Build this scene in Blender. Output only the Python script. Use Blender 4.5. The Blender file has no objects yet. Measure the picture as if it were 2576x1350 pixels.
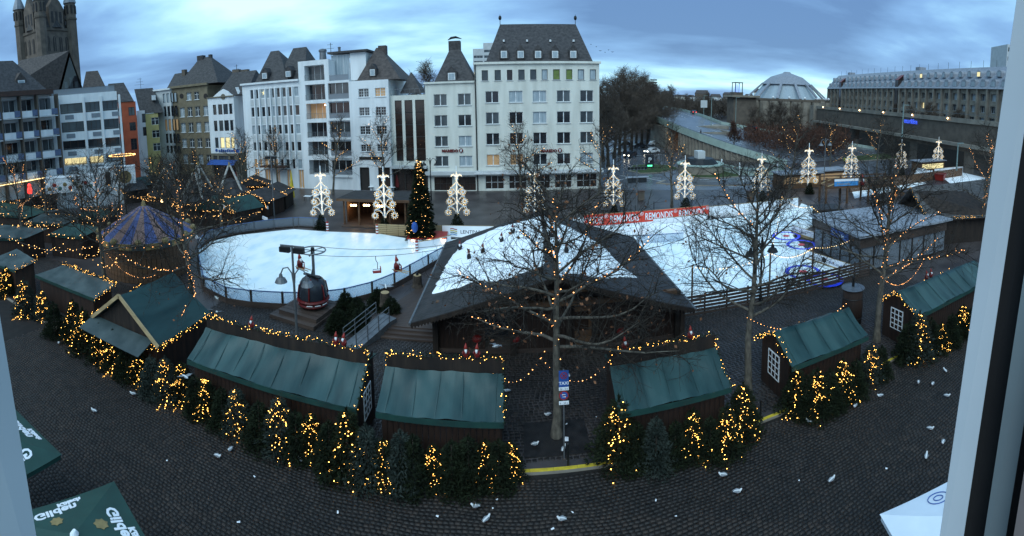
import bpy, math, random
import numpy as np
from mathutils import Vector, Matrix

# ------------------------------------------------------------------ camera, sky, sun, exposure
sc = bpy.context.scene
CAM_H = 15.5
FPX, PITCH, ROLL, YEQ = 1163.15, 0.0879288, -0.0164760, 342.855    # cylinder panorama, survey units 2576 x 1350
cam_d = bpy.data.cameras.new('camera')
cam = bpy.data.objects.new('camera', cam_d)
sc.collection.objects.link(cam)
sc.camera = cam
cam_d.type = 'PANO'
cam_d.panorama_type = 'CENTRAL_CYLINDRICAL'
cam_d.central_cylindrical_range_u_min = -1288 / FPX
cam_d.central_cylindrical_range_u_max = 1288 / FPX
cam_d.central_cylindrical_range_v_min = -(1350 - YEQ) / FPX
cam_d.central_cylindrical_range_v_max = YEQ / FPX
cam_d.central_cylindrical_radius = 1.0
cam_d.clip_start = 0.02
cam_d.clip_end = 6000
FW = Vector((0, math.cos(PITCH), -math.sin(PITCH)))
U0 = Vector((0, math.sin(PITCH), math.cos(PITCH)))
R0 = Vector((1, 0, 0))
RT = R0 * math.cos(ROLL) + U0 * math.sin(ROLL)
UP = U0 * math.cos(ROLL) - R0 * math.sin(ROLL)
m = Matrix((RT, UP, -FW)).transposed().to_4x4()
m.translation = (0, 0, CAM_H)
cam.matrix_world = m

SUN_EL, SUN_AZ = math.radians(48), math.radians(205)      # behind the viewer, soft through cloud
world = bpy.data.worlds.new('World')
sc.world = world
world.use_nodes = True
wn, wl = world.node_tree.nodes, world.node_tree.links
wn.clear()
def wnode(t, **k):
    n = wn.new(t)
    for a, b in k.items(): setattr(n, a, b)
    return n
sky = wnode('ShaderNodeTexSky', sky_type='NISHITA', sun_disc=False, sun_elevation=math.radians(9), sun_rotation=SUN_AZ)
sky.dust_density = 0.6; sky.ozone_density = 3.0
tc = wnode('ShaderNodeTexCoord')
sep = wnode('ShaderNodeSeparateXYZ'); wl.new(tc.outputs['Generated'], sep.inputs[0])
zc = wnode('ShaderNodeMath', operation='MAXIMUM'); wl.new(sep.outputs[2], zc.inputs[0]); zc.inputs[1].default_value = 0.0
za = wnode('ShaderNodeMath', operation='ADD'); wl.new(zc.outputs[0], za.inputs[0]); za.inputs[1].default_value = 0.14
dx = wnode('ShaderNodeMath', operation='DIVIDE'); wl.new(sep.outputs[0], dx.inputs[0]); wl.new(za.outputs[0], dx.inputs[1])
dy = wnode('ShaderNodeMath', operation='DIVIDE'); wl.new(sep.outputs[1], dy.inputs[0]); wl.new(za.outputs[0], dy.inputs[1])
cmb = wnode('ShaderNodeCombineXYZ'); wl.new(dx.outputs[0], cmb.inputs[0]); wl.new(dy.outputs[0], cmb.inputs[1])
mp = wnode('ShaderNodeMapping'); wl.new(cmb.outputs[0], mp.inputs[0])
mp.inputs['Scale'].default_value = (0.75, 1.0, 1); mp.inputs['Location'].default_value = (3.7, 4.1, 0)
cn = wnode('ShaderNodeTexNoise'); wl.new(mp.outputs[0], cn.inputs['Vector'])
cn.inputs['Scale'].default_value = 0.5; cn.inputs['Detail'].default_value = 7; cn.inputs['Roughness'].default_value = 0.5; cn.inputs['Distortion'].default_value = 0.2
cr = wnode('ShaderNodeValToRGB'); wl.new(cn.outputs[0], cr.inputs[0])
el = cr.color_ramp.elements
el[0].position = 0.36; el[0].color = (1.5, 2.9, 5.6, 1)       # deep blue-grey cloud
el[1].position = 0.66; el[1].color = (8.6, 13.4, 13.8, 1)       # bright thin cloud
e = el.new(0.47); e.color = (2.7, 5.1, 8.8, 1)
e = el.new(0.55); e.color = (4.5, 8.3, 11.6, 1)
mixs = wnode('ShaderNodeMix', data_type='RGBA'); mixs.inputs[0].default_value = 0.86
wl.new(sky.outputs[0], mixs.inputs[6]); wl.new(cr.outputs[0], mixs.inputs[7])
bg = wnode('ShaderNodeBackground'); wl.new(mixs.outputs[2], bg.inputs[0]); bg.inputs[1].default_value = 0.08
wo = wnode('ShaderNodeOutputWorld'); wl.new(bg.outputs[0], wo.inputs[0])

sun_d = bpy.data.lights.new('sun', 'SUN'); sun_d.energy = 1.5; sun_d.angle = math.radians(50); sun_d.color = (0.82, 0.97, 1.0)
sun = bpy.data.objects.new('sun', sun_d); sc.collection.objects.link(sun)
sd = Vector((math.sin(SUN_AZ) * math.cos(SUN_EL), math.cos(SUN_AZ) * math.cos(SUN_EL), math.sin(SUN_EL)))
sun.rotation_euler = sd.to_track_quat('Z', 'Y').to_euler()
sc.view_settings.view_transform = 'Standard'; sc.view_settings.look = 'None'
sc.view_settings.gamma = 1; sc.view_settings.use_curve_mapping = False
sc.view_settings.exposure = 0.42
sc.render.engine = 'CYCLES'
sc.cycles.use_denoising = True
sc.cycles.max_bounces = 5; sc.cycles.diffuse_bounces = 3; sc.cycles.glossy_bounces = 3; sc.cycles.transmission_bounces = 4; sc.cycles.transparent_max_bounces = 12
sc.cycles.sample_clamp_indirect = 4

# ------------------------------------------------------------------ survey helpers (picture units -> real place)
def ray(x, y):
    ph = (x - 1288) / FPX; v = (YEQ - y) / FPX
    return RT * math.sin(ph) + FW * math.cos(ph) + UP * v
def G(x, y, z=0.0):
    d = ray(x, y); t = (z - CAM_H) / d.z
    return Vector((d.x * t, d.y * t, z))
def ZD(x, y, D):
    d = ray(x, y); return CAM_H + d.z / math.hypot(d.x, d.y) * D
def YP(x, y, Y):
    d = ray(x, y); t = Y / d.y
    return Vector((d.x * t, Y, CAM_H + d.z * t))
def AZ(x, D, z=0):
    d = ray(x, 400); k = D / math.hypot(d.x, d.y)
    return Vector((d.x * k, d.y * k, z))

# ------------------------------------------------------------------ materials
MATS = {}
def mat(name, c1, c2=None, rough=0.8, scale=6.0, bump=0.0, bscale=None, metal=0.0, spec=0.35, detail=4.0, lo=0.35, hi=0.65, stretch=None, coord='Object'):
    if name in MATS: return MATS[name]
    M = bpy.data.materials.new(name); M.use_nodes = True
    nt = M.node_tree; b = nt.nodes['Principled BSDF']
    b.inputs['Roughness'].default_value = rough; b.inputs['Metallic'].default_value = metal
    b.inputs['Specular IOR Level'].default_value = spec
    c2 = c2 or tuple(v * 0.72 for v in c1)
    t = nt.nodes.new('ShaderNodeTexCoord'); src = t.outputs[coord]
    if stretch:
        mpn = nt.nodes.new('ShaderNodeMapping'); nt.links.new(src, mpn.inputs[0]); mpn.inputs['Scale'].default_value = stretch; src = mpn.outputs[0]
    n = nt.nodes.new('ShaderNodeTexNoise'); n.inputs['Scale'].default_value = scale; n.inputs['Detail'].default_value = detail
    nt.links.new(src, n.inputs['Vector'])
    r = nt.nodes.new('ShaderNodeValToRGB'); r.color_ramp.elements[0].position = lo; r.color_ramp.elements[1].position = hi
    r.color_ramp.elements[0].color = (*c2, 1); r.color_ramp.elements[1].color = (*c1, 1)
    nt.links.new(n.outputs[0], r.inputs[0]); nt.links.new(r.outputs[0], b.inputs['Base Color'])
    if bump:
        n2 = nt.nodes.new('ShaderNodeTexNoise'); n2.inputs['Scale'].default_value = bscale or scale * 4; n2.inputs['Detail'].default_value = 3
        nt.links.new(src, n2.inputs['Vector'])
        bp = nt.nodes.new('ShaderNodeBump'); bp.inputs['Strength'].default_value = bump; bp.inputs['Distance'].default_value = 0.05
        nt.links.new(n2.outputs[0], bp.inputs['Height']); nt.links.new(bp.outputs[0], b.inputs['Normal'])
    MATS[name] = M
    return M
def emat(name, c, s, sampling='NONE'):
    if name in MATS: return MATS[name]
    M = bpy.data.materials.new(name); M.use_nodes = True
    b = M.node_tree.nodes['Principled BSDF']
    b.inputs['Base Color'].default_value = (*[min(1, v) * 0.5 for v in c], 1)
    b.inputs['Emission Color'].default_value = (*c, 1); b.inputs['Emission Strength'].default_value = s
    M.cycles.emission_sampling = sampling
    MATS[name] = M
    return M
def glassmat(name, tint, mixv):
    M = bpy.data.materials.new(name); M.use_nodes = True
    nt = M.node_tree; nt.nodes.clear()
    o = nt.nodes.new('ShaderNodeOutputMaterial'); tr = nt.nodes.new('ShaderNodeBsdfTransparent'); tr.inputs[0].default_value = (*tint, 1)
    gl = nt.nodes.new('ShaderNodeBsdfPrincipled'); gl.inputs['Base Color'].default_value = (*[v * 0.7 for v in tint], 1); gl.inputs['Roughness'].default_value = 0.15
    mx = nt.nodes.new('ShaderNodeMixShader'); mx.inputs[0].default_value = mixv
    nt.links.new(tr.outputs[0], mx.inputs[1]); nt.links.new(gl.outputs[0], mx.inputs[2]); nt.links.new(mx.outputs[0], o.inputs[0])
    MATS[name] = M
    return M

mat('setts', (0.027, 0.022, 0.020), (0.0095, 0.008, 0.0075), rough=0.5, scale=1.3, bump=0.5, bscale=30, lo=0.3, hi=0.7)
mat('setts_b', (0.040, 0.030, 0.025), (0.016, 0.0115, 0.010), rough=0.6, scale=2.0, bump=0.5, bscale=30)
mat('setts_c', (0.020, 0.0175, 0.0175), (0.007, 0.0063, 0.0063), rough=0.55, scale=2.0, bump=0.5, bscale=30)
mat('joint', (0.016, 0.014, 0.013), (0.009, 0.008, 0.008), rough=0.9, scale=3)
mat('plaza', (0.072, 0.062, 0.062), (0.034, 0.029, 0.030), rough=0.36, scale=0.35, bump=0.25, bscale=9, detail=6)
mat('asphalt', (0.12, 0.128, 0.145), (0.072, 0.078, 0.09), rough=0.27, scale=0.25, bump=0.1, bscale=20, detail=6)
mat('grass', (0.05, 0.075, 0.022), (0.022, 0.04, 0.012), rough=0.95, scale=2, bump=0.8, bscale=20)
mat('ice', (0.90, 0.97, 0.985), (0.66, 0.81, 0.88), rough=0.25, scale=0.8, bump=0.06, bscale=14, detail=11, lo=0.28, hi=0.56, stretch=(1, 0.45, 1))
mat('snow', (0.93, 0.95, 0.97), (0.86, 0.90, 0.93), rough=0.85, scale=0.9, bump=0.5, bscale=3, detail=6)
mat('wood_dark', (0.030, 0.020, 0.015), (0.013, 0.009, 0.008), rough=0.75, scale=3, bump=0.4, stretch=(1, 1, 0.12))
mat('wood_hut', (0.034, 0.017, 0.012), (0.014, 0.008, 0.0065), rough=0.75, scale=4, bump=0.4, stretch=(1, 1, 0.1))
mat('wood_mid', (0.14, 0.075, 0.04), (0.08, 0.042, 0.024), rough=0.75, scale=3, bump=0.4, stretch=(0.15, 1, 1))
mat('wood_deck', (0.085, 0.06, 0.05), (0.045, 0.032, 0.028), rough=0.5, scale=2, bump=0.4, stretch=(0.2, 1, 1))
mat('wood_light', (0.42, 0.31, 0.17), (0.30, 0.21, 0.11), rough=0.7, scale=3, bump=0.2, stretch=(0.15, 1, 1))
mat('log', (0.45, 0.43, 0.40), (0.28, 0.26, 0.24), rough=0.8, scale=4, bump=0.4)
mat('tarp', (0.030, 0.072, 0.074), (0.010, 0.034, 0.037), rough=0.42, scale=0.9, bump=0.35, bscale=2.2, detail=6, lo=0.36, hi=0.64, stretch=(1.3, 0.2, 0.3))
mat('tarp_old', (0.056, 0.077, 0.080), (0.021, 0.036, 0.039), rough=0.5, scale=0.8, bump=0.3, bscale=1.5, detail=5)
mat('tarp_dark', (0.012, 0.05, 0.042), (0.008, 0.03, 0.028), rough=0.6, scale=1.0)
mat('slate', (0.062, 0.057, 0.058), (0.028, 0.026, 0.027), rough=0.65, scale=2.2, bump=0.7, bscale=5, detail=7)
mat('slate_brown', (0.085, 0.068, 0.062), (0.042, 0.034, 0.032), rough=0.7, scale=2.0, bump=0.7, bscale=5, detail=7)
mat('roof_felt', (0.034, 0.031, 0.032), (0.015, 0.0135, 0.014), rough=0.62, scale=1.4, bump=0.5, bscale=6, detail=7)
mat('shingle', (0.12, 0.115, 0.115), (0.065, 0.062, 0.062), rough=0.75, scale=3, bump=0.4)
mat('white_wall', (0.74, 0.76, 0.78), (0.58, 0.60, 0.62), rough=0.85, scale=0.9, stretch=(1, 1, 0.16), bump=0.05, bscale=12, detail=7, lo=0.25, hi=0.6)
mat('grey_wall', (0.52, 0.54, 0.55), (0.45, 0.47, 0.48), rough=0.85, scale=0.5, detail=7)
mat('cream_wall', (0.66, 0.655, 0.60), (0.50, 0.495, 0.445), rough=0.85, scale=0.8, stretch=(1, 1, 0.16), bump=0.05, bscale=12, detail=8, lo=0.25, hi=0.6)
mat('tan_wall', (0.21, 0.175, 0.12), (0.16, 0.132, 0.09), rough=0.9, scale=0.8, bump=0.1, detail=7)
mat('olive_wall', (0.19, 0.165, 0.12), (0.14, 0.12, 0.09), rough=0.9, scale=0.8)
mat('orange_wall', (0.45, 0.105, 0.05), (0.36, 0.08, 0.04), rough=0.9, scale=0.8)
mat('yellow_wall', (0.55, 0.46, 0.20), (0.46, 0.38, 0.16), rough=0.9, scale=0.8)
mat('concrete', (0.26, 0.23, 0.19), (0.17, 0.15, 0.125), rough=0.9, scale=0.4, detail=8)
mat('brown_conc', (0.13, 0.105, 0.085), (0.085, 0.07, 0.058), rough=0.9, scale=0.5, detail=8)
mat('church', (0.17, 0.135, 0.11), (0.10, 0.082, 0.07), rough=0.9, scale=0.5, detail=8)
mat('lead', (0.26, 0.28, 0.32), (0.19, 0.205, 0.235), rough=0.5, scale=0.3, stretch=(6, 6, 0.3))
mat('sage_rail', (0.34, 0.42, 0.38), (0.27, 0.35, 0.31), rough=0.7, scale=0.8)
mat('frame_white', (0.72, 0.74, 0.76), None, rough=0.5, scale=2)
mat('frame_dark', (0.035, 0.03, 0.028), None, rough=0.5, scale=2)
mat('frame_brown', (0.07, 0.035, 0.025), None, rough=0.5, scale=2)
mat('pane', (0.022, 0.026, 0.033), (0.012, 0.013, 0.016), rough=0.08, scale=0.6, spec=0.6)
mat('pane_grey', (0.075, 0.09, 0.10), (0.03, 0.036, 0.042), rough=0.12, scale=0.8, spec=0.6, stretch=(1, 1, 0.3))
mat('pane_curtain', (0.36, 0.42, 0.46), (0.24, 0.29, 0.33), rough=0.3, scale=2.2, stretch=(3, 3, 0.2))
mat('pane_green', (0.16, 0.22, 0.06), None, rough=0.4, scale=2)
mat('pane_brown', (0.035, 0.020, 0.015), (0.016, 0.011, 0.010), rough=0.1, scale=0.5, spec=0.6)
emat('pane_lit', (1.0, 0.84, 0.42), 0.62); emat('pane_warm', (1.0, 0.58, 0.28), 0.045)
mat('metal_dark', (0.03, 0.032, 0.035), None, rough=0.45, metal=0.6, scale=3)
mat('metal_grey', (0.19, 0.20, 0.215), None, rough=0.5, metal=0.6, scale=3)
mat('metal_green', (0.22, 0.30, 0.29), None, rough=0.5, metal=0.2, scale=3)
mat('white_paint', (0.78, 0.80, 0.82), None, rough=0.5, scale=2, lo=0.2, hi=0.5)
mat('line_white', (0.62, 0.64, 0.66), (0.40, 0.42, 0.44), rough=0.7, scale=2)
mat('line_yellow', (0.62, 0.47, 0.035), (0.42, 0.31, 0.03), rough=0.7, scale=2.5, bump=0.2)
mat('red', (0.34, 0.03, 0.022), None, rough=0.5, scale=2)
mat('red_dark', (0.15, 0.012, 0.012), None, rough=0.35, scale=2)
mat('banner_red', (0.62, 0.055, 0.03), (0.55, 0.045, 0.025), rough=0.5, scale=0.5)
mat('banner_white', (0.80, 0.82, 0.86), (0.72, 0.74, 0.79), rough=0.5, scale=0.5)
mat('blue', (0.025, 0.09, 0.34), None, rough=0.5, scale=2)
mat('sky_blue', (0.06, 0.27, 0.60), None, rough=0.5, scale=2)
mat('pale_blue', (0.12, 0.16, 0.27), None, rough=0.5, scale=2)
mat('rail_blue', (0.10, 0.16, 0.32), None, rough=0.5, scale=2)
mat('ice_blue', (0.03, 0.07, 0.85), None, rough=0.3, scale=2); mat('ice_red', (0.75, 0.06, 0.07), None, rough=0.3, scale=2)
mat('stripe_blue', (0.06, 0.085, 0.22), (0.045, 0.06, 0.16), rough=0.6, scale=2); mat('stripe_pink', (0.24, 0.14, 0.12), (0.17, 0.10, 0.085), rough=0.6, scale=2)
mat('gold', (0.27, 0.20, 0.085), None, rough=0.5, scale=5)
mat('bark', (0.135, 0.118, 0.095), (0.05, 0.044, 0.036), rough=0.9, scale=5, bump=0.4, stretch=(1, 1, 0.5))
mat('bark_dark', (0.075, 0.058, 0.046), (0.034, 0.027, 0.022), rough=0.95, scale=5)
mat('bark_far', (0.13, 0.10, 0.08), (0.07, 0.055, 0.045), rough=0.95, scale=0.4)
mat('twig', (0.045, 0.036, 0.028), (0.018, 0.014, 0.012), rough=0.95, scale=4)
mat('needles', (0.018, 0.026, 0.012), (0.006, 0.009, 0.005), rough=0.85, scale=3, spec=0.15)
mat('needles_blue', (0.045, 0.058, 0.050), (0.014, 0.020, 0.017), rough=0.85, scale=3, spec=0.15)
mat('garland', (0.016, 0.032, 0.014), (0.008, 0.014, 0.008), rough=0.9, scale=4)
mat('dead_leaf', (0.20, 0.085, 0.04), (0.10, 0.045, 0.025), rough=0.9, scale=9)
mat('rust_leaf', (0.085, 0.036, 0.022), (0.045, 0.02, 0.014), rough=0.9, scale=3)
mat('bronze', (0.10, 0.22, 0.18), (0.05, 0.11, 0.09), rough=0.7, scale=4)
mat('gull_white', (0.62, 0.64, 0.66), None, rough=0.8, scale=5, lo=0.2, hi=0.4); mat('gull_grey', (0.26, 0.28, 0.31), None, rough=0.8, scale=5)
mat('skin', (0.5, 0.33, 0.24), None, rough=0.6); mat('coat', (0.025, 0.025, 0.03), None, rough=0.9); mat('hivis', (0.55, 0.65, 0.05), None, rough=0.8)
mat('car_white', (0.75, 0.76, 0.78), None, rough=0.3, scale=1); mat('car_dark', (0.03, 0.035, 0.045), None, rough=0.25, scale=1); mat('tyre', (0.015, 0.015, 0.015), None, rough=0.9)
mat('umbrella_green', (0.018, 0.062, 0.052), (0.013, 0.045, 0.038), rough=0.6, scale=0.8, bump=0.1); mat('umbrella_white', (0.72, 0.78, 0.86), (0.64, 0.70, 0.78), rough=0.6, scale=0.8, bump=0.1)
mat('upvc', (0.55, 0.60, 0.64), (0.48, 0.53, 0.57), rough=0.45, scale=3); mat('gasket', (0.022, 0.02, 0.02), None, rough=0.7); mat('upvc_grey', (0.20, 0.24, 0.25), (0.16, 0.19, 0.2), rough=0.6, scale=4); mat('brown_jamb', (0.13, 0.085, 0.06), None, rough=0.7, scale=3); mat('curtain', (0.27, 0.22, 0.21), None, rough=0.9, scale=4)
emat('bulb', (1.0, 0.50, 0.10), 7.5, 'AUTO'); emat('bulb_far', (1.0, 0.52, 0.16), 5.0); emat('bulb_white', (1.0, 0.70, 0.30), 2.6); emat('bulb_orange', (1.0, 0.42, 0.13), 5.0)
emat('lamp_warm', (1.0, 0.62, 0.28), 14.0, 'AUTO'); emat('tunnel_light', (1.0, 0.38, 0.06), 9.0, 'AUTO'); emat('headlight', (1.0, 0.9, 0.7), 9.0); emat('taillight', (1.0, 0.05, 0.03), 3.0); emat('neon_red', (1.0, 0.04, 0.03), 2.2); emat('sign_glow', (0.9, 1.0, 0.75), 0.9); emat('sign_green', (0.1, 1.0, 0.4), 2.0); emat('blue_letters', (0.06, 0.14, 1.0), 0.55); emat('blue_tube', (0.2, 0.35, 1.0), 0.9)
glassmat('clear_panel', (0.80, 0.86, 0.92), 0.30); glassmat('grey_panel', (0.48, 0.53, 0.60), 0.40); glassmat('balcony_glass', (0.55, 0.6, 0.66), 0.45)

# ------------------------------------------------------------------ mesh helpers
COL = sc.collection
class MB:
    def __init__(s): s.v = []; s.f = []
    def add(s, vs, fs):
        k = len(s.v); s.v.extend([tuple(p) for p in vs]); s.f.extend([tuple(i + k for i in q) for q in fs]); return s
    def box(s, x0, x1, y0, y1, z0, z1):
        return s.add([(x0, y0, z0), (x1, y0, z0), (x1, y1, z0), (x0, y1, z0), (x0, y0, z1), (x1, y0, z1), (x1, y1, z1), (x0, y1, z1)],
                     [(0, 3, 2, 1), (4, 5, 6, 7), (0, 1, 5, 4), (1, 2, 6, 5), (2, 3, 7, 6), (3, 0, 4, 7)])
    def bar(s, p, q, w, h=None, up=(0, 0, 1)):                     # square bar from p to q
        p, q = Vector(p), Vector(q); h = h or w; d = (q - p).normalized()
        u = Vector(up)
        if abs(d.dot(u)) > 0.95: u = Vector((0, 1, 0))
        a = d.cross(u).normalized() * w / 2; b = a.cross(d).normalized() * h / 2
        return s.add([p - a - b, p + a - b, p + a + b, p - a + b, q - a - b, q + a - b, q + a + b, q - a + b],
                     [(0, 1, 2, 3), (7, 6, 5, 4), (4, 5, 1, 0), (5, 6, 2, 1), (6, 7, 3, 2), (7, 4, 0, 3)])
    def tube(s, pts, rs, n=8, caps=True):
        pts = [Vector(p) for p in pts]
        if not isinstance(rs, (list, tuple)): rs = [rs] * len(pts)
        k = len(s.v); N = len(pts); ref = None
        for i, p in enumerate(pts):
            d = (pts[min(i + 1, N - 1)] - pts[max(i - 1, 0)])
            d = d.normalized() if d.length > 1e-9 else Vector((0, 0, 1))
            if ref is None: ref = Vector((1, 0, 0)) if abs(d.x) < 0.8 else Vector((0, 1, 0))
            a = (ref - d * ref.dot(d)).normalized(); b = d.cross(a); ref = a
            for j in range(n):
                t = 2 * math.pi * j / n
                s.v.append(tuple(p + (a * math.cos(t) + b * math.sin(t)) * rs[i]))
        for i in range(N - 1):
            for j in range(n):
                j2 = (j + 1) % n
                s.f.append((k + i * n + j, k + i * n + j2, k + (i + 1) * n + j2, k + (i + 1) * n + j))
        if caps:
            s.f.append(tuple(k + j for j in range(n))[::-1]); s.f.append(tuple(k + (N - 1) * n + j for j in range(n)))
        return s
    def cyl(s, x, y, z0, z1, r0, r1=None, n=12): return s.tube([(x, y, z0), (x, y, z1)], [r0, r0 if r1 is None else r1], n)
    def ball(s, c, r, n=8, m=5, sz=1.0, sy=1.0):
        k = len(s.v); c = Vector(c)
        s.v.append((c.x, c.y, c.z - r * sz))
        for i in range(1, m):
            t = math.pi * i / m
            for j in range(n):
                a = 2 * math.pi * j / n
                s.v.append((c.x + r * math.sin(t) * math.cos(a), c.y + r * sy * math.sin(t) * math.sin(a), c.z - r * sz * math.cos(t)))
        s.v.append((c.x, c.y, c.z + r * sz)); T = len(s.v) - 1
        for j in range(n):
            j2 = (j + 1) % n
            s.f.append((k, k + 1 + j2, k + 1 + j)); s.f.append((T, k + 1 + (m - 2) * n + j, k + 1 + (m - 2) * n + j2))
            for i in range(m - 2): s.f.append((k + 1 + i * n + j, k + 1 + i * n + j2, k + 1 + (i + 1) * n + j2, k + 1 + (i + 1) * n + j))
        return s
    def octa(s, c, r):
        x, y, z = c
        return s.add([(x + r, y, z), (x - r, y, z), (x, y + r, z), (x, y - r, z), (x, y, z + r), (x, y, z - r)],
                     [(0, 2, 4), (2, 1, 4), (1, 3, 4), (3, 0, 4), (2, 0, 5), (1, 2, 5), (3, 1, 5), (0, 3, 5)])
    def prism(s, poly, z0, z1):                                     # polygon in xy, extruded in z
        n = len(poly)
        return s.add([(x, y, z0) for x, y in poly] + [(x, y, z1) for x, y in poly],
                     [tuple(range(n))[::-1], tuple(range(n, 2 * n))] + [(i, (i + 1) % n, n + (i + 1) % n, n + i) for i in range(n)])
    def prism_y(s, poly, y0, y1):                                   # polygon in xz, extruded in y
        n = len(poly)
        return s.add([(x, y0, z) for x, z in poly] + [(x, y1, z) for x, z in poly],
                     [tuple(range(n)), tuple(range(n, 2 * n))[::-1]] + [(i, n + i, n + (i + 1) % n, (i + 1) % n) for i in range(n)])
    def slab(s, quad, t):                                           # quad of 3D points thickened downward along its normal
        P = [Vector(p) for p in quad]; nrm = (P[1] - P[0]).cross(P[2] - P[0]).normalized()
        if nrm.z < 0: nrm = -nrm
        n = len(P)
        return s.add(P + [p - nrm * t for p in P], [tuple(range(n)), tuple(range(n, 2 * n))[::-1]] + [(i, n + i, n + (i + 1) % n, (i + 1) % n) for i in range(n)])
    def mesh(s, name, material, smooth=False):
        me = bpy.data.meshes.new(name); me.from_pydata(s.v, [], s.f); me.update()
        if material: me.materials.append(MATS[material])
        if smooth: me.polygons.foreach_set('use_smooth', [True] * len(me.polygons))
        return me
    def build(s, name, material, parent=None, loc=(0, 0, 0), rotz=0.0, smooth=False, kind=None, label=None):
        return put(name, s.mesh(name, material, smooth), parent, loc, rotz, kind, label)
def put(name, me, parent=None, loc=(0, 0, 0), rotz=0.0, kind=None, label=None):
    o = bpy.data.objects.new(name, me); COL.objects.link(o)
    o.location = loc; o.rotation_euler = (0, 0, rotz)
    if parent: o.parent = parent
    if kind: o['kind'] = kind
    if label: o['label'] = label
    return o
def thing(name, label, cat, loc=(0, 0, 0), rotz=0.0, group=None, scale=1.0):
    o = bpy.data.objects.new(name, None); COL.objects.link(o); o.empty_display_size = 0.3
    o.location = loc; o.rotation_euler = (0, 0, rotz); o.scale = (scale,) * 3
    return tag(o, label, cat, group)
def tag(o, label, cat, group=None):
    o['label'] = label; o['category'] = cat
    if group: o['group'] = group
    return o
def dup(root, label, loc, rotz=0.0, scale=1.0, group=None):
    r = root.copy(); COL.objects.link(r); r.location = loc; r.rotation_euler = (0, 0, rotz); r.scale = (scale,) * 3 if not isinstance(scale, tuple) else scale
    r['label'] = label
    if group: r['group'] = group
    for ch in list(root.children):
        c = ch.copy(); COL.objects.link(c); c.parent = r
        for g in list(ch.children):
            d = g.copy(); COL.objects.link(d); d.parent = c
    return r
def struct(name, mb, material, loc=(0, 0, 0), rotz=0.0):
    return mb.build(name, material, None, loc, rotz, kind='structure')
ORD = 'first second third fourth fifth sixth seventh eighth ninth tenth eleventh twelfth thirteenth fourteenth fifteenth sixteenth seventeenth eighteenth nineteenth twentieth'.split()
def nth(i):
    if i < 20: return ORD[i]
    t = ['twenty', 'thirty', 'forty', 'fifty'][(i + 1) // 10 - 2]; r = (i + 1) % 10
    return (t + '-' + ORD[r - 1]) if r else {'twenty': 'twentieth', 'thirty': 'thirtieth', 'forty': 'fortieth', 'fifty': 'fiftieth'}[t]
FONT_CACHE = {}
def text(name, body, size, material, parent, mtx, align='LEFT', extrude=0.01, kind=None, sx=1.0, bold=0.0):
    cu = bpy.data.curves.new('t', 'FONT'); cu.body = body; cu.size = size; cu.align_x = align; cu.extrude = extrude; cu.offset = bold; cu.resolution_u = 2
    o = bpy.data.objects.new('t', cu); COL.objects.link(o)
    dg = bpy.context.evaluated_depsgraph_get(); me = bpy.data.meshes.new_from_object(o.evaluated_get(dg))
    bpy.data.objects.remove(o); bpy.data.curves.remove(cu)
    me.transform(Matrix.Diagonal((sx, 1, 1, 1))); me.transform(mtx); me.materials.clear(); me.materials.append(MATS[material])
    return put(name, me, parent)
def upright(x, y, z, flip=False):                                   # text standing in xz plane, read from -y
    return Matrix.Translation((x, y, z)) @ Matrix.Rotation(math.pi / 2, 4, 'X')
def catenary(p, q, sag, n):
    p, q = Vector(p), Vector(q)
    return [p.lerp(q, i / n) - Vector((0, 0, sag * 4 * (i / n) * (1 - i / n))) for i in range(n + 1)]
RNG = random.Random(7)
# ------------------------------------------------------------------ ground, street, kerb, plaza
g = MB(); g.add([(-3000, -200, -0.16), (3000, -200, -0.16), (3000, 5000, -0.16), (-3000, 5000, -0.16)], [(0, 1, 2, 3)])
struct('ground', g, 'joint')
KY = 17.9
street = struct('street', MB().box(-60, 60, 1, KY - 0.2, -0.155, -0.098), 'joint')
plaza = struct('plaza', MB().box(-400, 500, KY + 0.02, 900, -0.15, -0.004), 'plaza')

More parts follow.
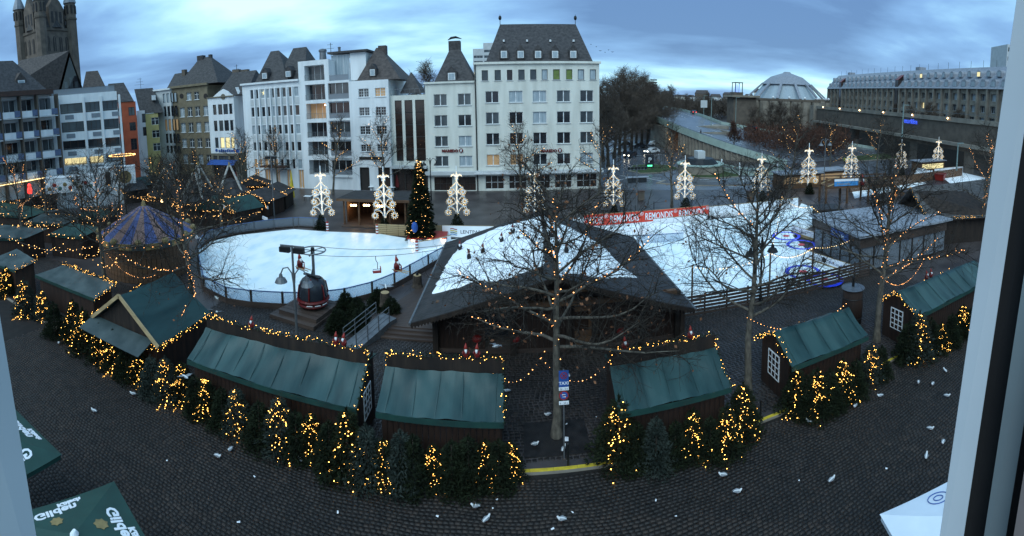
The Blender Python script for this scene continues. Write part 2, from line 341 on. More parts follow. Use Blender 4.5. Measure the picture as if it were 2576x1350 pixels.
def sett_field(x0, x1, y0, y1, L, W, ztop, seed, skew=0.0):
    r = np.random.RandomState(seed); cs = []
    ny = int((y1 - y0) / W); nx = int((x1 - x0) / L)
    for j in range(ny):
        off = r.uniform(0, 1) * L
        xs = x0 + off + np.arange(nx) * L + np.cumsum(r.uniform(-0.12, 0.12, nx)) * L * 0.35
        lens = L * r.uniform(0.72, 0.95, nx); wid = W * r.uniform(0.74, 0.95, nx)
        ys = y0 + (j + 0.5) * W + r.uniform(-0.06, 0.06, nx) * W + 0.07 * np.sin(xs * 0.5 + j * 0.05) + 0.04 * np.sin(xs * 1.7 + j * 0.3)
        cs.append(np.stack([xs + L / 2, ys + skew * (xs - x0), lens, wid, ztop + r.uniform(-0.008, 0.008, nx), r.uniform(-0.09, 0.09, nx)], 1))
    return np.concatenate(cs)
def sett_mesh(name, C, material, h=0.05):
    n = len(C); x, y, L, W, z, a = C.T
    tpl = np.array([(-.5, -.5, 0), (.5, -.5, 0), (.5, .5, 0), (-.5, .5, 0), (-.45, -.44, 1), (.45, -.44, 1), (.45, .44, 1), (-.45, .44, 1)])
    vx = tpl[None, :, 0] * L[:, None]; vy = tpl[None, :, 1] * W[:, None]
    ca, sa = np.cos(a)[:, None], np.sin(a)[:, None]
    V = np.stack([x[:, None] + vx * ca - vy * sa, y[:, None] + vx * sa + vy * ca, z[:, None] - h + tpl[None, :, 2] * h], 2).reshape(-1, 3)
    q = np.array([(4, 5, 6, 7), (0, 1, 5, 4), (1, 2, 6, 5), (2, 3, 7, 6), (3, 0, 4, 7)])
    Fq = (q[None] + 8 * np.arange(n)[:, None, None]).reshape(-1)
    me = bpy.data.meshes.new(name); me.vertices.add(len(V)); me.vertices.foreach_set('co', V.ravel())
    me.loops.add(len(Fq)); me.loops.foreach_set('vertex_index', Fq)
    nf = len(Fq) // 4; me.polygons.add(nf); me.polygons.foreach_set('loop_start', np.arange(nf) * 4); me.polygons.foreach_set('loop_total', np.full(nf, 4))
    ms = [material] if isinstance(material, str) else list(material)
    for mm in ms: me.materials.append(MATS[mm])
    if len(ms) > 1:
        w_ = np.random.RandomState(3).uniform(0, 1, n) + 0.22 * (np.sin(x * 0.45 + 1.6 * np.sin(y * 0.5)) + np.sin(y * 0.9 + x * 0.23 + 1.0)); idx = np.where(w_ > 0.85, 1, np.where(w_ < 0.22, 2, 0)); me.polygons.foreach_set('material_index', np.repeat(idx, 5))
    me.update(calc_edges=True); me.validate()
    return me
C = sett_field(-30, 31, 6.5, KY - 0.22, 0.22, 0.15, -0.075, 1)
D2 = np.hypot(C[:, 0], C[:, 1])
dd = np.stack([C[:, 0], C[:, 1], np.full(len(C), -CAM_H - 0.1)], 1)
rt, fw, up = (np.array(v) for v in (RT, FW, UP))
px = 1288 + FPX * np.arctan2(dd @ rt, dd @ fw); py = YEQ - FPX * (dd @ up) / np.hypot(dd @ rt, dd @ fw)
vis = (py < 1342) & (px > 420) & (px < 2200)
order = np.argsort(np.where(vis, D2, 1e9))[:300]
near = np.zeros(len(C), bool); near[order] = True
sm = ('setts', 'setts_b', 'setts_c')
put('setts', sett_mesh('setts', C[~near], sm), street, kind='stuff')
base = np.array([[0, 0, 0.20, 0.135, 0, 0]])
variants = [sett_mesh('sett', base, k) for k in sm]
for i, c in enumerate(C[near]):
    o = put('sett', variants[i * 7 % 10 // 4 if i * 7 % 10 < 8 else 0], street, (c[0], c[1], c[4]), c[5])
C2 = sett_field(-45, 31, KY + 0.3, 29.3, 0.26, 0.19, 0.012, 5)
keep = (C2[:, 0] > -22) | (C2[:, 1] < 27)
put('paving_setts', sett_mesh('paving_setts', C2[keep], sm, 0.03), plaza, kind='stuff')
# granite kerb, its top painted yellow
kerb = struct('kerb', MB().box(-60, 60, KY - 0.19, KY + 0.01, -0.15, -0.03), 'concrete')
kst = MB().box(-0.495, 0.495, -0.095, 0.095, -0.06, 0.02).mesh('kerbstone', 'concrete')
kye = MB().box(-0.495, 0.495, -0.085, 0.085, 0.0, 0.006).mesh('yellow_paint', 'line_yellow')
for i in range(-24, 25):
    k = put('kerbstone', kst, kerb, (i * 1.0, KY - 0.09, 0.0))
    put('yellow_paint', kye, k, (0, 0, 0.0205))
# asphalt carriageway beside the square, with painted lines and kerbed islands
rp = [G(*p).xy for p in [(1512, 474), (1512, 392), (1600, 352), (1690, 350), (1722, 398), (1800, 418), (1960, 428), (2060, 425), (2250, 385), (2330, 380), (2440, 385), (2440, 400), (2330, 412), (2200, 448), (2000, 470), (1800, 478), (1600, 478)]]
struct('road', MB().prism([tuple(p) for p in rp], -0.003, 0.006), 'asphalt')
def lines(pxs, w, dash=None, z=0.012):
    b = MB(); pts = [G(*p) for p in pxs]
    for a, c in zip(pts, pts[1:]):
        n = max(1, int((c - a).length / (dash or 1e9))) if dash else 1
        for i in range(n):
            p, q = a.lerp(c, i / n), a.lerp(c, (i + (0.5 if dash else 1)) / n)
            d = (q - p).normalized(); s = Vector((-d.y, d.x, 0)) * w / 2
            b.add([(p - s).xy[:] + (z,), (p + s).xy[:] + (z,), (q + s).xy[:] + (z,), (q - s).xy[:] + (z,)], [(0, 3, 2, 1)])
    return b
roadobj = bpy.data.objects['road']
lines([(1516, 462), (1600, 444), (1700, 462), (1850, 470), (2000, 462)], 0.16).build('edge_line', 'line_white', roadobj)
lines([(1520, 440), (1640, 448), (1760, 452), (1900, 452)], 0.16, 3.0).build('lane_line', 'line_white', roadobj)
lines([(1516, 400), (1600, 392), (1680, 388)], 0.16, 3.0).build('lane_line', 'line_white', roadobj)
for i in range(9):
    lines([(1868 + i * 7, 446), (1872 + i * 7, 457)], 0.45).build('crossing_bar', 'line_white', roadobj)
def island(name, pxs, h=0.14, mt='grass'):
    P = [tuple(G(*p).xy) for p in pxs]
    o = struct(name, MB().prism(P, 0.0, h), 'concrete')
    cx = sum(p[0] for p in P) / len(P); cy = sum(p[1] for p in P) / len(P)
    MB().prism([(cx + (x - cx) * 0.94, cy + (y - cy) * 0.94) for x, y in P], h - 0.02, h + 0.03).build('planting', mt, o)
    return o
island('traffic_island', [(1578, 430), (1590, 418), (1640, 414), (1690, 418), (1710, 426), (1660, 436), (1610, 438)])
island('traffic_island', [(1700, 446), (1740, 428), (1800, 425), (1870, 436), (1860, 446), (1790, 450)])
island('traffic_island', [(1650, 462), (1670, 455), (1760, 460), (1900, 462), (2000, 456), (2000, 460), (1850, 468), (1720, 468)], mt='plaza')
island('verge', [(2090, 395), (2130, 378), (2250, 372), (2390, 372), (2400, 384), (2260, 400), (2140, 408)])
# bridge ramp rising to the river
NE = [(60, 88, 0.05), (55, 94.5, 1.5), (50, 100, 3.2), (46, 107, 4.9), (43.5, 116, 6.4), (44, 137, 8), (52, 190, 8.5), (62, 262, 8.5), (80, 400, 8.5)]
FE = [(106, 96, 0.06), (98, 108, 1.3), (86, 119, 3), (74, 127, 5), (66, 135, 6.4), (66, 150, 8), (76, 195, 8.5), (88, 262, 8.5), (108, 400, 8.5)]
b = MB()
for i in range(len(NE) - 1):
    for A, Bz in ((0, 0),):
        q = [NE[i], FE[i], FE[i + 1], NE[i + 1]]
        b.add(q + [(x, y, z - 0.8) for x, y, z in q], [(0, 1, 2, 3), (7, 6, 5, 4), (0, 3, 7, 4), (1, 5, 6, 2)])
ramp = struct('bridge_ramp', b, 'asphalt')
def along(t):                                                       # lane lines on the ramp
    return [Vector(a).lerp(Vector(c), t) + Vector((0, 0, 0.02)) for a, c in zip(NE, FE)]
for t in (0.2, 0.42, 0.6, 0.8):
    b = MB(); P = along(t)
    for a, c in zip(P[:7], P[1:8]):
        n = max(1, int((c - a).length / 5))
        for i in range(n):
            p, q = a.lerp(c, i / n), a.lerp(c, (i + 0.55) / n); d = (q - p).normalized(); s = Vector((-d.y, d.x, 0)) * 0.11
            b.add([p - s, p + s, q + s, q - s], [(0, 3, 2, 1)])
    b.build('lane_line', 'line_white', ramp)
b = MB(); r2 = MB()
for i in range(len(NE) - 1):
    p, q = Vector(NE[i]), Vector(NE[i + 1])
    b.bar(p + Vector((0, 0, 0.25)), q + Vector((0, 0, 0.25)), 0.25, 1.7)
    r2.bar(p + Vector((0, 0, 1.25)), q + Vector((0, 0, 1.25)), 0.12, 0.1)
b.build('parapet', 'sage_rail', ramp); r2.build('handrail', 'metal_grey', ramp)
b = MB()
for i in range(len(FE) - 1):
    b.bar(Vector(FE[i]) + Vector((0, 0, 0.4)), Vector(FE[i + 1]) + Vector((0, 0, 0.4)), 0.2, 0.9)
b.build('parapet', 'sage_rail', ramp)
wall = MB(); rib = []
def wallpts(i0, i1):
    for i in range(i0, i1):
        p, q = Vector(NE[i]), Vector(NE[i + 1]); n = max(1, int((q - p).length / 1.3))
        for k in range(n):
            a, c = p.lerp(q, k / n), p.lerp(q, (k + 1) / n); yield a, c
for a, c in wallpts(0, 4):
    wall.add([(a.x + 0.35, a.y + 0.2, 0), (c.x + 0.35, c.y + 0.2, 0), (c.x + 0.35, c.y + 0.2, c.z - 0.5), (a.x + 0.35, a.y + 0.2, a.z - 0.5)], [(0, 1, 2, 3)])
    if a.z > 1.2: rib.append(MB().bar((a.x + 0.25, a.y + 0.15, 0), (a.x + 0.25, a.y + 0.15, a.z - 0.7), 0.45))
wall.build('retaining_wall', 'concrete', ramp)
for r_ in rib: r_.build('wall_rib', 'concrete', ramp)
# underpass beneath the ramp, lit orange
up_ = thing('underpass', 'orange-lit concrete underpass below the bridge ramp', 'underpass', (43.6, 115.5, 0))
MB().box(0.2, 16, 9.0, 9.6, 0, 6.2).build('side_wall', 'concrete', up_); MB().box(0.2, 16, -0.6, 0.0, 0, 5.6).build('side_wall', 'concrete', up_)
MB().box(15.4, 16, 0, 9, 0, 5.6).build('end_wall', 'concrete', up_)
MB().box(5.5, 7.5, 3.2, 5.4, 4.75, 4.85).build('ceiling_lamp', 'tunnel_light', up_)
MB().box(-0.4, 20, 9.6, 24, 0, 6.5).build('abutment', 'concrete', up_)
# far ground: river bank strips
struct('river_bank', MB().box(-200, 900, 420, 424, -0.1, 5), 'brown_conc')

# ------------------------------------------------------------------ ice rinks
ZI = 0.16
def px_poly(L, z=ZI): return [tuple(G(x, y, z).xy) for x, y in L]
def smooth_poly(P, n=5):
    out = []; N = len(P)
    for i in range(N):
        p0, p1, p2, p3 = (np.array(P[(i + k) % N]) for k in (-1, 0, 1, 2))
        for t in np.linspace(0, 1, n, endpoint=False):
            out.append(tuple(0.5 * ((2 * p1) + (-p0 + p2) * t + (2 * p0 - 5 * p1 + 4 * p2 - p3) * t * t + (-p0 + 3 * p1 - 3 * p2 + p3) * t ** 3)))
    return out
front_px = [(500, 660), (512, 722), (545, 748), (590, 758), (640, 764), (712, 769), (790, 769), (868, 760), (937, 742), (993, 718), (1035, 693), (1080, 668), (1122, 645)]
back_px = [(1140, 603), (1040, 603), (952, 588), (880, 585), (820, 583), (740, 577), (690, 582), (600, 592), (530, 608), (500, 628)]
rinkP = px_poly(front_px) + px_poly(back_px)
ice_l = struct('ice_rink', MB().prism(rinkP, 0.0, ZI), 'ice')
cor = px_poly([(1122, 645), (1140, 603), (1200, 590), (1320, 582), (1480, 575), (1800, 552), (2008, 524), (2016, 512), (2100, 540), (1992, 592), (2040, 640), (2162, 688), (1640, 806)], ZI - 0.003)
cor = cor[:12] + [(9.2, 29.4), (9.2, 42.8), (-5, 43.0)]
ice_r = struct('ice_rink', MB().prism(cor, 0.0, ZI - 0.003), 'ice')
# curling rings painted under the ice
def ring(name, cx, cy, r0, r1, mt, parent, z):
    b = MB(); n = 40; k = []
    for i in range(n):
        a = 2 * math.pi * i / n; b.v.append((cx + r0 * math.cos(a), cy + r0 * math.sin(a), z)); b.v.append((cx + r1 * math.cos(a), cy + r1 * math.sin(a), z))
    for i in range(n):
        j = (i + 1) % n; b.f.append((2 * i, 2 * i + 1, 2 * j + 1, 2 * j))
    return b.build(name, mt, parent)
for (x, y) in [(1978, 594), (2016, 616), (2020, 684), (2075, 704)]:
    c = G(x, y, ZI)
    ring('curling_ring', c.x, c.y, 1.25, 1.62, 'ice_blue', ice_r, ZI + 0.004); ring('curling_ring', c.x, c.y, 0.01, 0.38, 'ice_red', ice_r, ZI + 0.008)

# barrier of the left rink: dark posts, clear panels, blue top rail
def barrier(name, label, pts, h, post, panel, rail, cat='barrier', pw=0.14, skip=()):
    o = pts[0]; t = thing(name, label, cat, (o[0], o[1], 0))
    L = [Vector((p[0] - o[0], p[1] - o[1], 0)) for p in pts]
    for i, p in enumerate(L):
        MB().box(p.x - pw / 2, p.x + pw / 2, p.y - pw / 2, p.y + pw / 2, 0, h + 0.05).build('post', post, t)
    for i, (p, q) in enumerate(zip(L, L[1:])):
        if i in skip: continue
        d = (q - p).normalized() * pw * 0.5
        a, c = p + d, q - d
        MB().bar(a + Vector((0, 0, 0.12 + h / 2)), c + Vector((0, 0, 0.12 + h / 2)), 0.03, h - 0.28).build('panel', panel, t)
        MB().bar(a + Vector((0, 0, h + 0.01)), c + Vector((0, 0, h + 0.01)), 0.08, 0.07).build('top_rail', rail, t)
        MB().bar(a + Vector((0, 0, 0.06)), c + Vector((0, 0, 0.06)), 0.1, 0.12).build('base_rail', 'wood_dark', t)
    return t
bf = barrier('rink_barrier', 'curved barrier of dark posts and clear panels along near edge of ice rink', [G(*p).xy for p in [(500, 664), (514, 728), (570, 759), (633, 768), (712, 773), (790, 774), (868, 764), (937, 746), (993, 722), (1032, 700), (1078, 673), (1115, 652)]], 1.15, 'wood_dark', 'clear_panel', 'rail_blue')
barrier('rink_barrier', 'grey mesh barrier round the far left curve of the ice rink', [G(*p).xy for p in [(498, 632), (530, 606), (585, 593), (640, 584), (690, 577), (738, 573), (752, 572), (790, 574), (822, 577)]], 1.25, 'metal_grey', 'grey_panel', 'rail_blue', pw=0.09)
wall_b = MB(); P = [Vector((*G(*p).xy, 0)) for p in [(496, 668), (512, 733), (570, 764), (633, 774), (712, 779), (790, 780), (868, 769), (937, 751), (993, 727), (1032, 705), (1078, 678), (1112, 658)]]
# board skirting under the barrier, one board a bay
for a, c in zip(P, P[1:]):
    MB().bar(a + Vector((0, 0, 0.2)), c + Vector((0, 0, 0.2)), 0.05, 0.5).build('skirting_board', 'wood_deck', bf, (-bf.location.x, -bf.location.y, 0))

def slat_fence(name, label, p, q, h, n_slats, bay, mt, gap=0.04, post='wood_dark', backing=None):
    p, q = Vector((p[0], p[1], 0)), Vector((q[0], q[1], 0)); L = (q - p).length; a = math.atan2(q.y - p.y, q.x - p.x)
    t = thing(name, label, 'fence', p, a); n = max(1, round(L / bay)); w = L / n; sh = h / n_slats
    sl = MB().box(0.0, w - 0.03, -0.02, 0.02, 0, sh - gap).mesh('slat', mt); po = MB().box(-0.05, 0.05, 0.02, 0.12, 0, h + 0.05).mesh('post', post)
    for i in range(n):
        for k in range(n_slats): put('slat', sl, t, (i * w + 0.015, 0, 0.06 + k * sh))
    for i in range(n + 1): put('post', po, t, (i * w, 0, 0))
    return t
slat_fence('slat_fence', 'pale slatted fence behind the rink, left of the tall Christmas tree', G(945, 592), G(1032, 596), 1.3, 6, 1.6, 'wood_light')
slat_fence('slat_fence', 'short pale slatted fence between the tall Christmas tree and white banner', G(1070, 596), G(1112, 597), 1.3, 6, 1.0, 'wood_light')
slat_fence('slat_fence', 'dark slatted fence along near edge of the curling rink', (11.4, 28.9), (28.6, 28.3), 1.5, 6, 1.7, 'wood_deck', gap=0.07)
slat_fence('slat_fence', 'short dark slatted fence under the right eave of the chalet', (9.0, 28.9), (11.2, 28.9), 1.4, 5, 1.1, 'wood_dark', gap=0.07)
# white rink boards behind, in bays
def boards(name, label, pts, h, mt='banner_white', cat='barrier', cap='wood_light'):
    o = pts[0]; t = thing(name, label, cat, (o[0], o[1], 0)); L = [Vector((p[0] - o[0], p[1] - o[1], 0)) for p in pts]
    for p, q in zip(L, L[1:]):
        n = max(1, round((q - p).length / 3.0))
        for i in range(n):
            a, c = p.lerp(q, i / n), p.lerp(q, (i + 0.985) / n)
            MB().bar(a + Vector((0, 0, h / 2 + 0.1)), c + Vector((0, 0, h / 2 + 0.1)), 0.06, h).build('board', mt, t)
            MB().bar(a + Vector((0, 0, h + 0.13)), c + Vector((0, 0, h + 0.13)), 0.09, 0.05).build('cap_rail', cap, t)
    return t
boards('rink_boards', 'white boards along far edge of the rink, right of the red banner', [G(*p).xy for p in [(1784, 552), (1900, 540), (2008, 526)]], 1.5)
boards('rink_boards', 'low white boards along far edge under the red banner', [G(*p).xy for p in [(1420, 584), (1600, 572), (1780, 555)]], 0.7)
boards('rink_boards', 'bright white boards of the passage beside the tall Christmas tree', [G(*p).xy for p in [(1052, 634), (1090, 628), (1135, 616)]], 0.9)
boards('rink_boards', 'white boards with timber edge on left side of curling lane corner', [G(*p).xy for p in [(1600, 618), (1720, 610)]], 0.9, 'clear_panel', cap='rail_blue')
# lettered banners
def banner(name, label, p, q, z0, z1, mt, cat='banner'):
    p, q = Vector((p[0], p[1], 0)), Vector((q[0], q[1], 0)); L = (q - p).length; a = math.atan2(q.y - p.y, q.x - p.x)
    t = thing(name, label, cat, p, a)
    MB().box(0, L, -0.02, 0.02, z0, z1).build('cloth', mt, t); MB().box(-0.03, L + 0.03, 0.025, 0.075, z1 - 0.04, z1 + 0.04).build('batten', 'wood_light', t)
    n = max(1, round(L / 3))
    for i in range(n + 1): MB().box(L * i / n - 0.04, L * i / n + 0.04, 0.03, 0.1, 0, z1 - 0.05).build('stake', 'wood_dark', t)
    return t, L
pr, qr = G(1470, 582), G(1782, 554)
t, L = banner('advertising_banner', 'long red banner with white lettering behind the rink', pr.xy, qr.xy, 0.55, 1.85, 'banner_red')
for k in range(4):
    text('lettering', 'REMONDIS', 1.2, 'banner_white', t, upright(L - 4.3 * (k + 1) + 0.2, -0.03, 0.78), extrude=0.004, sx=0.60, bold=0.012)
    text('lettering', '®', 0.6, 'banner_white', t, upright(L - 4.3 * k - 0.42, -0.03, 1.35), extrude=0.004)
p0 = G(1113, 603)
t, L = banner('advertising_banner', 'white banner with coloured wave logo and LENTPARK lettering beside the tall tree', p0.xy, (p0.x + 5.6, p0.y - 0.3), 0.3, 1.55, 'banner_white')
text('lettering', 'LENTPARK', 0.55, 'metal_dark', t, upright(2.0, -0.03, 0.72), extrude=0.004)
for i, c in enumerate(('red', 'line_yellow', 'bronze', 'sky_blue')):
    MB().add([(0.9 + 0.1 * i * 0 + x, -0.03, 1.25 - i * 0.2 + 0.05 * math.sin(x * 7)) for x in np.linspace(0, 0.75, 9)] + [(0.9 + x, -0.03, 1.15 - i * 0.2 + 0.05 * math.sin(x * 7)) for x in np.linspace(0.75, 0, 9)], [tuple(range(18))]).build('logo_stroke', c, t)
# ------------------------------------------------------------------ buildings
WCACHE = {}
class House:
    def __init__(s, name, label, P0, P1, depth, cat='building'):
        s.P0 = Vector((P0[0], P0[1], 0)); s.P1 = Vector((P1[0], P1[1], 0)); d = s.P1 - s.P0
        s.L = d.length; s.ang = math.atan2(d.y, d.x); s.ux = d.normalized(); s.uy = Vector((-s.ux.y, s.ux.x, 0)); s.depth = depth
        s.t = thing(name, label, cat, s.P0, s.ang); s.n = 0
    def loc(s, px, py, yd=0.0):                                      # picture point -> facade plane coordinates at depth yd
        d = ray(px, py); o = s.P0 + s.uy * yd - Vector((0, 0, CAM_H))
        k = o.dot(s.uy) / d.dot(s.uy); p = d * k - o
        return p.dot(s.ux), p.z
    def cols(s, prs, yref): return [(s.loc(a, yref)[0], s.loc(b, yref)[0]) for a, b in prs]
    def rows(s, prs, xref): return [(s.loc(xref, b)[1], s.loc(xref, a)[1]) for a, b in prs]
    def wall(s, H, holes, mt, z0=0.0, x0=0.0, x1=None, name='wall', reveal=0.25, y=0.0):
        x1 = s.L if x1 is None else x1; hs = [(max(x0, a), min(x1, b), max(z0, c), min(H, d)) for a, b, c, d in holes]
        hs = [h for h in hs if h[1] - h[0] > 0.05 and h[3] - h[2] > 0.05]
        xs = sorted({round(v, 3) for h in hs for v in h[:2]} | {round(x0, 3), round(x1, 3)}); zs = sorted({round(v, 3) for h in hs for v in h[2:]} | {round(z0, 3), round(H, 3)})
        b = MB()
        for i in range(len(xs) - 1):
            for j in range(len(zs) - 1):
                cx, cz = (xs[i] + xs[i + 1]) / 2, (zs[j] + zs[j + 1]) / 2
                if any(h[0] < cx < h[1] and h[2] < cz < h[3] for h in hs): continue
                b.add([(xs[i], y, zs[j]), (xs[i + 1], y, zs[j]), (xs[i + 1], y, zs[j + 1]), (xs[i], y, zs[j + 1])], [(0, 1, 2, 3)])
        r = y + reveal
        for (a, c, e, f) in hs:
            b.add([(a, y, e), (a, r, e), (a, r, f), (a, y, f)], [(0, 1, 2, 3)]); b.add([(c, y, e), (c, y, f), (c, r, f), (c, r, e)], [(0, 1, 2, 3)])
            b.add([(a, y, f), (a, r, f), (c, r, f), (c, y, f)], [(0, 1, 2, 3)]); b.add([(a, y, e), (c, y, e), (c, r, e), (a, r, e)], [(0, 1, 2, 3)])
        D = s.depth
        b.add([(x0, y, z0), (x0, D, z0), (x0, D, H), (x0, y, H)], [(0, 3, 2, 1)]); b.add([(x1, y, z0), (x1, y, H), (x1, D, H), (x1, D, z0)], [(0, 3, 2, 1)])
        b.add([(x0, y, H), (x1, y, H), (x1, D, H), (x0, D, H)], [(0, 1, 2, 3)]); b.add([(x0, D, z0), (x1, D, z0), (x1, D, H), (x0, D, H)], [(0, 3, 2, 1)])
        return b.build(name, mt, s.t)
    def window(s, x0, x1, z0, z1, kind='double', frame='frame_white', pane='pane', y=0.16, sill=None):
        w, h = round(x1 - x0, 2), round(z1 - z0, 2); key = (w, h, kind, frame)
        if key not in WCACHE:
            b = MB(); f = 0.07 if w > 0.7 else 0.05
            b.box(0, f, 0, 0.07, 0, h); b.box(w - f, w, 0, 0.07, 0, h); b.box(f, w - f, 0, 0.07, 0, f); b.box(f, w - f, 0, 0.07, h - f, h)
            if kind in ('double', 'cross', 'grid'): b.box(w / 2 - f, w / 2 + f, 0.002, 0.068, f, h - f)
            if kind in ('cross',): b.box(f, w / 2 - f, 0.004, 0.06, h * 0.64, h * 0.64 + f); b.box(w / 2 + f, w - f, 0.004, 0.06, h * 0.64, h * 0.64 + f)
            if kind == 'grid':
                for zz in (0.33, 0.66): b.box(f, w / 2 - f, 0.01, 0.05, h * zz, h * zz + 0.04); b.box(w / 2 + f, w - f, 0.01, 0.05, h * zz, h * zz + 0.04)
                for xx in (0.25, 0.75): b.box(w * xx - 0.02, w * xx + 0.02, 0.012, 0.048, f, h - f)
            if kind == 'triple':
                for xx in (1 / 3, 2 / 3): b.box(w * xx - f / 2, w * xx + f / 2, 0.002, 0.068, f, h - f)
            if kind == 'six':
                for xx in (1 / 3, 2 / 3): b.box(w * xx - f / 2, w * xx + f / 2, 0.002, 0.068, f, h - f)
                for k in range(3): b.box(w * k / 3 + f, w * (k + 1) / 3 - f / 2 - 0.01, 0.004, 0.06, h * 0.5 - f / 2, h * 0.5 + f / 2)
            WCACHE[key] = b.mesh('window', frame)
        o = put('window', WCACHE[key], s.t, (x0, y, z0))
        pk = (w, h, pane)
        if pk not in WCACHE: WCACHE[pk] = MB().box(0.02, w - 0.02, 0.035, 0.05, 0.02, h - 0.02).mesh('pane', pane)
        put('pane', WCACHE[pk], o)
        if sill:
            sk = (w, sill, 'sill')
            if sk not in WCACHE: WCACHE[sk] = MB().box(-0.12, w + 0.12, -0.28, 0.0, -0.10, -0.005).mesh('sill', sill)
            put('sill', WCACHE[sk], o)
        return o
    def box(s, name, mt, *a): return MB().box(*a).build(name, mt, s.t)
    def hip(s, e, r, mt='slate', y0=-0.2, y1=None, name='roof'):       # e: eave (x0,x1,z), r: ridge (x0,x1,z)
        y1 = s.depth if y1 is None else y1; ym = (y0 + y1) / 2
        (a, b_, z), (c, d, zr) = e, r
        b = MB().add([(a, y0, z), (b_, y0, z), (b_, y1, z), (a, y1, z), (c, ym, zr), (d, ym, zr)], [(0, 1, 5, 4), (1, 2, 5), (2, 3, 4, 5), (3, 0, 4), (0, 3, 2, 1)])
        return b.build(name, mt, s.t)
    def hip_px(s, e, r, mt='slate', y0=-0.2, y1=None, name='roof'):    # (pxl, pxr, py) at eave and ridge
        y1 = s.depth if y1 is None else y1; ym = (y0 + y1) / 2
        a = s.loc(e[0], e[2], y0); b = s.loc(e[1], e[2], y0); c = s.loc(r[0], r[2], ym); d = s.loc(r[1], r[2], ym)
        return s.hip((a[0], b[0], (a[1] + b[1]) / 2), (c[0], d[0], (c[1] + d[1]) / 2), mt, y0, y1, name)
    def dormer(s, roof, px, pyt, pyb, w, yd, mt='slate', pane='pane_curtain'):
        x, zt = s.loc(px, pyt, yd); _, zb = s.loc(px, pyb, yd); h = zt - zb
        d = MB().prism_y([(x - w / 2, zb), (x + w / 2, zb), (x + w / 2, zb + h * 0.68), (x, zt + 0.3), (x - w / 2, zb + h * 0.68)], yd, yd + 3.2).build('dormer', mt, s.t)
        f = MB().box(x - w * 0.33, x + w * 0.33, yd - 0.06, yd - 0.005, zb + 0.1, zb + h * 0.62).build('window_frame', 'frame_white', d)
        MB().box(x - w * 0.25, x + w * 0.25, yd - 0.09, yd - 0.062, zb + 0.2, zb + h * 0.56).build('pane', pane, d)
C3 = lambda c: 817.6 + c * 0.3726
R3 = lambda c: 31.4 + c * 0.3726
C2x = lambda c: 377.3 + c * 0.3027
R2y = lambda c: 94.3 + c * 0.3027
C1 = lambda c: c * 0.3728
def cc(fn, L): return [(fn(a), fn(b)) for a, b in L]
YF = 74.5
wr = random.Random(11)
def pane_pick(p): return wr.choices(list(p), list(p.values()))[0]

# --- big cream corner building
xl, xr = YP(1198.5, 400, YF).x, YP(1507.5, 400, YF).x
h = House('cream_corner_building', 'large cream six-storey corner building with steep hipped slate roof and five dormers', (xl, YF), (xr, YF), 16)
H = h.loc(1350, 160)[1]
holes = []; wl_ = []
for a, b in h.cols(cc(C3, [(1058, 1100), (1145, 1187), (1228, 1265), (1305, 1348), (1385, 1427), (1463, 1503), (1540, 1585), (1628, 1670), (1707, 1750), (1788, 1830)]), R3(420)):
    z = h.rows(cc(R3, [(385, 455)]), C3(1400))[0]; wl_.append((a, b, *z, 'single'))
for a, b in h.cols(cc(C3, [(1086, 1175), (1245, 1336), (1404, 1496), (1566, 1656), (1723, 1811)]), R3(720)):
    for z in h.rows(cc(R3, [(528, 606), (671, 750), (812, 890), (956, 1030)]), C3(1400)): wl_.append((a, b, *z, 'double'))
gz = h.rows(cc(R3, [(1098, 1190)]), C3(1400))[0]
for a, b in h.cols(cc(C3, [(1083, 1208), (1243, 1360), (1405, 1520), (1552, 1665), (1700, 1835)]), R3(1150)): wl_.append((a, b, *gz, 'six'))
h.wall(H, [w[:4] for w in wl_], 'cream_wall')
for i, (a, b, c, d, k) in enumerate(wl_):
    p = pane_pick({'pane': 4, 'pane_grey': 4, 'pane_curtain': 4, 'pane_brown': 2}) if k != 'six' else 'pane_brown'
    if k == 'single' and i in (6, 7): p = 'pane_green'
    if i in (13, 17): p = 'pane_warm'
    h.window(a, b, c, d, k, 'frame_dark' if k == 'single' else 'frame_white', p, sill='grey_wall' if k != 'six' else None)
h.box('cornice', 'cream_wall', -0.2, h.L + 0.25, -0.35, 0.3, H, H + 0.35)
zb = h.loc(1350, R3(1062))[1]
h.box('canopy', 'grey_wall', -0.3, h.L + 0.5, -1.1, -0.01, zb - 0.55, zb); h.box('canopy_band', 'frame_white', -0.3, h.L + 0.5, -1.16, -1.105, zb - 0.45, zb - 0.1)
h.hip_px((C3(1082), C3(1812), R3(341)), (C3(1182), C3(1692), R3(80)), y0=0.8, y1=15)
for c in (1207, 1320, 1438, 1553, 1676): h.dormer(None, C3(c), R3(228), R3(312), 1.5, 1.2)
for c in (1182, 1690):
    x, z = h.loc(C3(c), R3(80), 8); MB().cyl(x, 8, z - 0.2, z + 1.7, 0.06, 0.03, 6).ball((x, 8, z + 1.1), 0.28, 8, 6, 1.5).build('finial', 'metal_dark', h.t)
for k in range(4):
    x, z = h.loc(C3(1207 + 157 * k), R3(190), 4.2); MB().box(x - 0.15, x + 0.15, 4.0, 4.6, z - 0.2, z + 0.15).build('roof_vent', 'frame_white', h.t)
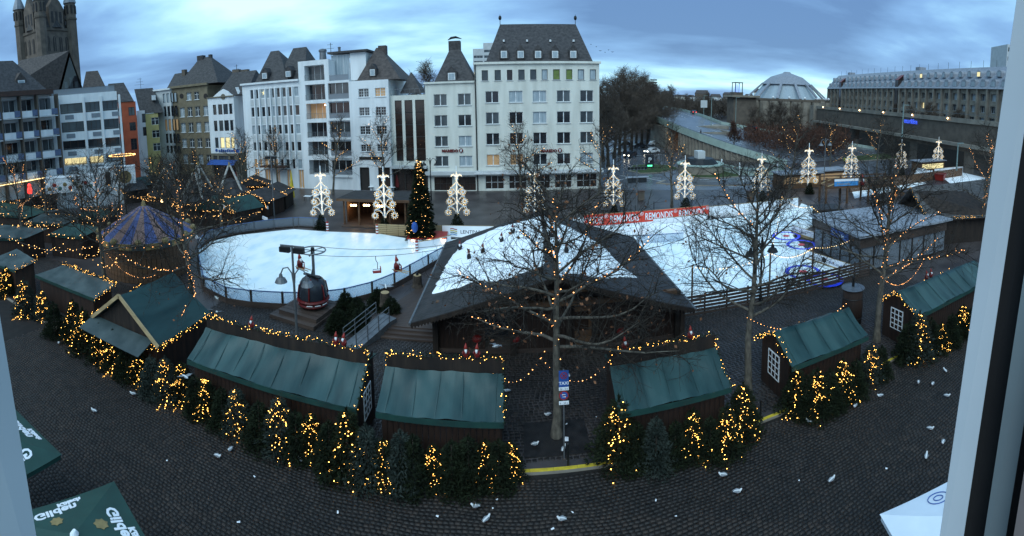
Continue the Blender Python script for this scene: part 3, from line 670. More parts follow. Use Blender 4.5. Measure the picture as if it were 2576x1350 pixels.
def maredo(hh, px, size):
    x, z = hh.loc(px, R3(944)); text('shop_sign', 'MAREDO', size, 'red_dark', hh.t, upright(x, -0.12, z), extrude=0.05, sx=1.05, bold=0.03)
    x2 = x + size * 5.1; hh_ = MB()
    for i in range(16): pass
    MB().tube([(x2, -0.2, z + size * 0.4), (x2, -0.06, z + size * 0.4)], size * 0.55, 14).build('sign_disc', 'red_dark', hh.t)
    MB().prism_y([(x2 - .22, z + .42), (x2 + .22, z + .42), (x2 + .12, z + .3), (x2 + .1, z + .08), (x2, z + .02), (x2 - .1, z + .08), (x2 - .12, z + .3)], -0.23, -0.205).build('sign_emblem', 'frame_white', hh.t)
maredo(h, C3(1455), 0.62)
MB().cyl(0.12, -0.12, 0, H, 0.09, None, 8).build('downpipe', 'metal_dark', h.t)
cream = h
# --- cream narrow tower house
xl2 = YP(1075, 400, YF).x
h = House('cream_narrow_building', 'narrow cream building with pyramid slate roof and capped chimney', (xl2, YF), (xl - 0.02, YF), 15)
H = h.loc(1140, R3(478))[1]; wl_ = []
for a, b in h.cols(cc(C3, [(738, 826), (900, 988)]), R3(720)):
    for z in h.rows(cc(R3, [(550, 628), (693, 768), (835, 905), (970, 1040)]), C3(860)): wl_.append((a, b, *z, 'double'))
for a, b in h.cols(cc(C3, [(738, 860), (898, 1018)]), R3(1150)): wl_.append((a, b, 0.1, h.loc(1140, R3(1112))[1], 'six'))
h.wall(H, [w[:4] for w in wl_], 'cream_wall')
for i, (a, b, c, d, k) in enumerate(wl_):
    h.window(a, b, c, d, k, 'frame_white' if k == 'double' else 'frame_dark', pane_pick({'pane': 4, 'pane_grey': 3, 'pane_curtain': 2}) if k == 'double' else 'pane_brown', sill='grey_wall' if k == 'double' else None)
h.box('cornice', 'cream_wall', -0.15, h.L, -0.3, 0.3, H, H + 0.3)
h.box('canopy', 'grey_wall', -0.3, h.L - 0.02, -1.0, -0.01, zb - 0.6, zb - 0.05)
h.hip_px((C3(735), C3(1012), R3(470)), (C3(858), C3(895), R3(215)), y0=0.6, y1=11)
x, z = h.loc(C3(876), R3(215), 5.8); MB().box(x - 1.0, x + 1.0, 5.0, 6.6, z - 1.2, z + 0.5).build('chimney', 'slate', h.t)
MB().tube([(x - 1.2, 5.8, z + 0.75), (x - 0.6, 5.8, z + 1.1), (x + 0.2, 5.8, z + 1.2), (x + 1.2, 5.8, z + 0.9)], [0.05, 0.22, 0.22, 0.05], 6).build('chimney_cowl', 'metal_dark', h.t)
h.dormer(None, C3(853), R3(375), R3(462), 1.8, 0.8)
maredo(h, C3(790), 0.62)
# --- dark glazed infill
xl3 = YP(986, 400, YF).x
h = House('glazed_infill_building', 'narrow white building with three tall dark glazed strips', (xl3, YF + 0.3), (xl2 - 0.02, YF + 0.3), 14)
H = h.loc(1030, R3(558))[1]; st = h.cols(cc(C3, [(477, 524), (543, 596), (614, 676)]), R3(800)); zt, zb3 = h.loc(1030, R3(592))[1], 5.0
wl_ = [(a, b, zb3, zt) for a, b in st]
h.wall(H, wl_, 'cream_wall', z0=4.2)
for a, b, c, d in wl_:
    for k in range(5): h.window(a, b, c + (d - c) * k / 5, c + (d - c) * (k + 1) / 5 - 0.04, 'single', 'frame_dark', 'pane_brown', y=0.12)
h.box('shopfront', 'pane_brown', 0.1, h.L - 0.1, 0.3, 14, 0, 4.15); h.box('canopy', 'grey_wall', -0.1, h.L, -1.4, -0.01, 3.9, 4.3)
for k in range(4): h.box('shopfront_post', 'frame_dark', 0.1 + k * (h.L - 0.4) / 3, 0.3 + k * (h.L - 0.4) / 3, 0.1, 0.29, 0, 3.9)
h.hip_px((C3(505), C3(650), R3(545)), (C3(578), C3(585), R3(405)), y0=1.5, y1=7)
MB().bar((0.1, 0.1, H + 1.0), (h.L - 0.1, 0.1, H + 1.0), 0.05).build('roof_railing', 'metal_grey', h.t)
for k in range(8): MB().box(0.1 + k * (h.L - 0.3) / 7, 0.14 + k * (h.L - 0.3) / 7, 0.08, 0.12, H, H + 0.97).build('baluster', 'metal_grey', h.t)
# --- white house with steep roof
xl4 = YP(887, 400, YF).x
h = House('white_steep_roof_house', 'bright white house with pairs of lattice windows and steep slate roof', (xl4, YF - 0.4), (xl3 - 0.02, YF - 0.4), 14)
H = h.loc(930, R3(458))[1]; wl_ = []
for a, b in h.cols(cc(C3, [(231, 300), (342, 412)]), R3(660)):
    for z in h.rows(cc(R3, [(512, 570), (640, 697), (767, 825), (892, 940)]), C3(310)): wl_.append((a, b, *z))
dz = h.loc(930, R3(1035))[1]
ar = h.cols(cc(C3, [(235, 300), (360, 440)]), R3(1100))
doors = [(a, b, 0.0, dz - 0.3) for a, b in ar]
h.wall(H, wl_ + doors, 'white_wall')
for i, w in enumerate(wl_): h.window(*w, 'grid', 'frame_white', 'pane_warm' if i == 4 else pane_pick({'pane': 2, 'pane_grey': 3}), sill='white_wall')
for i, (a, b, c, d) in enumerate(doors): h.box('doorway', 'pane_brown' if i else 'frame_dark', a, b, 0.4, 0.5, c, d)
h.hip_px((C3(212), C3(508), R3(457)), (C3(345), C3(372), R3(238)), mt='slate_brown', y0=0.1, y1=11)
h.dormer(None, C3(318), R3(355), R3(432), 1.3, 0.5)
x, z = h.loc(C3(388), R3(225), 5.5); h.box('chimney', 'slate_brown', x - 0.7, x + 0.7, 5, 6.2, z - 5, z)
x, z = h.loc(C3(315), R3(985)); h.box('house_sign', 'frame_dark', x - 2.2, x + 2.2, -0.1, -0.02, z - 0.25, z + 0.25)
# --- white balcony apartment block
xl5 = YP(762, 400, YF).x
h = House('white_balcony_block', 'white apartment block with stacked balconies and glass penthouse', (xl5, YF), (xl4 - 0.02, YF), 16)
Hm = h.loc(820, R2y(365))[1]; H5 = h.loc(790, R2y(190))[1]
lc = h.cols(cc(C2x, [(1300, 1462)]), R2y(600))[0]; rc = h.cols(cc(C2x, [(1488, 1665)]), R2y(600))[0]
rws = h.rows(cc(R2y, [(228, 355), (388, 520), (548, 678), (708, 833), (866, 985), (1020, 1140)]), C2x(1400))
hl = [(*lc, *z) for z in rws] + [(*rc, *z) for z in rws[1:]]
h.wall(H5, hl, 'white_wall', x1=lc[1] + 0.9, reveal=1.6); 
h.wall(Hm, [(*rc, *z) for z in rws[1:]], 'white_wall', x0=lc[1] + 0.902, name='wall', reveal=0.3)
for i, z in enumerate(rws):
    o = h.window(lc[0] + 0.1, lc[1] - 0.1, z[0], z[1], 'triple', 'frame_white', 'pane_warm' if i == 2 else pane_pick({'pane_grey': 3, 'pane': 2}), y=1.5)
    rl = MB()
    rl.box(lc[0], lc[1], -0.05, -0.0, z[0] + 0.95, z[0] + 1.0)
    for k in range(5): rl.box(lc[0], lc[1], -0.04, -0.02, z[0] + 0.12 + k * 0.16, z[0] + 0.145 + k * 0.16)
    for k in range(6): xx = lc[0] + (lc[1] - lc[0]) * k / 5; rl.box(xx - 0.02, xx + 0.02, -0.045, -0.005, z[0], z[0] + 0.95)
    rl.build('balcony_railing', 'metal_grey', h.t)
    if i:
        h.window(rc[0] + 0.05, rc[1] - 0.05, z[0], z[1], 'triple', 'frame_white', pane_pick({'pane_grey': 3, 'pane': 3}), y=0.22)
        h.box('spandrel_railing', 'metal_grey', rc[0], rc[1], -0.04, -0.01, z[0] + 0.9, z[0] + 0.96); h.box('spandrel_glass', 'balcony_glass', rc[0] + 0.02, rc[1] - 0.02, -0.03, -0.015, z[0] + 0.05, z[0] + 0.88)
        h.box('balcony_slab', 'white_wall', rc[0] - 0.15, rc[1] + 0.15, -0.3, -0.001, z[0] - 0.4, z[0] - 0.02)
x0p, zp = h.loc(C3(40), R3(300), 3); x1p, _ = h.loc(C3(275), R3(300), 3)
h.box('penthouse', 'white_wall', x0p + 3.6, x1p, 3, 12, Hm, zp + 0.4); pw = h.window(x0p, x0p + 3.5, Hm + 0.1, zp + 0.2, 'triple', 'frame_white', 'pane_curtain', y=3.0)
h.box('penthouse_roof', 'slate', x0p - 0.4, x1p + 0.5, 2.3, 12.5, zp + 0.45, zp + 0.8); h.box('penthouse_railing', 'metal_grey', rc[0] - 0.3, h.L - 0.1, 0.05, 0.1, Hm + 0.95, Hm + 1.0)
h.box('penthouse_glass', 'balcony_glass', rc[0] - 0.3, h.L - 0.1, 0.06, 0.09, Hm + 0.05, Hm + 0.93)
h.box('lamp', 'lamp_warm', lc[1] - 0.35, lc[1] - 0.15, 0.3, 0.5, rws[2][1] - 0.45, rws[2][1] - 0.25)
for (c, zt, r) in ((1435, 112, 0.75), (1573, 85, 0.3)):
    x, z = h.loc(C2x(c), R2y(zt), 6); MB().cyl(x, 6, H5 - 0.5, z, r, r * 0.8, 10).ball((x, 6, z), r * 1.15, 8, 5, 0.5).build('flue', 'metal_grey', h.t)
def aerial(hh, px, pyt, pyb, yd, arms=3):
    x, zt = hh.loc(px, pyt, yd); _, zb_ = hh.loc(px, pyb, yd); b = MB().box(x - 0.04, x + 0.04, yd - 0.04, yd + 0.04, zb_, zt)
    for k in range(arms): zz = zt - 0.35 - k * 0.7; w = 0.7 + 0.4 * k; b.box(x - w, x + w * 0.6, yd - 0.03, yd + 0.03, zz, zz + 0.05)
    b.build('aerial', 'metal_dark', hh.t)
aerial(h, C2x(1500), R2y(45), R2y(150), 6)
# --- white office with nine window strips
xl6 = YP(620, 400, YF).x
h = House('white_office_building', 'white office building with nine narrow window strips, fins and twin steep roofs', (xl6, YF), (xl5 - 0.02, YF), 15)
H = h.loc(690, R2y(378))[1]; wl_ = []
cols = h.cols(cc(C2x, [(842, 870), (888, 911), (928, 962), (977, 1002), (1020, 1042), (1060, 1090), (1107, 1137), (1160, 1184), (1207, 1242)]), R2y(620))
rws = h.rows(cc(R2y, [(422, 500), (572, 655), (727, 805), (870, 945), (1012, 1090)]), C2x(1040))
wl_ = [(*c, *z) for z in rws for c in cols]
gd = [(cols[i][0], cols[i][1] + 0.2, 0, 3.4) for i in (0, 2, 4, 6, 8)]
h.wall(H, wl_ + gd, 'white_wall')
for i, w in enumerate(wl_):
    p = pane_pick({'pane': 3, 'pane_grey': 4, 'pane_curtain': 3, 'pane_brown': 2})
    if i >= 36 and i % 9 in (0, 1, 2, 4): p = 'pane_warm'
    h.window(*w, 'single', 'frame_white', p)
for w in gd: h.window(*w, 'double', 'frame_white', 'pane_warm', y=0.2)
for z in rws[:-1]:
    for a, b in zip([None] + cols[:-1], cols): h.box('spandrel', 'grey_wall', b[0] - 0.05, b[1] + 0.05, -0.03, -0.004, z[0] - 1.35, z[0] - 0.12)
for a, b in zip(cols, cols[1:]):
    xm = (a[1] + b[0]) / 2; h.box('fin', 'white_wall', xm - 0.13, xm + 0.13, -0.32, -0.002, 4.2, H - 0.9)
h.box('cornice', 'white_wall', -0.2, h.L, -0.4, 0.3, H, H + 0.35)
h.hip_px((C2x(868), C2x(1150), R2y(370)), (C2x(1003), C2x(1070), R2y(112)), y0=0.5, y1=12); h.hip_px((C2x(1045), C2x(1290), R2y(368)), (C2x(1190), C2x(1300), R2y(84)), y0=0.8, y1=13)
h.dormer(None, C2x(948), R2y(265), R2y(348), 1.5, 0.7); h.dormer(None, C2x(1145), R2y(248), R2y(333), 1.5, 0.9)
x, z = h.loc(C2x(945), R2y(462)); b = MB()
b.prism_y([(x + (0.5 if i % 2 == 0 else 0.2) * math.sin(i * math.pi / 5), z + (0.5 if i % 2 == 0 else 0.2) * math.cos(i * math.pi / 5)) for i in range(10)], 0.08, 0.12); b.build('window_star', 'pane_lit', h.t)
h.box('awning', 'frame_brown', cols[2][0], cols[6][1], -2.0, -0.35, 4.0, 4.25)
# --- white gabled house at the alley, with olive ground floor
Y5 = 80.0
xa, xb = YP(532, 400, Y5).x, YP(597, 400, Y5).x
h = House('white_gable_house', 'white corner house with curved gable, blue awning and lit second-floor windows', (xa, Y5), (xb, Y5), 9)
H = h.loc(560, R2y(492))[1]; cols = h.cols(cc(C2x, [(530, 558), (573, 607), (616, 654), (664, 700)]), R2y(700)); rws = h.rows(cc(R2y, [(555, 640), (690, 778), (832, 920)]), C2x(610))
zsh = h.loc(560, R2y(965))[1]
wl_ = [(*c, *z) for z in rws for c in cols]
h.wall(H, wl_, 'white_wall', z0=zsh)
for i, w in enumerate(wl_): h.window(*w, 'single', 'frame_brown', 'pane_lit' if i in (9, 10, 11) else pane_pick({'pane': 3, 'pane_grey': 2}))
lw = h.rows(cc(R2y, [(985, 1050)]), C2x(610))[0]; lc_ = h.cols(cc(C2x, [(530, 562), (577, 655), (668, 705)]), R2y(1020))
h.wall(zsh - 0.02, [(*c, *lw) for c in lc_] + [(0.5, h.L - 0.5, 0, 2.9)], 'olive_wall', name='ground_floor', y=-0.05)
for c in lc_: h.window(*c, *lw, 'triple', 'frame_brown', 'pane_grey', y=0.1)
h.box('shopfront', 'pane_brown', 0.5, h.L - 0.5, 0.25, 0.4, 0, 2.9); MB().slab([(-0.2, -0.08, 4.3), (h.L, -0.08, 4.3), (h.L, -1.6, 3.4), (-0.2, -1.6, 3.4)], 0.05).build('awning', 'blue', h.t)
gx0, gx1 = h.loc(C2x(520), R2y(492))[0], h.loc(C2x(690), R2y(480))[0]; gm = h.loc(C2x(605), R2y(430)); b = MB()
b.prism_y([(gx0, H), (gx1, H), (gx1 - 0.8, H + 0.5), (gm[0] + 1.1, gm[1] - 0.5), (gm[0], gm[1]), (gm[0] - 1.1, gm[1] - 0.5), (gx0 + 0.8, H + 0.5)], -0.05, 0.4); b.build('gable', 'white_wall', h.t)
MB().tube([(gm[0], -0.06, gm[1] - 1.6), (gm[0], -0.11, gm[1] - 1.6)], 0.6, 16).build('oculus', 'olive_wall', h.t)
h.box('cornice', 'olive_wall', -0.1, h.L + 0.2, -0.25, -0.055, H - 0.15, H + 0.1)
x, z = h.loc(C2x(555), R2y(952)); sg = MB().tube([(x, -0.1, z + 0.35), (x, -0.04, z + 0.35)], 0.32, 10); sg.tube([(x + 5.6, -0.1, z + 0.25), (x + 5.6, -0.04, z + 0.25)], 0.34, 10)
for k in range(9): sg.prism_y([(x + 0.55 + k * 0.55, z), (x + 0.95 + k * 0.55, z), (x + 0.98 + k * 0.55, z + 0.42 + 0.14 * (k * 5 % 3)), (x + 0.6 + k * 0.55, z + 0.5)], -0.1, -0.04)
sg.build('wrought_sign', 'blue', h.t)
# its receding side wing
pb = YP(620, 400, YF + 10); h2 = House('white_side_wing', 'white side wing of the gabled corner house with single dark windows', (xb + 0.02, Y5 + 0.25), (pb.x - 0.3, pb.y - 1.0), 0.6)
c_ = h2.cols(cc(C2x, [(745, 777)]), R2y(700))[0]; rr = h2.rows(cc(R2y, [(550, 640), (688, 778), (830, 920), (985, 1055)]), C2x(760)); H2 = h2.loc(612, R2y(485))[1]
h2.wall(H2, [(*c_, *z) for z in rr], 'white_wall', z0=0)
for z in rr: h2.window(*c_, *z, 'single', 'frame_brown', 'pane')
h.hip_px((C2x(540), C2x(800), R2y(482)), (C2x(690), C2x(885), R2y(282)), y0=0.4, y1=12)
for c in (720, 790): x, z = h.loc(C2x(c), R2y(275), 7); h.box('chimney', 'brown_conc', x - 0.9, x + 0.9, 6.5, 7.5, z - 3, z + 0.2)
aerial(h, C2x(718), R2y(225), R2y(275), 7)
MB().bar(Vector((*h.loc(C2x(728), R2y(415), 1.5)[:1], 1.2, h.loc(C2x(728), R2y(415), 1.5)[1])), Vector((h.loc(C2x(750), R2y(470), 1.0)[0], 0.7, h.loc(C2x(750), R2y(470), 1.0)[1])), 0.7, 0.1).build('skylight', 'frame_white', h.t)
# --- tan building
Y4 = 84.0
xa, xb = YP(C2x(222), 400, Y4).x, YP(C2x(514), 400, Y4).x
h = House('tan_building', 'tan stone building with arched windows and tall hipped roof with twin chimneys', (xa, Y4), (xb, Y4), 13)
H = h.loc(490, R2y(405))[1]; cols = h.cols(cc(C2x, [(254, 292), (317, 356), (381, 420), (449, 488)]), R2y(680)); wl_ = [(*c, *z) for z in h.rows(cc(R2y, [(577, 656), (708, 788), (842, 915), (975, 1050)]), C2x(370)) for c in cols]
tz = h.rows(cc(R2y, [(455, 518)]), C2x(370))[0]; wl_ += [(*c, *tz) for c in cols[1:3]]
h.wall(H, wl_, 'tan_wall')
for w in wl_:
    o = h.window(*w, 'cross', 'frame_white', pane_pick({'pane_grey': 3, 'pane_curtain': 2}), sill='white_wall')
    xm, hw = (w[0] + w[1]) / 2, (w[1] - w[0]) / 2; MB().prism_y([(-0.1, w[3] - w[2])] + [(hw - math.cos(t) * (hw + 0.1), w[3] - w[2] + math.sin(t) * 0.42) for t in np.linspace(0.3, math.pi - 0.3, 7)] + [(2 * hw + 0.1, w[3] - w[2])], -0.24, -0.165).build('arch_stone', 'olive_wall', o)
for c in (263, 463): x, z = h.loc(C2x(c), R2y(488)); MB().tube([(x, 0.02, z), (x, -0.06, z)], 0.6, 16).build('oculus', 'frame_dark', h.t)
h.box('cornice', 'tan_wall', -0.3, h.L + 0.3, -0.5, 0.2, H, H + 0.5)
h.hip_px((C2x(222), C2x(565), R2y(392)), (C2x(412), C2x(505), R2y(165)), y0=-0.1, y1=12)
x, z = h.loc(C2x(425), R2y(152), 6); h.box('chimney', 'slate', x - 0.9, x + 0.9, 5.4, 6.6, z - 2.5, z); x, z = h.loc(C2x(502), R2y(142), 6); h.box('chimney', 'slate', x - 0.35, x + 0.35, 5.6, 6.4, z - 5, z)
# --- concrete framed block left of it
h = House('grid_front_block', 'narrow concrete-framed block with dark window grid beside tan building', (YP(C2x(72), 400, Y4).x, Y4 - 0.5), (xa - 0.02, Y4 - 0.5), 12)
H = h.loc(425, R2y(435))[1]; c_ = h.cols(cc(C2x, [(118, 138), (148, 170), (180, 200), (208, 228)]), R2y(650)); zz = h.rows(cc(R2y, [(462, 540), (570, 655), (680, 775), (800, 880), (900, 960)]), C2x(170))
hh = [(*c, *z) for z in zz for c in c_]; h.wall(H, hh, 'grey_wall')
for i, w in enumerate(hh): h.window(*w, 'single', 'frame_dark', 'pane_curtain' if i < 4 else ('pane_warm' if 8 <= i < 12 else 'pane'), y=0.15)
h.box('cornice', 'white_wall', -0.3, h.L, -0.4, 0.2, H, H + 0.4); h.hip_px((C2x(128), C2x(345), R2y(432)), (C2x(205), C2x(345), R2y(293)), y0=0.5, y1=11)
x, z = h.loc(C2x(283), R2y(268), 5); h.box('chimney', 'brown_conc', x - 0.5, x + 0.5, 4.6, 5.6, z - 2, z)
# --- small houses in the gap: yellow, white, orange
def gap_house(name, label, pxl, pxr, pyt, D, mt, wcol, wrow, frame, roof=None):
    a, b = AZ(pxl, D), AZ(pxr, D); h = House(name, label, a, b, 10); H = h.loc((pxl + pxr) / 2, pyt)[1]; xm = (pxl + pxr) / 2
    hh = [(*c, *z) for z in h.rows(wrow, xm) for c in h.cols(wcol, (wrow[0][0] + wrow[-1][1]) / 2)]
    h.wall(H, hh, mt)
    for w in hh: h.window(*w, 'cross', frame, pane_pick({'pane': 2, 'pane_grey': 2}))
    if roof: h.hip_px(*roof, y0=-0.2, y1=9)
    return h
g1 = gap_house('yellow_house', 'small yellow house at the end of the gap, with white lattice windows', C1(1000), C1(1088), C1(765), 112, 'yellow_wall', cc(C1, [(1028, 1078)]), cc(C1, [(793, 843), (880, 930), (968, 1020)]), 'frame_white', ((C1(945), C1(1105), C1(765)), (C1(905), C1(1030), C1(598))))
x, z = g1.loc(C1(1037), C1(660), 1.0); MB().box(x - 0.5, x + 0.5, 0.8, 2.5, z - 0.6, z + 0.6).build('dormer', 'frame_white', g1.t)
aerial(g1, C1(945), C1(525), C1(600), 4)
g2 = gap_house('slim_white_house', 'slim white house squeezed between orange and yellow houses', C1(945), C1(1000), C1(745), 106, 'white_wall', cc(C1, [(962, 986)]), cc(C1, [(768, 828), (858, 918)]), 'frame_dark')
g3 = gap_house('orange_house', 'orange rendered house with dark windows beside the white balcony block', C1(790), C1(943), C1(688), 99, 'orange_wall', cc(C1, [(800, 832), (876, 918)]), cc(C1, [(725, 782), (828, 885), (938, 1015)]), 'frame_dark', ((C1(715), C1(905), C1(690)), (C1(730), C1(835), C1(562))))
# --- white balcony building and dark balcony building on the left
a, b = AZ(138, 80), AZ(306, 80)
h = House('white_balcony_building', 'white building with horizontal balcony bands and grey glass railings on the left', a, b, 14)
H = h.loc(220, C1(630))[1]; xc = [h.loc(C1(c), 300)[0] for c in (400, 573, 690, 815)]
lev = [(h.loc(220, C1(a_))[1], h.loc(220, C1(b_))[1]) for a_, b_ in ((758, 690), (885, 815), (1005, 942), (1110, 1060))]
hh = [(xc[i] + 0.25, xc[i + 1] - 0.25, z0, z1) for z0, z1 in lev for i in range(3)]
h.wall(H, hh, 'white_wall', reveal=1.5)
for i, w in enumerate(hh):
    h.window(*w, 'triple', 'frame_brown', 'pane_lit' if i in (9, 10) else pane_pick({'pane_grey': 3, 'pane': 2, 'pane_curtain': 1}), y=1.4)
    xm = w[0] + (w[1] - w[0]) * (0.2 + 0.35 * (i * 37 % 3) / 2); h.box('railing_glass', 'balcony_glass', xm, xm + 1.5, -0.08, -0.03, w[2] - 1.0, w[2] - 0.25)
    h.box('railing', 'metal_grey', w[0], w[1], -0.02, 0.03, w[2] + 0.25, w[2] + 0.3)
h.box('roof_railing', 'balcony_glass', 0.3, h.L - 0.3, 0.3, 0.34, H, H + 1.0); h.box('handrail', 'metal_grey', 0.3, h.L - 0.3, 0.28, 0.36, H + 1.0, H + 1.05)
for k in (0, 1, 2, 3): h.box('pier', 'white_wall', xc[k] - 0.18, xc[k] + 0.18, -0.25, -0.002, 3.2, H - 0.6)
a2 = AZ(-60, 74)
h = House('grey_balcony_building', 'dark grey building with white balcony fronts, blue panels and mansard roof at far left', a2, AZ(137, 79), 14)
H = h.loc(70, C1(632))[1]; xs_ = [h.loc(C1(c), 330)[0] for c in (-150, 5, 135, 250, 385)]
lev = [(h.loc(70, C1(b_))[1], h.loc(70, C1(a_))[1]) for a_, b_ in ((670, 752), (820, 890), (955, 1035), (1090, 1165))]
hh = [(xs_[i] + 0.15, xs_[i + 1] - 0.15, z0, z1) for z0, z1 in lev for i in range(4)]
h.wall(H, hh, 'grey_wall', reveal=1.2)
for i, w in enumerate(hh):
    h.window(*w, 'triple', 'frame_white', pane_pick({'pane_grey': 4, 'pane': 2}), y=1.1)
    h.box('balcony_front', 'white_wall', w[0] - 0.1, w[0] + (w[1] - w[0]) * 0.66, -1.15, -1.05, w[2] - 0.95, w[2] + 0.05); h.box('blue_panel', 'pale_blue', w[0] + (w[1] - w[0]) * 0.68, w[1] + 0.1, -1.13, -1.07, w[2] - 0.85, w[2] + 0.15)
    h.box('balcony_slab', 'grey_wall', w[0] - 0.12, w[1] + 0.12, -1.2, -0.01, w[2] - 1.15, w[2] - 0.97)
for x in xs_: h.box('pier', 'brown_conc', x - 0.12, x + 0.12, -1.25, -0.01, 2.5, H - 0.4)
h.box('fascia', 'frame_brown', -1, h.L + 0.1, -1.5, 0.3, H - 0.35, H + 0.45)
h.hip((-8, h.loc(C1(310), C1(625), 0)[0], H + 0.45), (-4, h.loc(C1(90), C1(408), 5)[0], h.loc(C1(90), C1(408), 5)[1]), 'slate', -0.5, 11)
h.dormer(None, C1(140), C1(500), C1(610), 1.9, 1.0, mt='slate_brown')
h.box('shop_front', 'pane_brown', 0.2, h.L - 0.2, -0.05, -0.01, 0.2, 3.0); x, z = h.loc(40, 462); MB().tube([(-2, -1.6, z), (xs_[3], -1.6, z + 0.5)], 0.07, 6).build('light_tube', 'bulb_white', h.t)
# --- brown gabled hall and small roofs in front of the church
h = House('brown_gable_hall', 'large brown pitched roof with open gable in front of church tower', AZ(C1(120), 108), AZ(C1(560), 112), 16)
zE = h.loc(100, C1(620))[1]; x0_, zr = h.loc(C1(140), C1(400), 8); x1_, zr2 = h.loc(C1(465), C1(342), 0); xe, ze = h.loc(C1(560), C1(610), 0)
h.wall(zE, [], 'brown_conc')
gL, _ = h.loc(C1(395), C1(610), 0)
MB().add([(-3, 0, zE), (gL, -0.1, zE), (x1_, -0.1, zr2), (x0_, 8, zr2 - 0.6), (-3, 16, zE), (xe, -0.1, zE), (xe, 15, zE), (x1_, 15, zr2)], [(0, 1, 2, 3), (0, 3, 4), (2, 5, 6, 7), (3, 2, 7), (4, 3, 7, 6)]).build('roof', 'slate_brown', h.t)
MB().prism_y([(gL + 0.6, zE + 0.1), (xe - 0.6, zE + 0.1), (x1_, zr2 - 1.5)], -0.3, -0.12).build('gable_glass', 'pane', h.t)
for k in range(3): MB().box(gL + 1.5 + k * 1.3, gL + 2.3 + k * 1.3, -0.36, -0.31, zE + 0.4, zE + 1.9 + (1 if k == 1 else 0)).build('window', 'pane_grey', h.t)
for c in (190, 237): x, z = h.loc(C1(c), C1(488), 3.5); MB().bar((x, 2.6, z - 0.9), (x + 0.5, 3.4, z + 0.7), 0.6, 0.12).build('skylight', 'frame_white', h.t)
h = House('small_gable_roof_house', 'small dark pitched roof right of the brown gable', AZ(C1(555), 104), AZ(C1(730), 104), 9)
h.wall(h.loc(C1(640), C1(640))[1], [], 'brown_conc'); e1 = h.loc(C1(640), C1(640))[1]
h.hip_px((C1(545), C1(735), C1(640)), (C1(580), C1(660), C1(480)), 'slate_brown', 0, 8)
# --- Romanesque church tower
cp = AZ(142, 150); ct = thing('church_tower', 'tall Romanesque church tower with corner turrets and steep central spire', 'church', cp, math.radians(92))
z1 = ZD(140, 82, 150); W = 5.9
MB().box(-W, W, -W, W, 0, z1).build('tower_shaft', 'church', ct)
b = MB().box(-W - 0.3, W + 0.3, -W - 0.3, W + 0.3, z1 - 0.4, z1 + 0.5); MB().box(-W - 0.25, W + 0.25, -W - 0.25, W + 0.25, z1 - 8.6, z1 - 8.0).build('string_course', 'brown_conc', ct); b.build('string_course', 'brown_conc', ct)
for sx in (-1, 1):
    for sy in (-1, 1):
        zt = z1 + 8.5
        tr = MB().tube([(sx * W, sy * W, 0), (sx * W, sy * W, zt)], 1.75, 8).build('corner_turret', 'church', ct)
        MB().tube([(sx * W, sy * W, zt), (sx * W, sy * W, zt + 1.0), (sx * W, sy * W, zt + 6)], [2.1, 1.9, 0.1], 8).build('turret_roof', 'lead', tr)
        MB().tube([(sx * W, sy * W, z1 + 3.2), (sx * W, sy * W, z1 + 3.8)], 1.95, 8).build('string_course', 'brown_conc', tr)
        for k in range(8):
            a = k * math.pi / 4 + math.pi / 8; MB().bar((sx * W + 1.68 * math.cos(a), sy * W + 1.68 * math.sin(a), zt - 3.4), (sx * W + 1.68 * math.cos(a), sy * W + 1.68 * math.sin(a), zt - 0.8), 0.5, 0.5).build('arched_opening', 'frame_dark', tr)
MB().tube([(0, 0, z1 + 0.5), (0, 0, z1 + 6), (0, 0, z1 + 40)], [W * 1.2, W * 0.9, 0.3], 8).build('central_spire', 'slate', ct)
for sx, sy in ((0, -1), (-1, 0), (1, 0), (0, 1)):
    MB().prism_y([(-2.6, z1 - 0.2), (2.6, z1 - 0.2), (2.6, z1 + 7), (0, z1 + 11), (-2.6, z1 + 7)], -W - 0.35, -W + 3).build('gable_face', 'church', ct, rotz={(0, -1): 0, (1, 0): math.pi / 2, (0, 1): math.pi, (-1, 0): -math.pi / 2}[(sx, sy)])
for f, rz in enumerate((0, math.pi / 2, -math.pi / 2)):
    for k in range(4):
        x = -3.6 + k * 2.4; w = MB().prism_y([(x - 0.6, z1 - 6.8), (x + 0.6, z1 - 6.8), (x + 0.6, z1 - 2.8), (x + 0.3, z1 - 2.2), (x - 0.3, z1 - 2.2), (x - 0.6, z1 - 2.8)], -W - 0.05, -W - 0.012).build('arched_window', 'frame_dark', ct, rotz=rz)
        MB().box(x - 0.1, x + 0.1, -W - 0.14, -W - 0.055, z1 - 6.8, z1 - 2.4).build('mullion', 'church', w)
    for k in range(3):
        x = -1.6 + k * 1.6; MB().box(x - 0.45, x + 0.45, -W - 0.42, -W - 0.355, z1 + 2.0, z1 + 5.5).build('gable_window', 'frame_dark', ct, rotz=rz)
# --- tower block far behind
tb = AZ(1222, 260); h = House('distant_tower_block', 'pale grey stepped tower block behind the cream corner building', AZ(1196, 260), AZ(1262, 260), 20)
Ht = h.loc(1230, R3(205))[1]; Hs = h.loc(1210, R3(245))[1]; xm = h.loc(C3(1068), 120)[0]
zz = [6 + 3.05 * k for k in range(int((Hs - 7) / 3.05))]; hh = [(0.4, xm - 0.3, z, z + 1.5) for z in zz]
h.wall(Hs, hh, 'grey_wall', x1=xm)
for i, w in enumerate(hh): h.window(*w, 'triple', 'frame_white', 'pane_lit' if i in (len(hh) - 4, len(hh) - 6) else 'pane_grey')
hh = [(xm + 0.4, h.L - 0.3, z, z + 1.5) for z in [6 + 3.05 * k for k in range(int((Ht - 7) / 3.05))]]
h.wall(Ht, hh, 'grey_wall', x0=xm + 0.01)
for w in hh: h.window(*w, 'triple', 'frame_white', 'pane_grey')
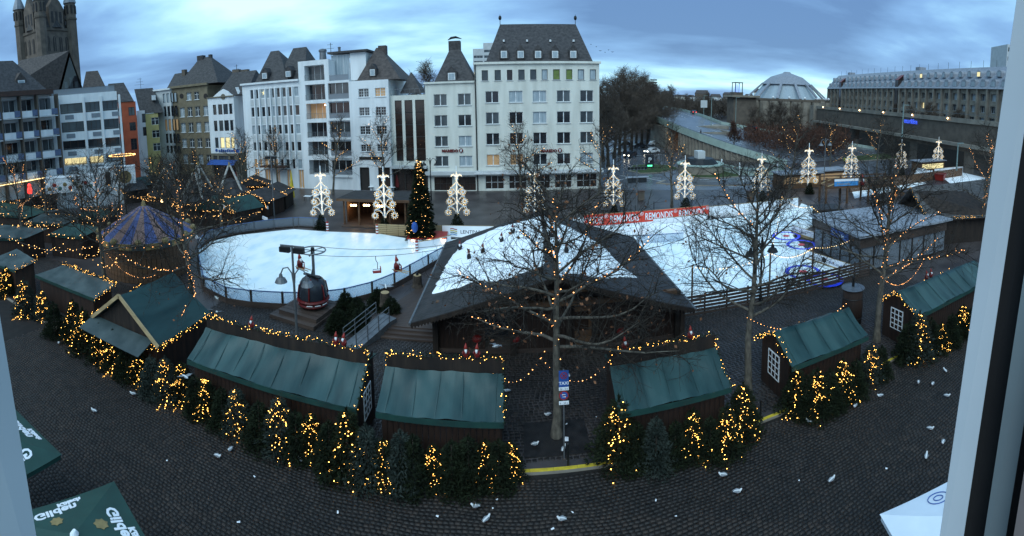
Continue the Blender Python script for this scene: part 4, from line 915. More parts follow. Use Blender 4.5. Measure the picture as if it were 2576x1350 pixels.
# ------------------------------------------------------------------ right side: hotel, conference dome, far bank
hl, hr = AZ(2078, 235), AZ(2560, 122)
h = House('long_hotel_building', 'very long brown concrete hotel with lead mansard roof and rows of dormers', hl, hr, 22)
zr = 28.0; ze = 23.4; zm = 21.0
n = 30; bay = h.L / n; wl_ = []
rows_ = [(4.0, 6.0), (7.4, 9.4), (10.8, 12.8), (14.2, 16.2), (17.6, 19.6)]
glass_bays = (3, 15)
for k in range(n):
    if k in glass_bays: continue
    for z in rows_: wl_.append((k * bay + bay * 0.22, k * bay + bay * 0.80, *z))
h.wall(zm, wl_, 'concrete', reveal=0.9)
for i, w in enumerate(wl_): h.window(*w, 'triple', 'frame_white', 'pane_lit' if i in (37, 88, 101) else pane_pick({'pane_grey': 4, 'pane_curtain': 3}), y=0.7)
for k in range(n + 1): h.box('pier', 'concrete', k * bay - 0.35, k * bay + 0.35, -0.8, -0.02, 0, zm)
MB().add([(-1, -1.0, zm), (h.L + 1, -1.0, zm), (h.L + 1, 1.8, zm + 3.4), (-1, 1.8, zm + 3.4), (h.L + 1, 5.5, zr), (-1, 5.5, zr), (h.L + 1, 20, zr), (-1, 20, zr), (h.L + 1, 22, zm), (-1, 22, zm)], [(0, 1, 2, 3), (3, 2, 4, 5), (5, 4, 6, 7), (7, 6, 8, 9), (1, 8, 6, 4, 2), (0, 3, 5, 7, 9)]).build('mansard_roof', 'lead', h.t)
for k in range(n):
    xm = (k + 0.5) * bay
    if k in glass_bays:
        MB().add([(xm - 1.1, -0.6, 0), (xm + 1.1, -0.6, 0), (xm + 1.1, -0.6, zm + 3), (xm - 1.1, -0.6, zm + 3), (xm + 1.1, 1.6, zm + 5), (xm - 1.1, 1.6, zm + 5), (xm + 1.1, 3.0, 0), (xm - 1.1, 3.0, 0)], [(0, 1, 2, 3), (3, 2, 4, 5), (1, 6, 4, 2), (0, 3, 5, 7)]).build('glass_stair_bay', 'pane_brown', h.t)
        MB().slab([(xm - 1.15, -0.7, zm + 3.1), (xm + 1.15, -0.7, zm + 3.1), (xm + 1.15, 1.7, zm + 5.1), (xm - 1.15, 1.7, zm + 5.1)], 0.15).build('bay_roof', 'red_dark', h.t); continue
    d = MB().prism_y([(xm - 1.1, zm + 0.5), (xm + 1.1, zm + 0.5), (xm + 1.1, zm + 2.2), (xm + 0.6, zm + 2.75), (xm - 0.6, zm + 2.75), (xm - 1.1, zm + 2.2)], -0.5, 1.6).build('dormer', 'lead', h.t)
    MB().box(xm - 0.8, xm + 0.8, -0.56, -0.505, zm + 0.7, zm + 2.1).build('pane', 'pane_curtain', d)
    d = MB().prism_y([(xm - 0.95, zm + 3.6), (xm + 0.95, zm + 3.6), (xm + 0.95, zm + 4.8)] + [(xm + 0.95 * math.cos(t), zm + 4.8 + 0.8 * math.sin(t)) for t in (0.8, 1.57, 2.3)] + [(xm - 0.95, zm + 4.8)], 1.4, 4.2).build('dormer', 'lead', h.t)
    MB().box(xm - 0.65, xm + 0.65, 1.33, 1.395, zm + 3.8, zm + 5.1).build('pane', 'pane_lit' if k in (18, 25) else 'pane_curtain', d)
for k in (2, 16): h.box('roof_plant', 'lead', k * bay, k * bay + 2.5, 6, 9, zr, zr + 1.3)
for k in range(22): h.box('lightning_rod', 'metal_dark', k * bay * 1.36 + 1, k * bay * 1.36 + 1.07, 6, 6.07, zr, zr + 2.2)
# terraces in front of it, with blue letters
tA, tB = AZ(2050, 190), AZ(2560, 96)
h = House('hotel_terrace', 'brown concrete terrace block with blue letters below the hotel', tA, tB, 18)
ht = h.loc(2300, 287)[1] - 0.9; h.wall(ht, [], 'brown_conc'); h.box('parapet', 'concrete', -0.2, h.L, -0.4, -0.01, ht - 0.2, ht + 0.9)
for k in range(4): h.box('parapet_step', 'concrete', -6 - k * 5, -1.2 - k * 5, -1 + k * 2, 4 + k * 2, 0, ht + 1 + k * 0.9)
xw, zw = h.loc(2278, 309); text('hotel_letters', 'maritim', 1.9, 'blue_letters', h.t, upright(xw, -0.5, zw), extrude=0.08, bold=0.04, sx=1.1)
h.box('lower_ledge', 'concrete', -0.2, h.L, -1.6, -0.42, ht * 0.52, ht * 0.52 + 0.8)
for k in range(9): h.box('garage_opening', 'frame_dark', 4 + k * h.L / 9.5, 4 + k * h.L / 9.5 + h.L / 14, -0.05, -0.012, 0.4, ht * 0.42)
x, z = h.loc(2130, 330); h.box('window_band', 'pane_brown', x - 6, x + 10, -0.06, -0.015, z - 2.0, z + 1.2)
for k in range(7): h.box('rail_post', 'metal_grey', 3 + k * h.L / 8, 3.1 + k * h.L / 8, -0.3, -0.2, ht + 0.9, ht + 1.9)
h.box('handrail', 'metal_grey', 0, h.L, -0.3, -0.22, ht + 1.9, ht + 1.98)
for k in range(6): MB().octa((8 + k * h.L / 7, -0.6, ht + 0.6), 0.22).build('lamp', 'lamp_warm', h.t)
# conference hall with faceted dome
dc = AZ(1972, 215); t = thing('conference_hall', 'round concrete hall under a shallow faceted grey dome', 'building', dc)
zt = ZD(1975, 178, 205); zs = ZD(1975, 212, 205); zb = ZD(1975, 242, 205)
MB().tube([(0, 0, 0), (0, 0, zb - 2.2)], 19, 16).build('drum', 'concrete', t)
MB().tube([(0, 0, zb - 2.2), (0, 0, zb - 1.2)], 20.3, 16).build('ledge', 'brown_conc', t)
MB().tube([(0, 0, zb - 1.2), (0, 0, zs)], [15.8, 10.8], 12).build('glazed_ring', 'pane_curtain', t)
MB().tube([(0, 0, zs), (0, 0, zs + (zt - zs) * 0.6), (0, 0, zt - 0.6), (0, 0, zt)], [12.0, 7.4, 2.0, 1.4], 12).build('dome_cap', 'lead', t)
for k in range(12):
    a = k * math.pi / 6 + 0.26; c, s = math.cos(a), math.sin(a)
    MB().bar((19 * c, 19 * s, zb - 1.2), (11.4 * c, 11.4 * s, zs + 0.4), 1.1, 0.6).build('dome_rib', 'lead', t)
for k in range(14):
    a = -math.pi + k * math.pi / 13; c, s = math.cos(a), math.sin(a)
    MB().cyl(18.6 * c, 18.6 * s, 0, zb - 2.3, 2.4, None, 10).build('round_pier', 'concrete', t)
    if k % 3 == 1: MB().ball((20.7 * c, 20.7 * s, 9.2), 0.75, 10, 6).build('porthole', 'frame_dark', t)
for k in range(10):
    a = -math.pi + k * math.pi / 9; MB().ball((19.7 * math.cos(a), 19.7 * math.sin(a), zb - 0.7), 0.6, 8, 5).build('globe_lamp', 'frame_white', t)
p = AZ(1850, 190); t = thing('open_steel_crown_tower', 'low concrete tower topped by open steel frame with blue tubes', 'tower', p)
z_ = ZD(1850, 232, 190); MB().box(-2.5, 8, -2, 4, 0, z_ - 2).build('tower_shaft', 'brown_conc', t); MB().box(-4, 9, -3.5, 5, z_ - 2, z_ - 1.2).build('upper_deck', 'concrete', t); MB().box(-2, 2, -1.5, 2.5, z_ - 1.2, z_).build('plinth', 'brown_conc', t)
zt = ZD(1850, 209, 190); 
for x in (-1.6, 1.6):
    for y in (-1.4, 1.4): MB().box(x - 0.12, x + 0.12, y - 0.12, y + 0.12, z_, zt).build('steel_post', 'metal_dark', t)
for x in (-0.7, 0.0, 0.8): MB().box(x - 0.1, x + 0.1, -0.4, -0.2, z_, zt - 0.5).build('blue_tube', 'blue_tube', t)
b = MB().box(-1.8, 1.8, -1.6, -1.2, zt, zt + 0.3); b.box(-1.8, 1.8, 1.2, 1.6, zt, zt + 0.3); b.box(-1.8, -1.4, -1.2, 1.2, zt + 0.01, zt + 0.29); b.box(1.4, 1.8, -1.2, 1.2, zt + 0.01, zt + 0.29); b.build('top_frame', 'metal_dark', t)
# office tower at far right and far bank houses
h = House('round_topped_office_tower', 'tall pale office tower with dark window bands above hotel roof at far right', AZ(2515, 230), AZ(2600, 240), 18)
Ht = h.loc(2540, 112)[1]; hh = [(0.5, h.L, z, z + 2.0) for z in (Ht - 3.5, Ht - 8, Ht - 12.5)]; h.wall(Ht, hh, 'grey_wall')
for w in hh: h.window(*w, 'triple', 'frame_dark', 'pane')
fb = random.Random(5); px = 1560; i = 0
desc = ['white', 'red brick', 'pale grey', 'brown', 'cream', 'tall white', 'low brown', 'narrow grey', 'broad white', 'ochre', 'dark brick', 'light', 'flat-roofed brown', 'wide grey']
while px < 1900 and i < 14:
    w = fb.uniform(18, 36); D = 430 + fb.uniform(0, 60); top = fb.uniform(232, 246)
    h = House('far_bank_house', desc[i] + ' house on the far river bank, ' + nth(i) + ' from the left in the distance', AZ(px, D), AZ(px + w, D), 12, 'house'); h.t['group'] = 'houses on the far bank'
    H = max(9, h.loc(px + w / 2, top)[1]); zz = [3 + 3.2 * k for k in range(int((H - 3) / 3.2))]; hh = [(x, x + 1.4, z, z + 1.7) for z in zz for x in np.arange(1.2, h.L - 2, 3.0)]
    h.wall(H, hh, ['white_wall', 'brown_conc', 'grey_wall', 'brown_conc', 'cream_wall', 'white_wall', 'brown_conc'][i % 7])
    for q in hh: h.window(*q, 'single', 'frame_white', 'pane_grey')
    h.hip((-0.3, h.L + 0.3, H), (1.5, h.L - 1.5, H + fb.uniform(1.5, 4)), 'slate_brown', -0.3, 12)
    px += w + fb.uniform(-2, 3); i += 1
p = AZ(1640, 620); t = thing('distant_glass_tower', 'slim pointed grey tower on the horizon beyond the river', 'tower', p); z_ = ZD(1640, 212, 620)
MB().add([(-5, -4, 0), (5, -4, 0), (5, 4, 0), (-5, 4, 0), (-5, -4, z_ - 5), (5, -4, z_), (5, 4, z_), (-5, 4, z_ - 5)], [(0, 1, 5, 4), (1, 2, 6, 5), (2, 3, 7, 6), (3, 0, 4, 7), (4, 5, 6, 7)]).build('shaft', 'lead', t)
for k in range(10): MB().box(-4.6, 4.6, -4.1, -4.02, 4 + k * 3.4, 5.6 + k * 3.4).build('window_band', 'pane', t)
# ------------------------------------------------------------------ fairy lights, garlands
def bulbs(points, r, name, material, parent, loc=(0, 0, 0)):
    P = np.array([tuple(p) for p in points], float); n = len(P); q = np.random.RandomState(n).uniform(0.55, 1.45, n)
    V = np.array([(1, 0, 0), (-1, 0, 0), (0, 1, 0), (0, -1, 0), (0, 0, 1), (0, 0, -1)], float) * r
    F = np.array([(0, 2, 4), (2, 1, 4), (1, 3, 4), (3, 0, 4), (2, 0, 5), (1, 2, 5), (3, 1, 5), (0, 3, 5)])
    return put(name, tri_mesh(name, (P[:, None] + V[None] * q[:, None, None]).reshape(-1, 3), (F[None] + 6 * np.arange(n)[:, None, None]).reshape(-1, 3), material), parent, loc, kind='stuff')
def tri_mesh(name, V, F, material):
    me = bpy.data.meshes.new(name); me.vertices.add(len(V)); me.vertices.foreach_set('co', np.asarray(V, float).ravel())
    me.loops.add(F.size); me.loops.foreach_set('vertex_index', F.ravel().astype(np.int32)); k = F.shape[1]
    me.polygons.add(len(F)); me.polygons.foreach_set('loop_start', np.arange(len(F)) * k); me.polygons.foreach_set('loop_total', np.full(len(F), k))
    me.materials.append(MATS[material]); me.update(calc_edges=True)
    return me
def blades(rs, P, D, L, W, spread, per):                            # thin needle triangles around points P heading along D
    P = np.repeat(P, per, 0); D = np.repeat(D, per, 0); n = len(P)
    d = D + rs.normal(0, spread, (n, 3)); d /= np.linalg.norm(d, axis=1)[:, None] + 1e-9
    s = np.cross(d, rs.normal(0, 1, (n, 3))); s /= np.linalg.norm(s, axis=1)[:, None] + 1e-9
    l = (L * rs.uniform(0.6, 1.25, n))[:, None]
    V = np.stack([P - s * W, P + s * W, P + d * l], 1).reshape(-1, 3)
    return V, np.arange(3 * n).reshape(-1, 3)
def resample(pts, step):
    pts = [Vector(p) for p in pts]; out = []
    for a, b in zip(pts, pts[1:]):
        n = max(1, int((b - a).length / step))
        out += [a.lerp(b, i / n) for i in range(n)]
    return out + [pts[-1]]
def garland(pts, parent, seed, r=0.17, lights=12, mt='bulb', br=0.017, name='garland', jit=0.15):
    rs = np.random.RandomState(seed); P = np.array([tuple(p) for p in resample(pts, 0.07)])
    V, F = blades(rs, P + rs.normal(0, 0.03, P.shape), rs.normal(0, 1, P.shape), r, 0.022, 0.5, 5)
    o = put(name, tri_mesh(name, V, F, 'garland'), parent, kind='stuff')
    n = int(len(P) * 0.07 * lights)
    B = P[rs.randint(0, len(P), n)] + rs.normal(0, jit * 0.6, (n, 3))
    bulbs(B, br, 'fairy_lights', mt, o)
    return o
# ------------------------------------------------------------------ firs
def fir(seed, h, r, blue=False, whorls=None, per=6, blade=0.15, bw=0.022, base=0.06):
    rs = np.random.RandomState(seed); whorls = whorls or int(10 + h * 3.2); P = []; D = []; tips = []
    for i in range(whorls):
        z = h * (base + (0.97 - base) * (i / whorls)); L = r * (1 - z / h) ** 0.85 * rs.uniform(0.8, 1.12) + 0.06
        nb = int(6 + 6 * (1 - z / h) * min(2, h / 2.2)); a0 = rs.uniform(0, 6.28)
        for k in range(nb):
            a = a0 + k * 6.283 / nb + rs.uniform(-0.3, 0.3); l = L * rs.uniform(0.7, 1.12); ca, sa = math.cos(a), math.sin(a)
            m = max(3, int(l / 0.11))
            for j in range(m):
                t = (j + 1) / m; p = (ca * l * t, sa * l * t, z + l * (0.22 * t - 0.42 * t * t)); P.append(p); D.append((ca, sa, 0.12))
                if t > 0.35:
                    for sgn in (-1, 1):
                        q = l * 0.28 * (1 - t) + 0.06; P.append((p[0] - sa * q * sgn, p[1] + ca * q * sgn, p[2] - 0.02)); D.append((ca - sa * sgn * 0.8, sa + ca * sgn * 0.8, 0.05))
            tips.append((ca * l, sa * l, z - l * 0.2))
    for j in range(6): P.append((0, 0, h * (0.93 + 0.012 * j))); D.append((0, 0, 1))
    V, F = blades(rs, np.array(P), np.array(D, float), blade, bw, 0.42, per)
    return tri_mesh('foliage', V, F, 'needles_blue' if blue else 'needles'), np.array(tips)
FIRS = [fir(40 + i, 2.0, 0.80 + 0.07 * (i % 3), blue=(i == 4), whorls=13, per=6, blade=0.13) for i in range(5)]
TRUNK = MB().cyl(0, 0, 0, 1.8, 0.06, 0.015, 7).mesh('trunk', 'bark_dark')
def fir_lights(seed, n, tips):
    rs = np.random.RandomState(seed); out = []
    tips = tips[tips[:, 1] < 0.12]
    while len(out) < n:
        t = tips[rs.randint(len(tips))]; m = rs.randint(2, 7); z0 = t[2] + 0.2 * math.hypot(t[0], t[1])
        for k in np.linspace(rs.uniform(0.1, 0.6), 1.0, m): out.append((t[0] * k + rs.normal(0, 0.03), t[1] * k + rs.normal(0, 0.03), z0 + (t[2] - z0) * k + 0.06 + rs.normal(0, 0.03)))
    # a winding chain on the side that faces the street
    for i in range(n // 6):
        u = i / (n // 6); zz = 0.25 + 1.75 * u; rr = 0.62 * (1 - zz / 2.1) + 0.05; a = -1.57 + 0.7 * math.sin(u * 5 + seed) + rs.normal(0, 0.25); out.append((rr * math.cos(a), rr * math.sin(a), zz))
    return out
LMESH = []
for i in range(6):
    b = MB(); [b.octa(p, 0.010 + 0.016 * ((j * 37) % 10) / 10) for j, p in enumerate( fir_lights(70 + i, 74 + 14 * (i % 3), FIRS[i % 5][1]))]; LMESH.append(b.mesh('fairy_lights', 'bulb'))
def place_fir(label, loc, h, lit, k, rot):
    t = thing('fir_tree', label, 'fir tree', loc, rot, 'small firs along the street side of the stalls'); s = h / 2.0
    t.scale = (s * 1.08, s * 1.08, s)
    put('trunk', TRUNK, t); put('foliage', FIRS[k % 5][0], t)
    if lit: put('fairy_lights', LMESH[k % 6], t, rotz=-rot, kind='stuff')
lit_px = [(20, 742, 672), (66, 790, 700), (110, 800, 730), (190, 855, 755), (215, 880, 775), (255, 905, 815), (290, 925, 830), (352, 962, 872), (422, 1002, 898), (462, 1005, 910), (522, 1045, 950), (600, 1085, 975), (708, 1130, 998), (786, 1145, 1038), (878, 1190, 1030), (966, 1212, 1105), (1092, 1218, 1120), (1222, 1212, 1108), (1285, 1198, 1112), (1556, 1160, 985), (1742, 1140, 1030), (1826, 1140, 1022), (1866, 1090, 965), (2000, 1035, 925), (2052, 1040, 928), (2116, 1010, 905), (2188, 958, 865), (2308, 898, 757), (2366, 880, 812), (2420, 842, 768)]
dark_px = [(140, 845, 760), (320, 950, 862), (385, 990, 895), (495, 1040, 945), (562, 1075, 975), (655, 1118, 1010), (748, 1148, 1035), (832, 1180, 1060), (925, 1205, 1070), (1012, 1222, 1085), (1042, 1226, 1095), (1138, 1226, 1110), (1180, 1224, 1098), (1255, 1222, 1108), (1600, 1172, 1062), (1650, 1172, 1052), (1698, 1160, 1060), (1786, 1150, 1050), (2026, 1045, 945), (2085, 1030, 930), (2150, 995, 905), (2215, 950, 870), (2282, 905, 810), (2338, 890, 800), (2392, 868, 790), (2445, 845, 770)]
allf = sorted([(p, True) for p in lit_px] + [(p, False) for p in dark_px]); fr = random.Random(3)
nl = nd = 0
for i, ((x, yb, yt), lit) in enumerate(allf):
    p = G(x, yb, -0.08); D = math.hypot(p.x, p.y); hh_ = max(1.15, min(2.9, ZD(x, yt, D) + 0.08))
    if lit: lab = 'small fir wound with warm fairy lights, ' + nth(nl) + ' lit one from the left along the street'; nl += 1
    else: lab = 'dark unlit small fir in the street row, ' + nth(nd) + ' unlit one from the left'; nd += 1
    place_fir(lab, p, hh_, lit, fr.randint(0, 29), fr.uniform(0, 6.28))
# ------------------------------------------------------------------ green roofed stalls along the street
NOISE = random.Random(21)
def tarp(w, prof, seed, over=0.12, nu=44, sag=0.09):
    """sheet over a profile of (y, z) points, with folds and slack between the rafters"""
    rs = np.random.RandomState(seed); ph = rs.uniform(0, 6, 6); b = MB(); nv = 7; rows = []
    for (y0, z0), (y1, z1) in zip(prof, prof[1:]):
        for j in range(nv): rows.append((y0 + (y1 - y0) * j / nv, z0 + (z1 - z0) * j / nv, j / nv))
    rows.append((*prof[-1], 0.0)); R = len(rows)
    for j, (y, z, t) in enumerate(rows):
        for i in range(nu + 1):
            u = i / nu; x = -over + (w + 2 * over) * u
            d = -sag * 4 * t * (1 - t) * (0.5 + 0.5 * abs(math.sin(u * math.pi * max(2, w / 1.6)))) + 0.03 * math.sin(9 * u * w / 5 + 3 * t + ph[0]) + 0.022 * math.sin(23 * u * w / 5 - 6 * t + ph[1]) * (0.4 + t) + 0.012 * math.sin(41 * u * w / 5 + 13 * t + ph[2])
            b.v.append((x, y + 0.01 * math.sin(u * 30 + ph[3]), z + d + 0.05))
    for j in range(R - 1):
        for i in range(nu): b.f.append((j * (nu + 1) + i, j * (nu + 1) + i + 1, (j + 1) * (nu + 1) + i + 1, (j + 1) * (nu + 1) + i))
    return b
def stall(label, x0, x1, style='lean', seed=1, tarpmat='tarp', gn=True, wleft=False, wright=False, yoff=0.0, gnomes=0, loc=None, rot=0.0, eave=2.3, ridge=3.3):
    w = x1 - x0; t = thing('market_stall', label, 'market stall', loc or (x0, 17.6 + yoff, 0), rot, 'green roofed market stalls')
    # board walls: back (street side), two ends
    bd = MB().box(0, 0.235, 0, 0.03, 0, eave - 0.08).mesh('wall_board', 'wood_hut'); n = int(w / 0.25)
    for i in range(n): put('wall_board', bd, t, (i * w / n + 0.005, 0.42, 0))
    ys = 2.9 if style == 'lean' else 3.3
    for sx, has in ((0.0, wleft), (w - 0.04, wright)):
        if style == 'lean': MB().add([(sx, 0.46, 0), (sx, ys, 0), (sx, ys, ridge), (sx, 1.75, ridge - 0.1), (sx, 0.46, eave + 0.03), (sx + 0.04, 0.46, 0), (sx + 0.04, ys, 0), (sx + 0.04, ys, ridge), (sx + 0.04, 1.75, ridge - 0.1), (sx + 0.04, 0.46, eave + 0.03)], [(0, 1, 2, 3, 4), (9, 8, 7, 6, 5), (0, 5, 6, 1), (1, 6, 7, 2), (0, 4, 9, 5)]).build('end_wall', 'wood_hut', t)
        else: MB().add([(sx, 0.46, 0), (sx, 3.0, 0), (sx, 3.0, eave + 0.1), (sx, 1.7, ridge - 0.1), (sx, 0.46, eave + 0.05), (sx + 0.04, 0.46, 0), (sx + 0.04, 3.0, 0), (sx + 0.04, 3.0, eave + 0.1), (sx + 0.04, 1.7, ridge - 0.1), (sx + 0.04, 0.46, eave + 0.05)], [(0, 1, 2, 3, 4), (9, 8, 7, 6, 5), (0, 5, 6, 1), (1, 6, 7, 2), (0, 4, 9, 5)]).build('end_wall', 'wood_hut', t)
        if has:
            xs = sx - 0.05 if sx == 0 else sx + 0.045; f = MB(); y0, y1, z0, z1 = 1.25, 2.25, 0.85, 2.15
            for k in range(4): yy = y0 + (y1 - y0) * k / 3; f.box(xs, xs + 0.045, yy - 0.03, yy + 0.03, z0, z1)
            for k in range(5): zz = z0 + (z1 - z0) * k / 4; f.box(xs + 0.004, xs + 0.041, y0 - 0.03, y1 + 0.03, zz - 0.028, zz + 0.028)
            o = f.build('lattice_window', 'white_paint', t); MB().box(xs + 0.012, xs + 0.03, y0, y1, z0, z1).build('pane', 'pane_brown', o)
    for k in range(int(w / 1.15) + 1):
        xs_ = 0.25 + k * (w - 0.5) / int(w / 1.15) + 0.22 * math.sin(k * 7.3 + seed) * (0 < k < int(w / 1.15)); MB().bar((xs_, 0.0, eave + 0.05), (xs_ + 0.06 * math.sin(k * 3 + seed), 1.7, ridge + 0.05), 0.045, 0.014).build('tarp_seam', tarpmat, t)
    if style == 'lean':
        tarp(w, [(0, eave), (1.72, ridge)], seed).build('tarpaulin_roof', tarpmat, t, smooth=True)
        MB().box(-0.1, w + 0.1, 1.80, 1.86, ridge - 0.02, ridge + 0.62).build('fascia_board', 'wood_dark', t)
        MB().slab([(-0.05, 1.87, ridge + 0.1), (w + 0.05, 1.87, ridge + 0.1), (w + 0.05, 3.4, ridge - 0.4), (-0.05, 3.4, ridge - 0.4)], 0.05).build('front_canopy', 'tarp_dark', t)
        if gn:
            garland([(-0.1, 1.83, ridge + 0.2), (-0.05, 1.83, ridge + 0.68), (w + 0.05, 1.83, ridge + 0.68), (w + 0.12, 1.8, ridge + 0.1)], t, seed + 100)
            garland([(w + 0.13, 1.7, ridge), (w + 0.13, 0.0, eave)], t, seed + 101, lights=7)
    else:
        tarp(w, [(0, eave), (1.72, ridge), (3.4, eave)], seed).build('tarpaulin_roof', tarpmat, t, smooth=True)
        if gn:
            for sx in ((-0.12,) if style == 'gable' else (-0.12, w + 0.12)): garland([(sx, -0.05, eave), (sx, 1.72, ridge + 0.02), (sx, 3.4, eave)], t, seed + 100, lights=11)
            garland([(-0.1, 3.42, eave - 0.1), (w + 0.1, 3.42, eave - 0.1)], t, seed + 103)
    MB().box(-0.12, w + 0.12, -0.03, 0.0, eave - 0.22, eave + 0.03).build('eave_valance', 'tarp_dark', t)
    return t
SX = [(-15.9, -6.85, 'long green-roofed stall with garlanded fascia, third stall left of the parking signs'), (-5.75, -0.65, 'green-roofed stall directly left of the taxi and no-stopping signs'), (4.3, 9.3, 'green-roofed stall directly right of the taxi and no-stopping signs'), (12.85, 17.85, 'green gable-roofed stall with white lattice window, between two plane trunks'), (22.0, 31.0, 'long green-roofed stall at right edge, beside window frame')]
stall(SX[0][2].replace('third stall', 'second stall'), *SX[0][:2], seed=1, wright=True)
stall(SX[1][2], *SX[1][:2], seed=2)
stall(SX[2][2], *SX[2][:2], seed=3)
stall(SX[3][2], *SX[3][:2], style='gable', seed=4, wleft=True)
stall(SX[4][2], *SX[4][:2], style='gable', seed=5, wleft=True, yoff=-0.3)
# left cross stall: big gable towards the street, lean-to in front
t = thing('gabled_market_stall', 'large stall with steep green gable roof and timber-edged gable facing the street', 'market stall', (-24.4, 17.7, 0))
W_, D_, e_, r_ = 6.0, 5.0, 2.3, 4.5
def slope(xe, xr, seed):
    rs = random.Random(seed); b = MB(); n = 16; m_ = 8
    for i in range(n + 1):
        for j in range(m_ + 1):
            u, v = i / n, j / m_; b.v.append((xe + (xr - xe) * v, 0.0 + 5.0 * u, e_ + (r_ - e_) * v - 0.12 * math.sin(v * math.pi) + 0.02 * math.sin(u * 17 + v * 5 + seed) + 0.015 * math.sin(u * 41)))
    for i in range(n):
        for j in range(m_): b.f.append((i * (m_ + 1) + j, i * (m_ + 1) + j + 1, (i + 1) * (m_ + 1) + j + 1, (i + 1) * (m_ + 1) + j))
    return b
slope(0.2, 3.1, 1).build('tarpaulin_roof', 'tarp', t, smooth=True); slope(6.1, 3.1, 2).build('tarpaulin_roof', 'tarp', t, smooth=True)
MB().bar((0.1, -0.05, e_), (3.1, -0.05, r_ + 0.05), 0.1, 0.22).build('bargeboard', 'wood_light', t); MB().bar((6.2, -0.05, e_), (3.1, -0.05, r_ + 0.05), 0.1, 0.22).build('bargeboard', 'wood_light', t)
MB().prism_y([(0.5, e_), (5.8, e_), (3.1, r_ - 0.15)], 0.3, 0.36).build('gable_wall', 'wood_dark', t)
for k in range(12): MB().box(0.4 + k * 0.45, 0.82 + k * 0.45, 0.25, 0.29, 0, e_ - 0.02).build('wall_board', 'wood_hut', t)
MB().box(0.4, 0.46, 0.3, 4.9, 0, e_).build('end_wall', 'wood_hut', t); MB().box(5.74, 5.8, 0.3, 4.9, 0, e_).build('end_wall', 'wood_hut', t)
MB().slab([(0.1, 0.2, e_ + 0.15), (5.6, 0.2, e_ + 0.15), (5.6, -1.1, 2.0), (0.1, -1.1, 2.0)], 0.04).build('lean_to_roof', 'tarp_old', t)
garland([(6.25, -0.1, e_), (6.25, 5.0, e_ - 0.05)], t, 61, lights=12); garland([(6.0, -0.1, e_ - 0.1), (4.4, -0.2, 1.9)], t, 62, lights=14); garland([(0.0, -0.1, e_ + 0.1), (-0.2, 5.0, e_ + 0.6)], t, 64, lights=12)
# two more stalls at the far left, roofs bleached
def quad_stall(label, px, zs, tm, seed):
    P = [G(x, y, z) for (x, y), z in zip(px, zs)]; o = P[0].copy(); o.z = 0
    t = thing('market_stall', label, 'market stall', o, 0, 'green roofed market stalls'); L = [p - o for p in P]
    b = MB(); n, m_ = 16, 8; rs = random.Random(seed); f1 = rs.uniform(0, 6)
    for i in range(n + 1):
        for j in range(m_ + 1):
            u, v = i / n, j / m_; p = L[0].lerp(L[1], u).lerp(L[3].lerp(L[2], u), v); b.v.append((p.x, p.y, p.z - 0.1 * math.sin(v * math.pi) * abs(math.sin(u * 9 + f1)) + 0.02 * math.sin(u * 19 + v * 4)))
    for i in range(n):
        for j in range(m_): b.f.append((i * (m_ + 1) + j, i * (m_ + 1) + j + 1, (i + 1) * (m_ + 1) + j + 1, (i + 1) * (m_ + 1) + j))
    b.build('tarpaulin_roof', tm, t, smooth=True)
    c = sum(L, Vector()) / 4; Q = [p.lerp(c, 0.12) for p in L]
    b = MB(); b.add([(q.x, q.y, 0) for q in Q] + [(q.x, q.y, q.z - 0.15) for q in Q], [(0, 1, 5, 4), (1, 2, 6, 5), (2, 3, 7, 6), (3, 0, 4, 7)]); b.build('board_walls', 'wood_hut', t)
    MB().bar(L[0] - Vector((0, 0, 0.12)), L[1] - Vector((0, 0, 0.12)), 0.04, 0.24).build('eave_valance', 'tarp_dark', t)
    return t, L
t, L = quad_stall('stall with bleached striped green roof, left of the big gabled stall', [(88, 692), (240, 753), (292, 716), (160, 666)], (2.35, 2.35, 3.1, 3.1), 'tarp_old', 5)
garland([L[3] + Vector((0, 0, .1)), L[2] + Vector((0, 0, .1))], t, 71, lights=14); garland([L[2] + Vector((0, 0, .1)), L[1]], t, 72, lights=14)
t, L = quad_stall('stall with bleached green roof at the far left edge', [(-40, 655), (38, 681), (92, 656), (42, 626)], (2.35, 2.35, 3.1, 3.1), 'tarp_old', 6)
garland([L[1] + Vector((0, 0, .1)), L[2] + Vector((0, 0, .1))], t, 73, lights=14)
back = [([(-60, 535), (70, 548), (130, 528), (-20, 505)], 'stall roof deep in the left market, upper one near left edge'), ([(-50, 600), (60, 602), (120, 575), (0, 565)], 'wide stall roof in the left market below the white truck'), ([(120, 590), (205, 598), (255, 572), (180, 560)], 'stall roof just left of the striped carousel'), ([(60, 560), (160, 566), (200, 545), (110, 535)], 'middle stall roof in the left market'), ([(190, 548), (275, 550), (300, 530), (225, 522)], 'small stall roof behind the carousel')]
for i, (q, lab) in enumerate(back):
    t, L = quad_stall('green ' + lab, q, (2.5, 2.5, 3.3, 3.3), 'tarp_old' if i % 2 else 'tarp_dark', 20 + i)
    garland([L[0], L[1]], t, 200 + i, r=0.25, lights=4, mt='bulb_far', br=0.036, jit=0.25); garland([L[3], L[2]], t, 230 + i, r=0.25, lights=4, mt='bulb_far', br=0.036, jit=0.25)
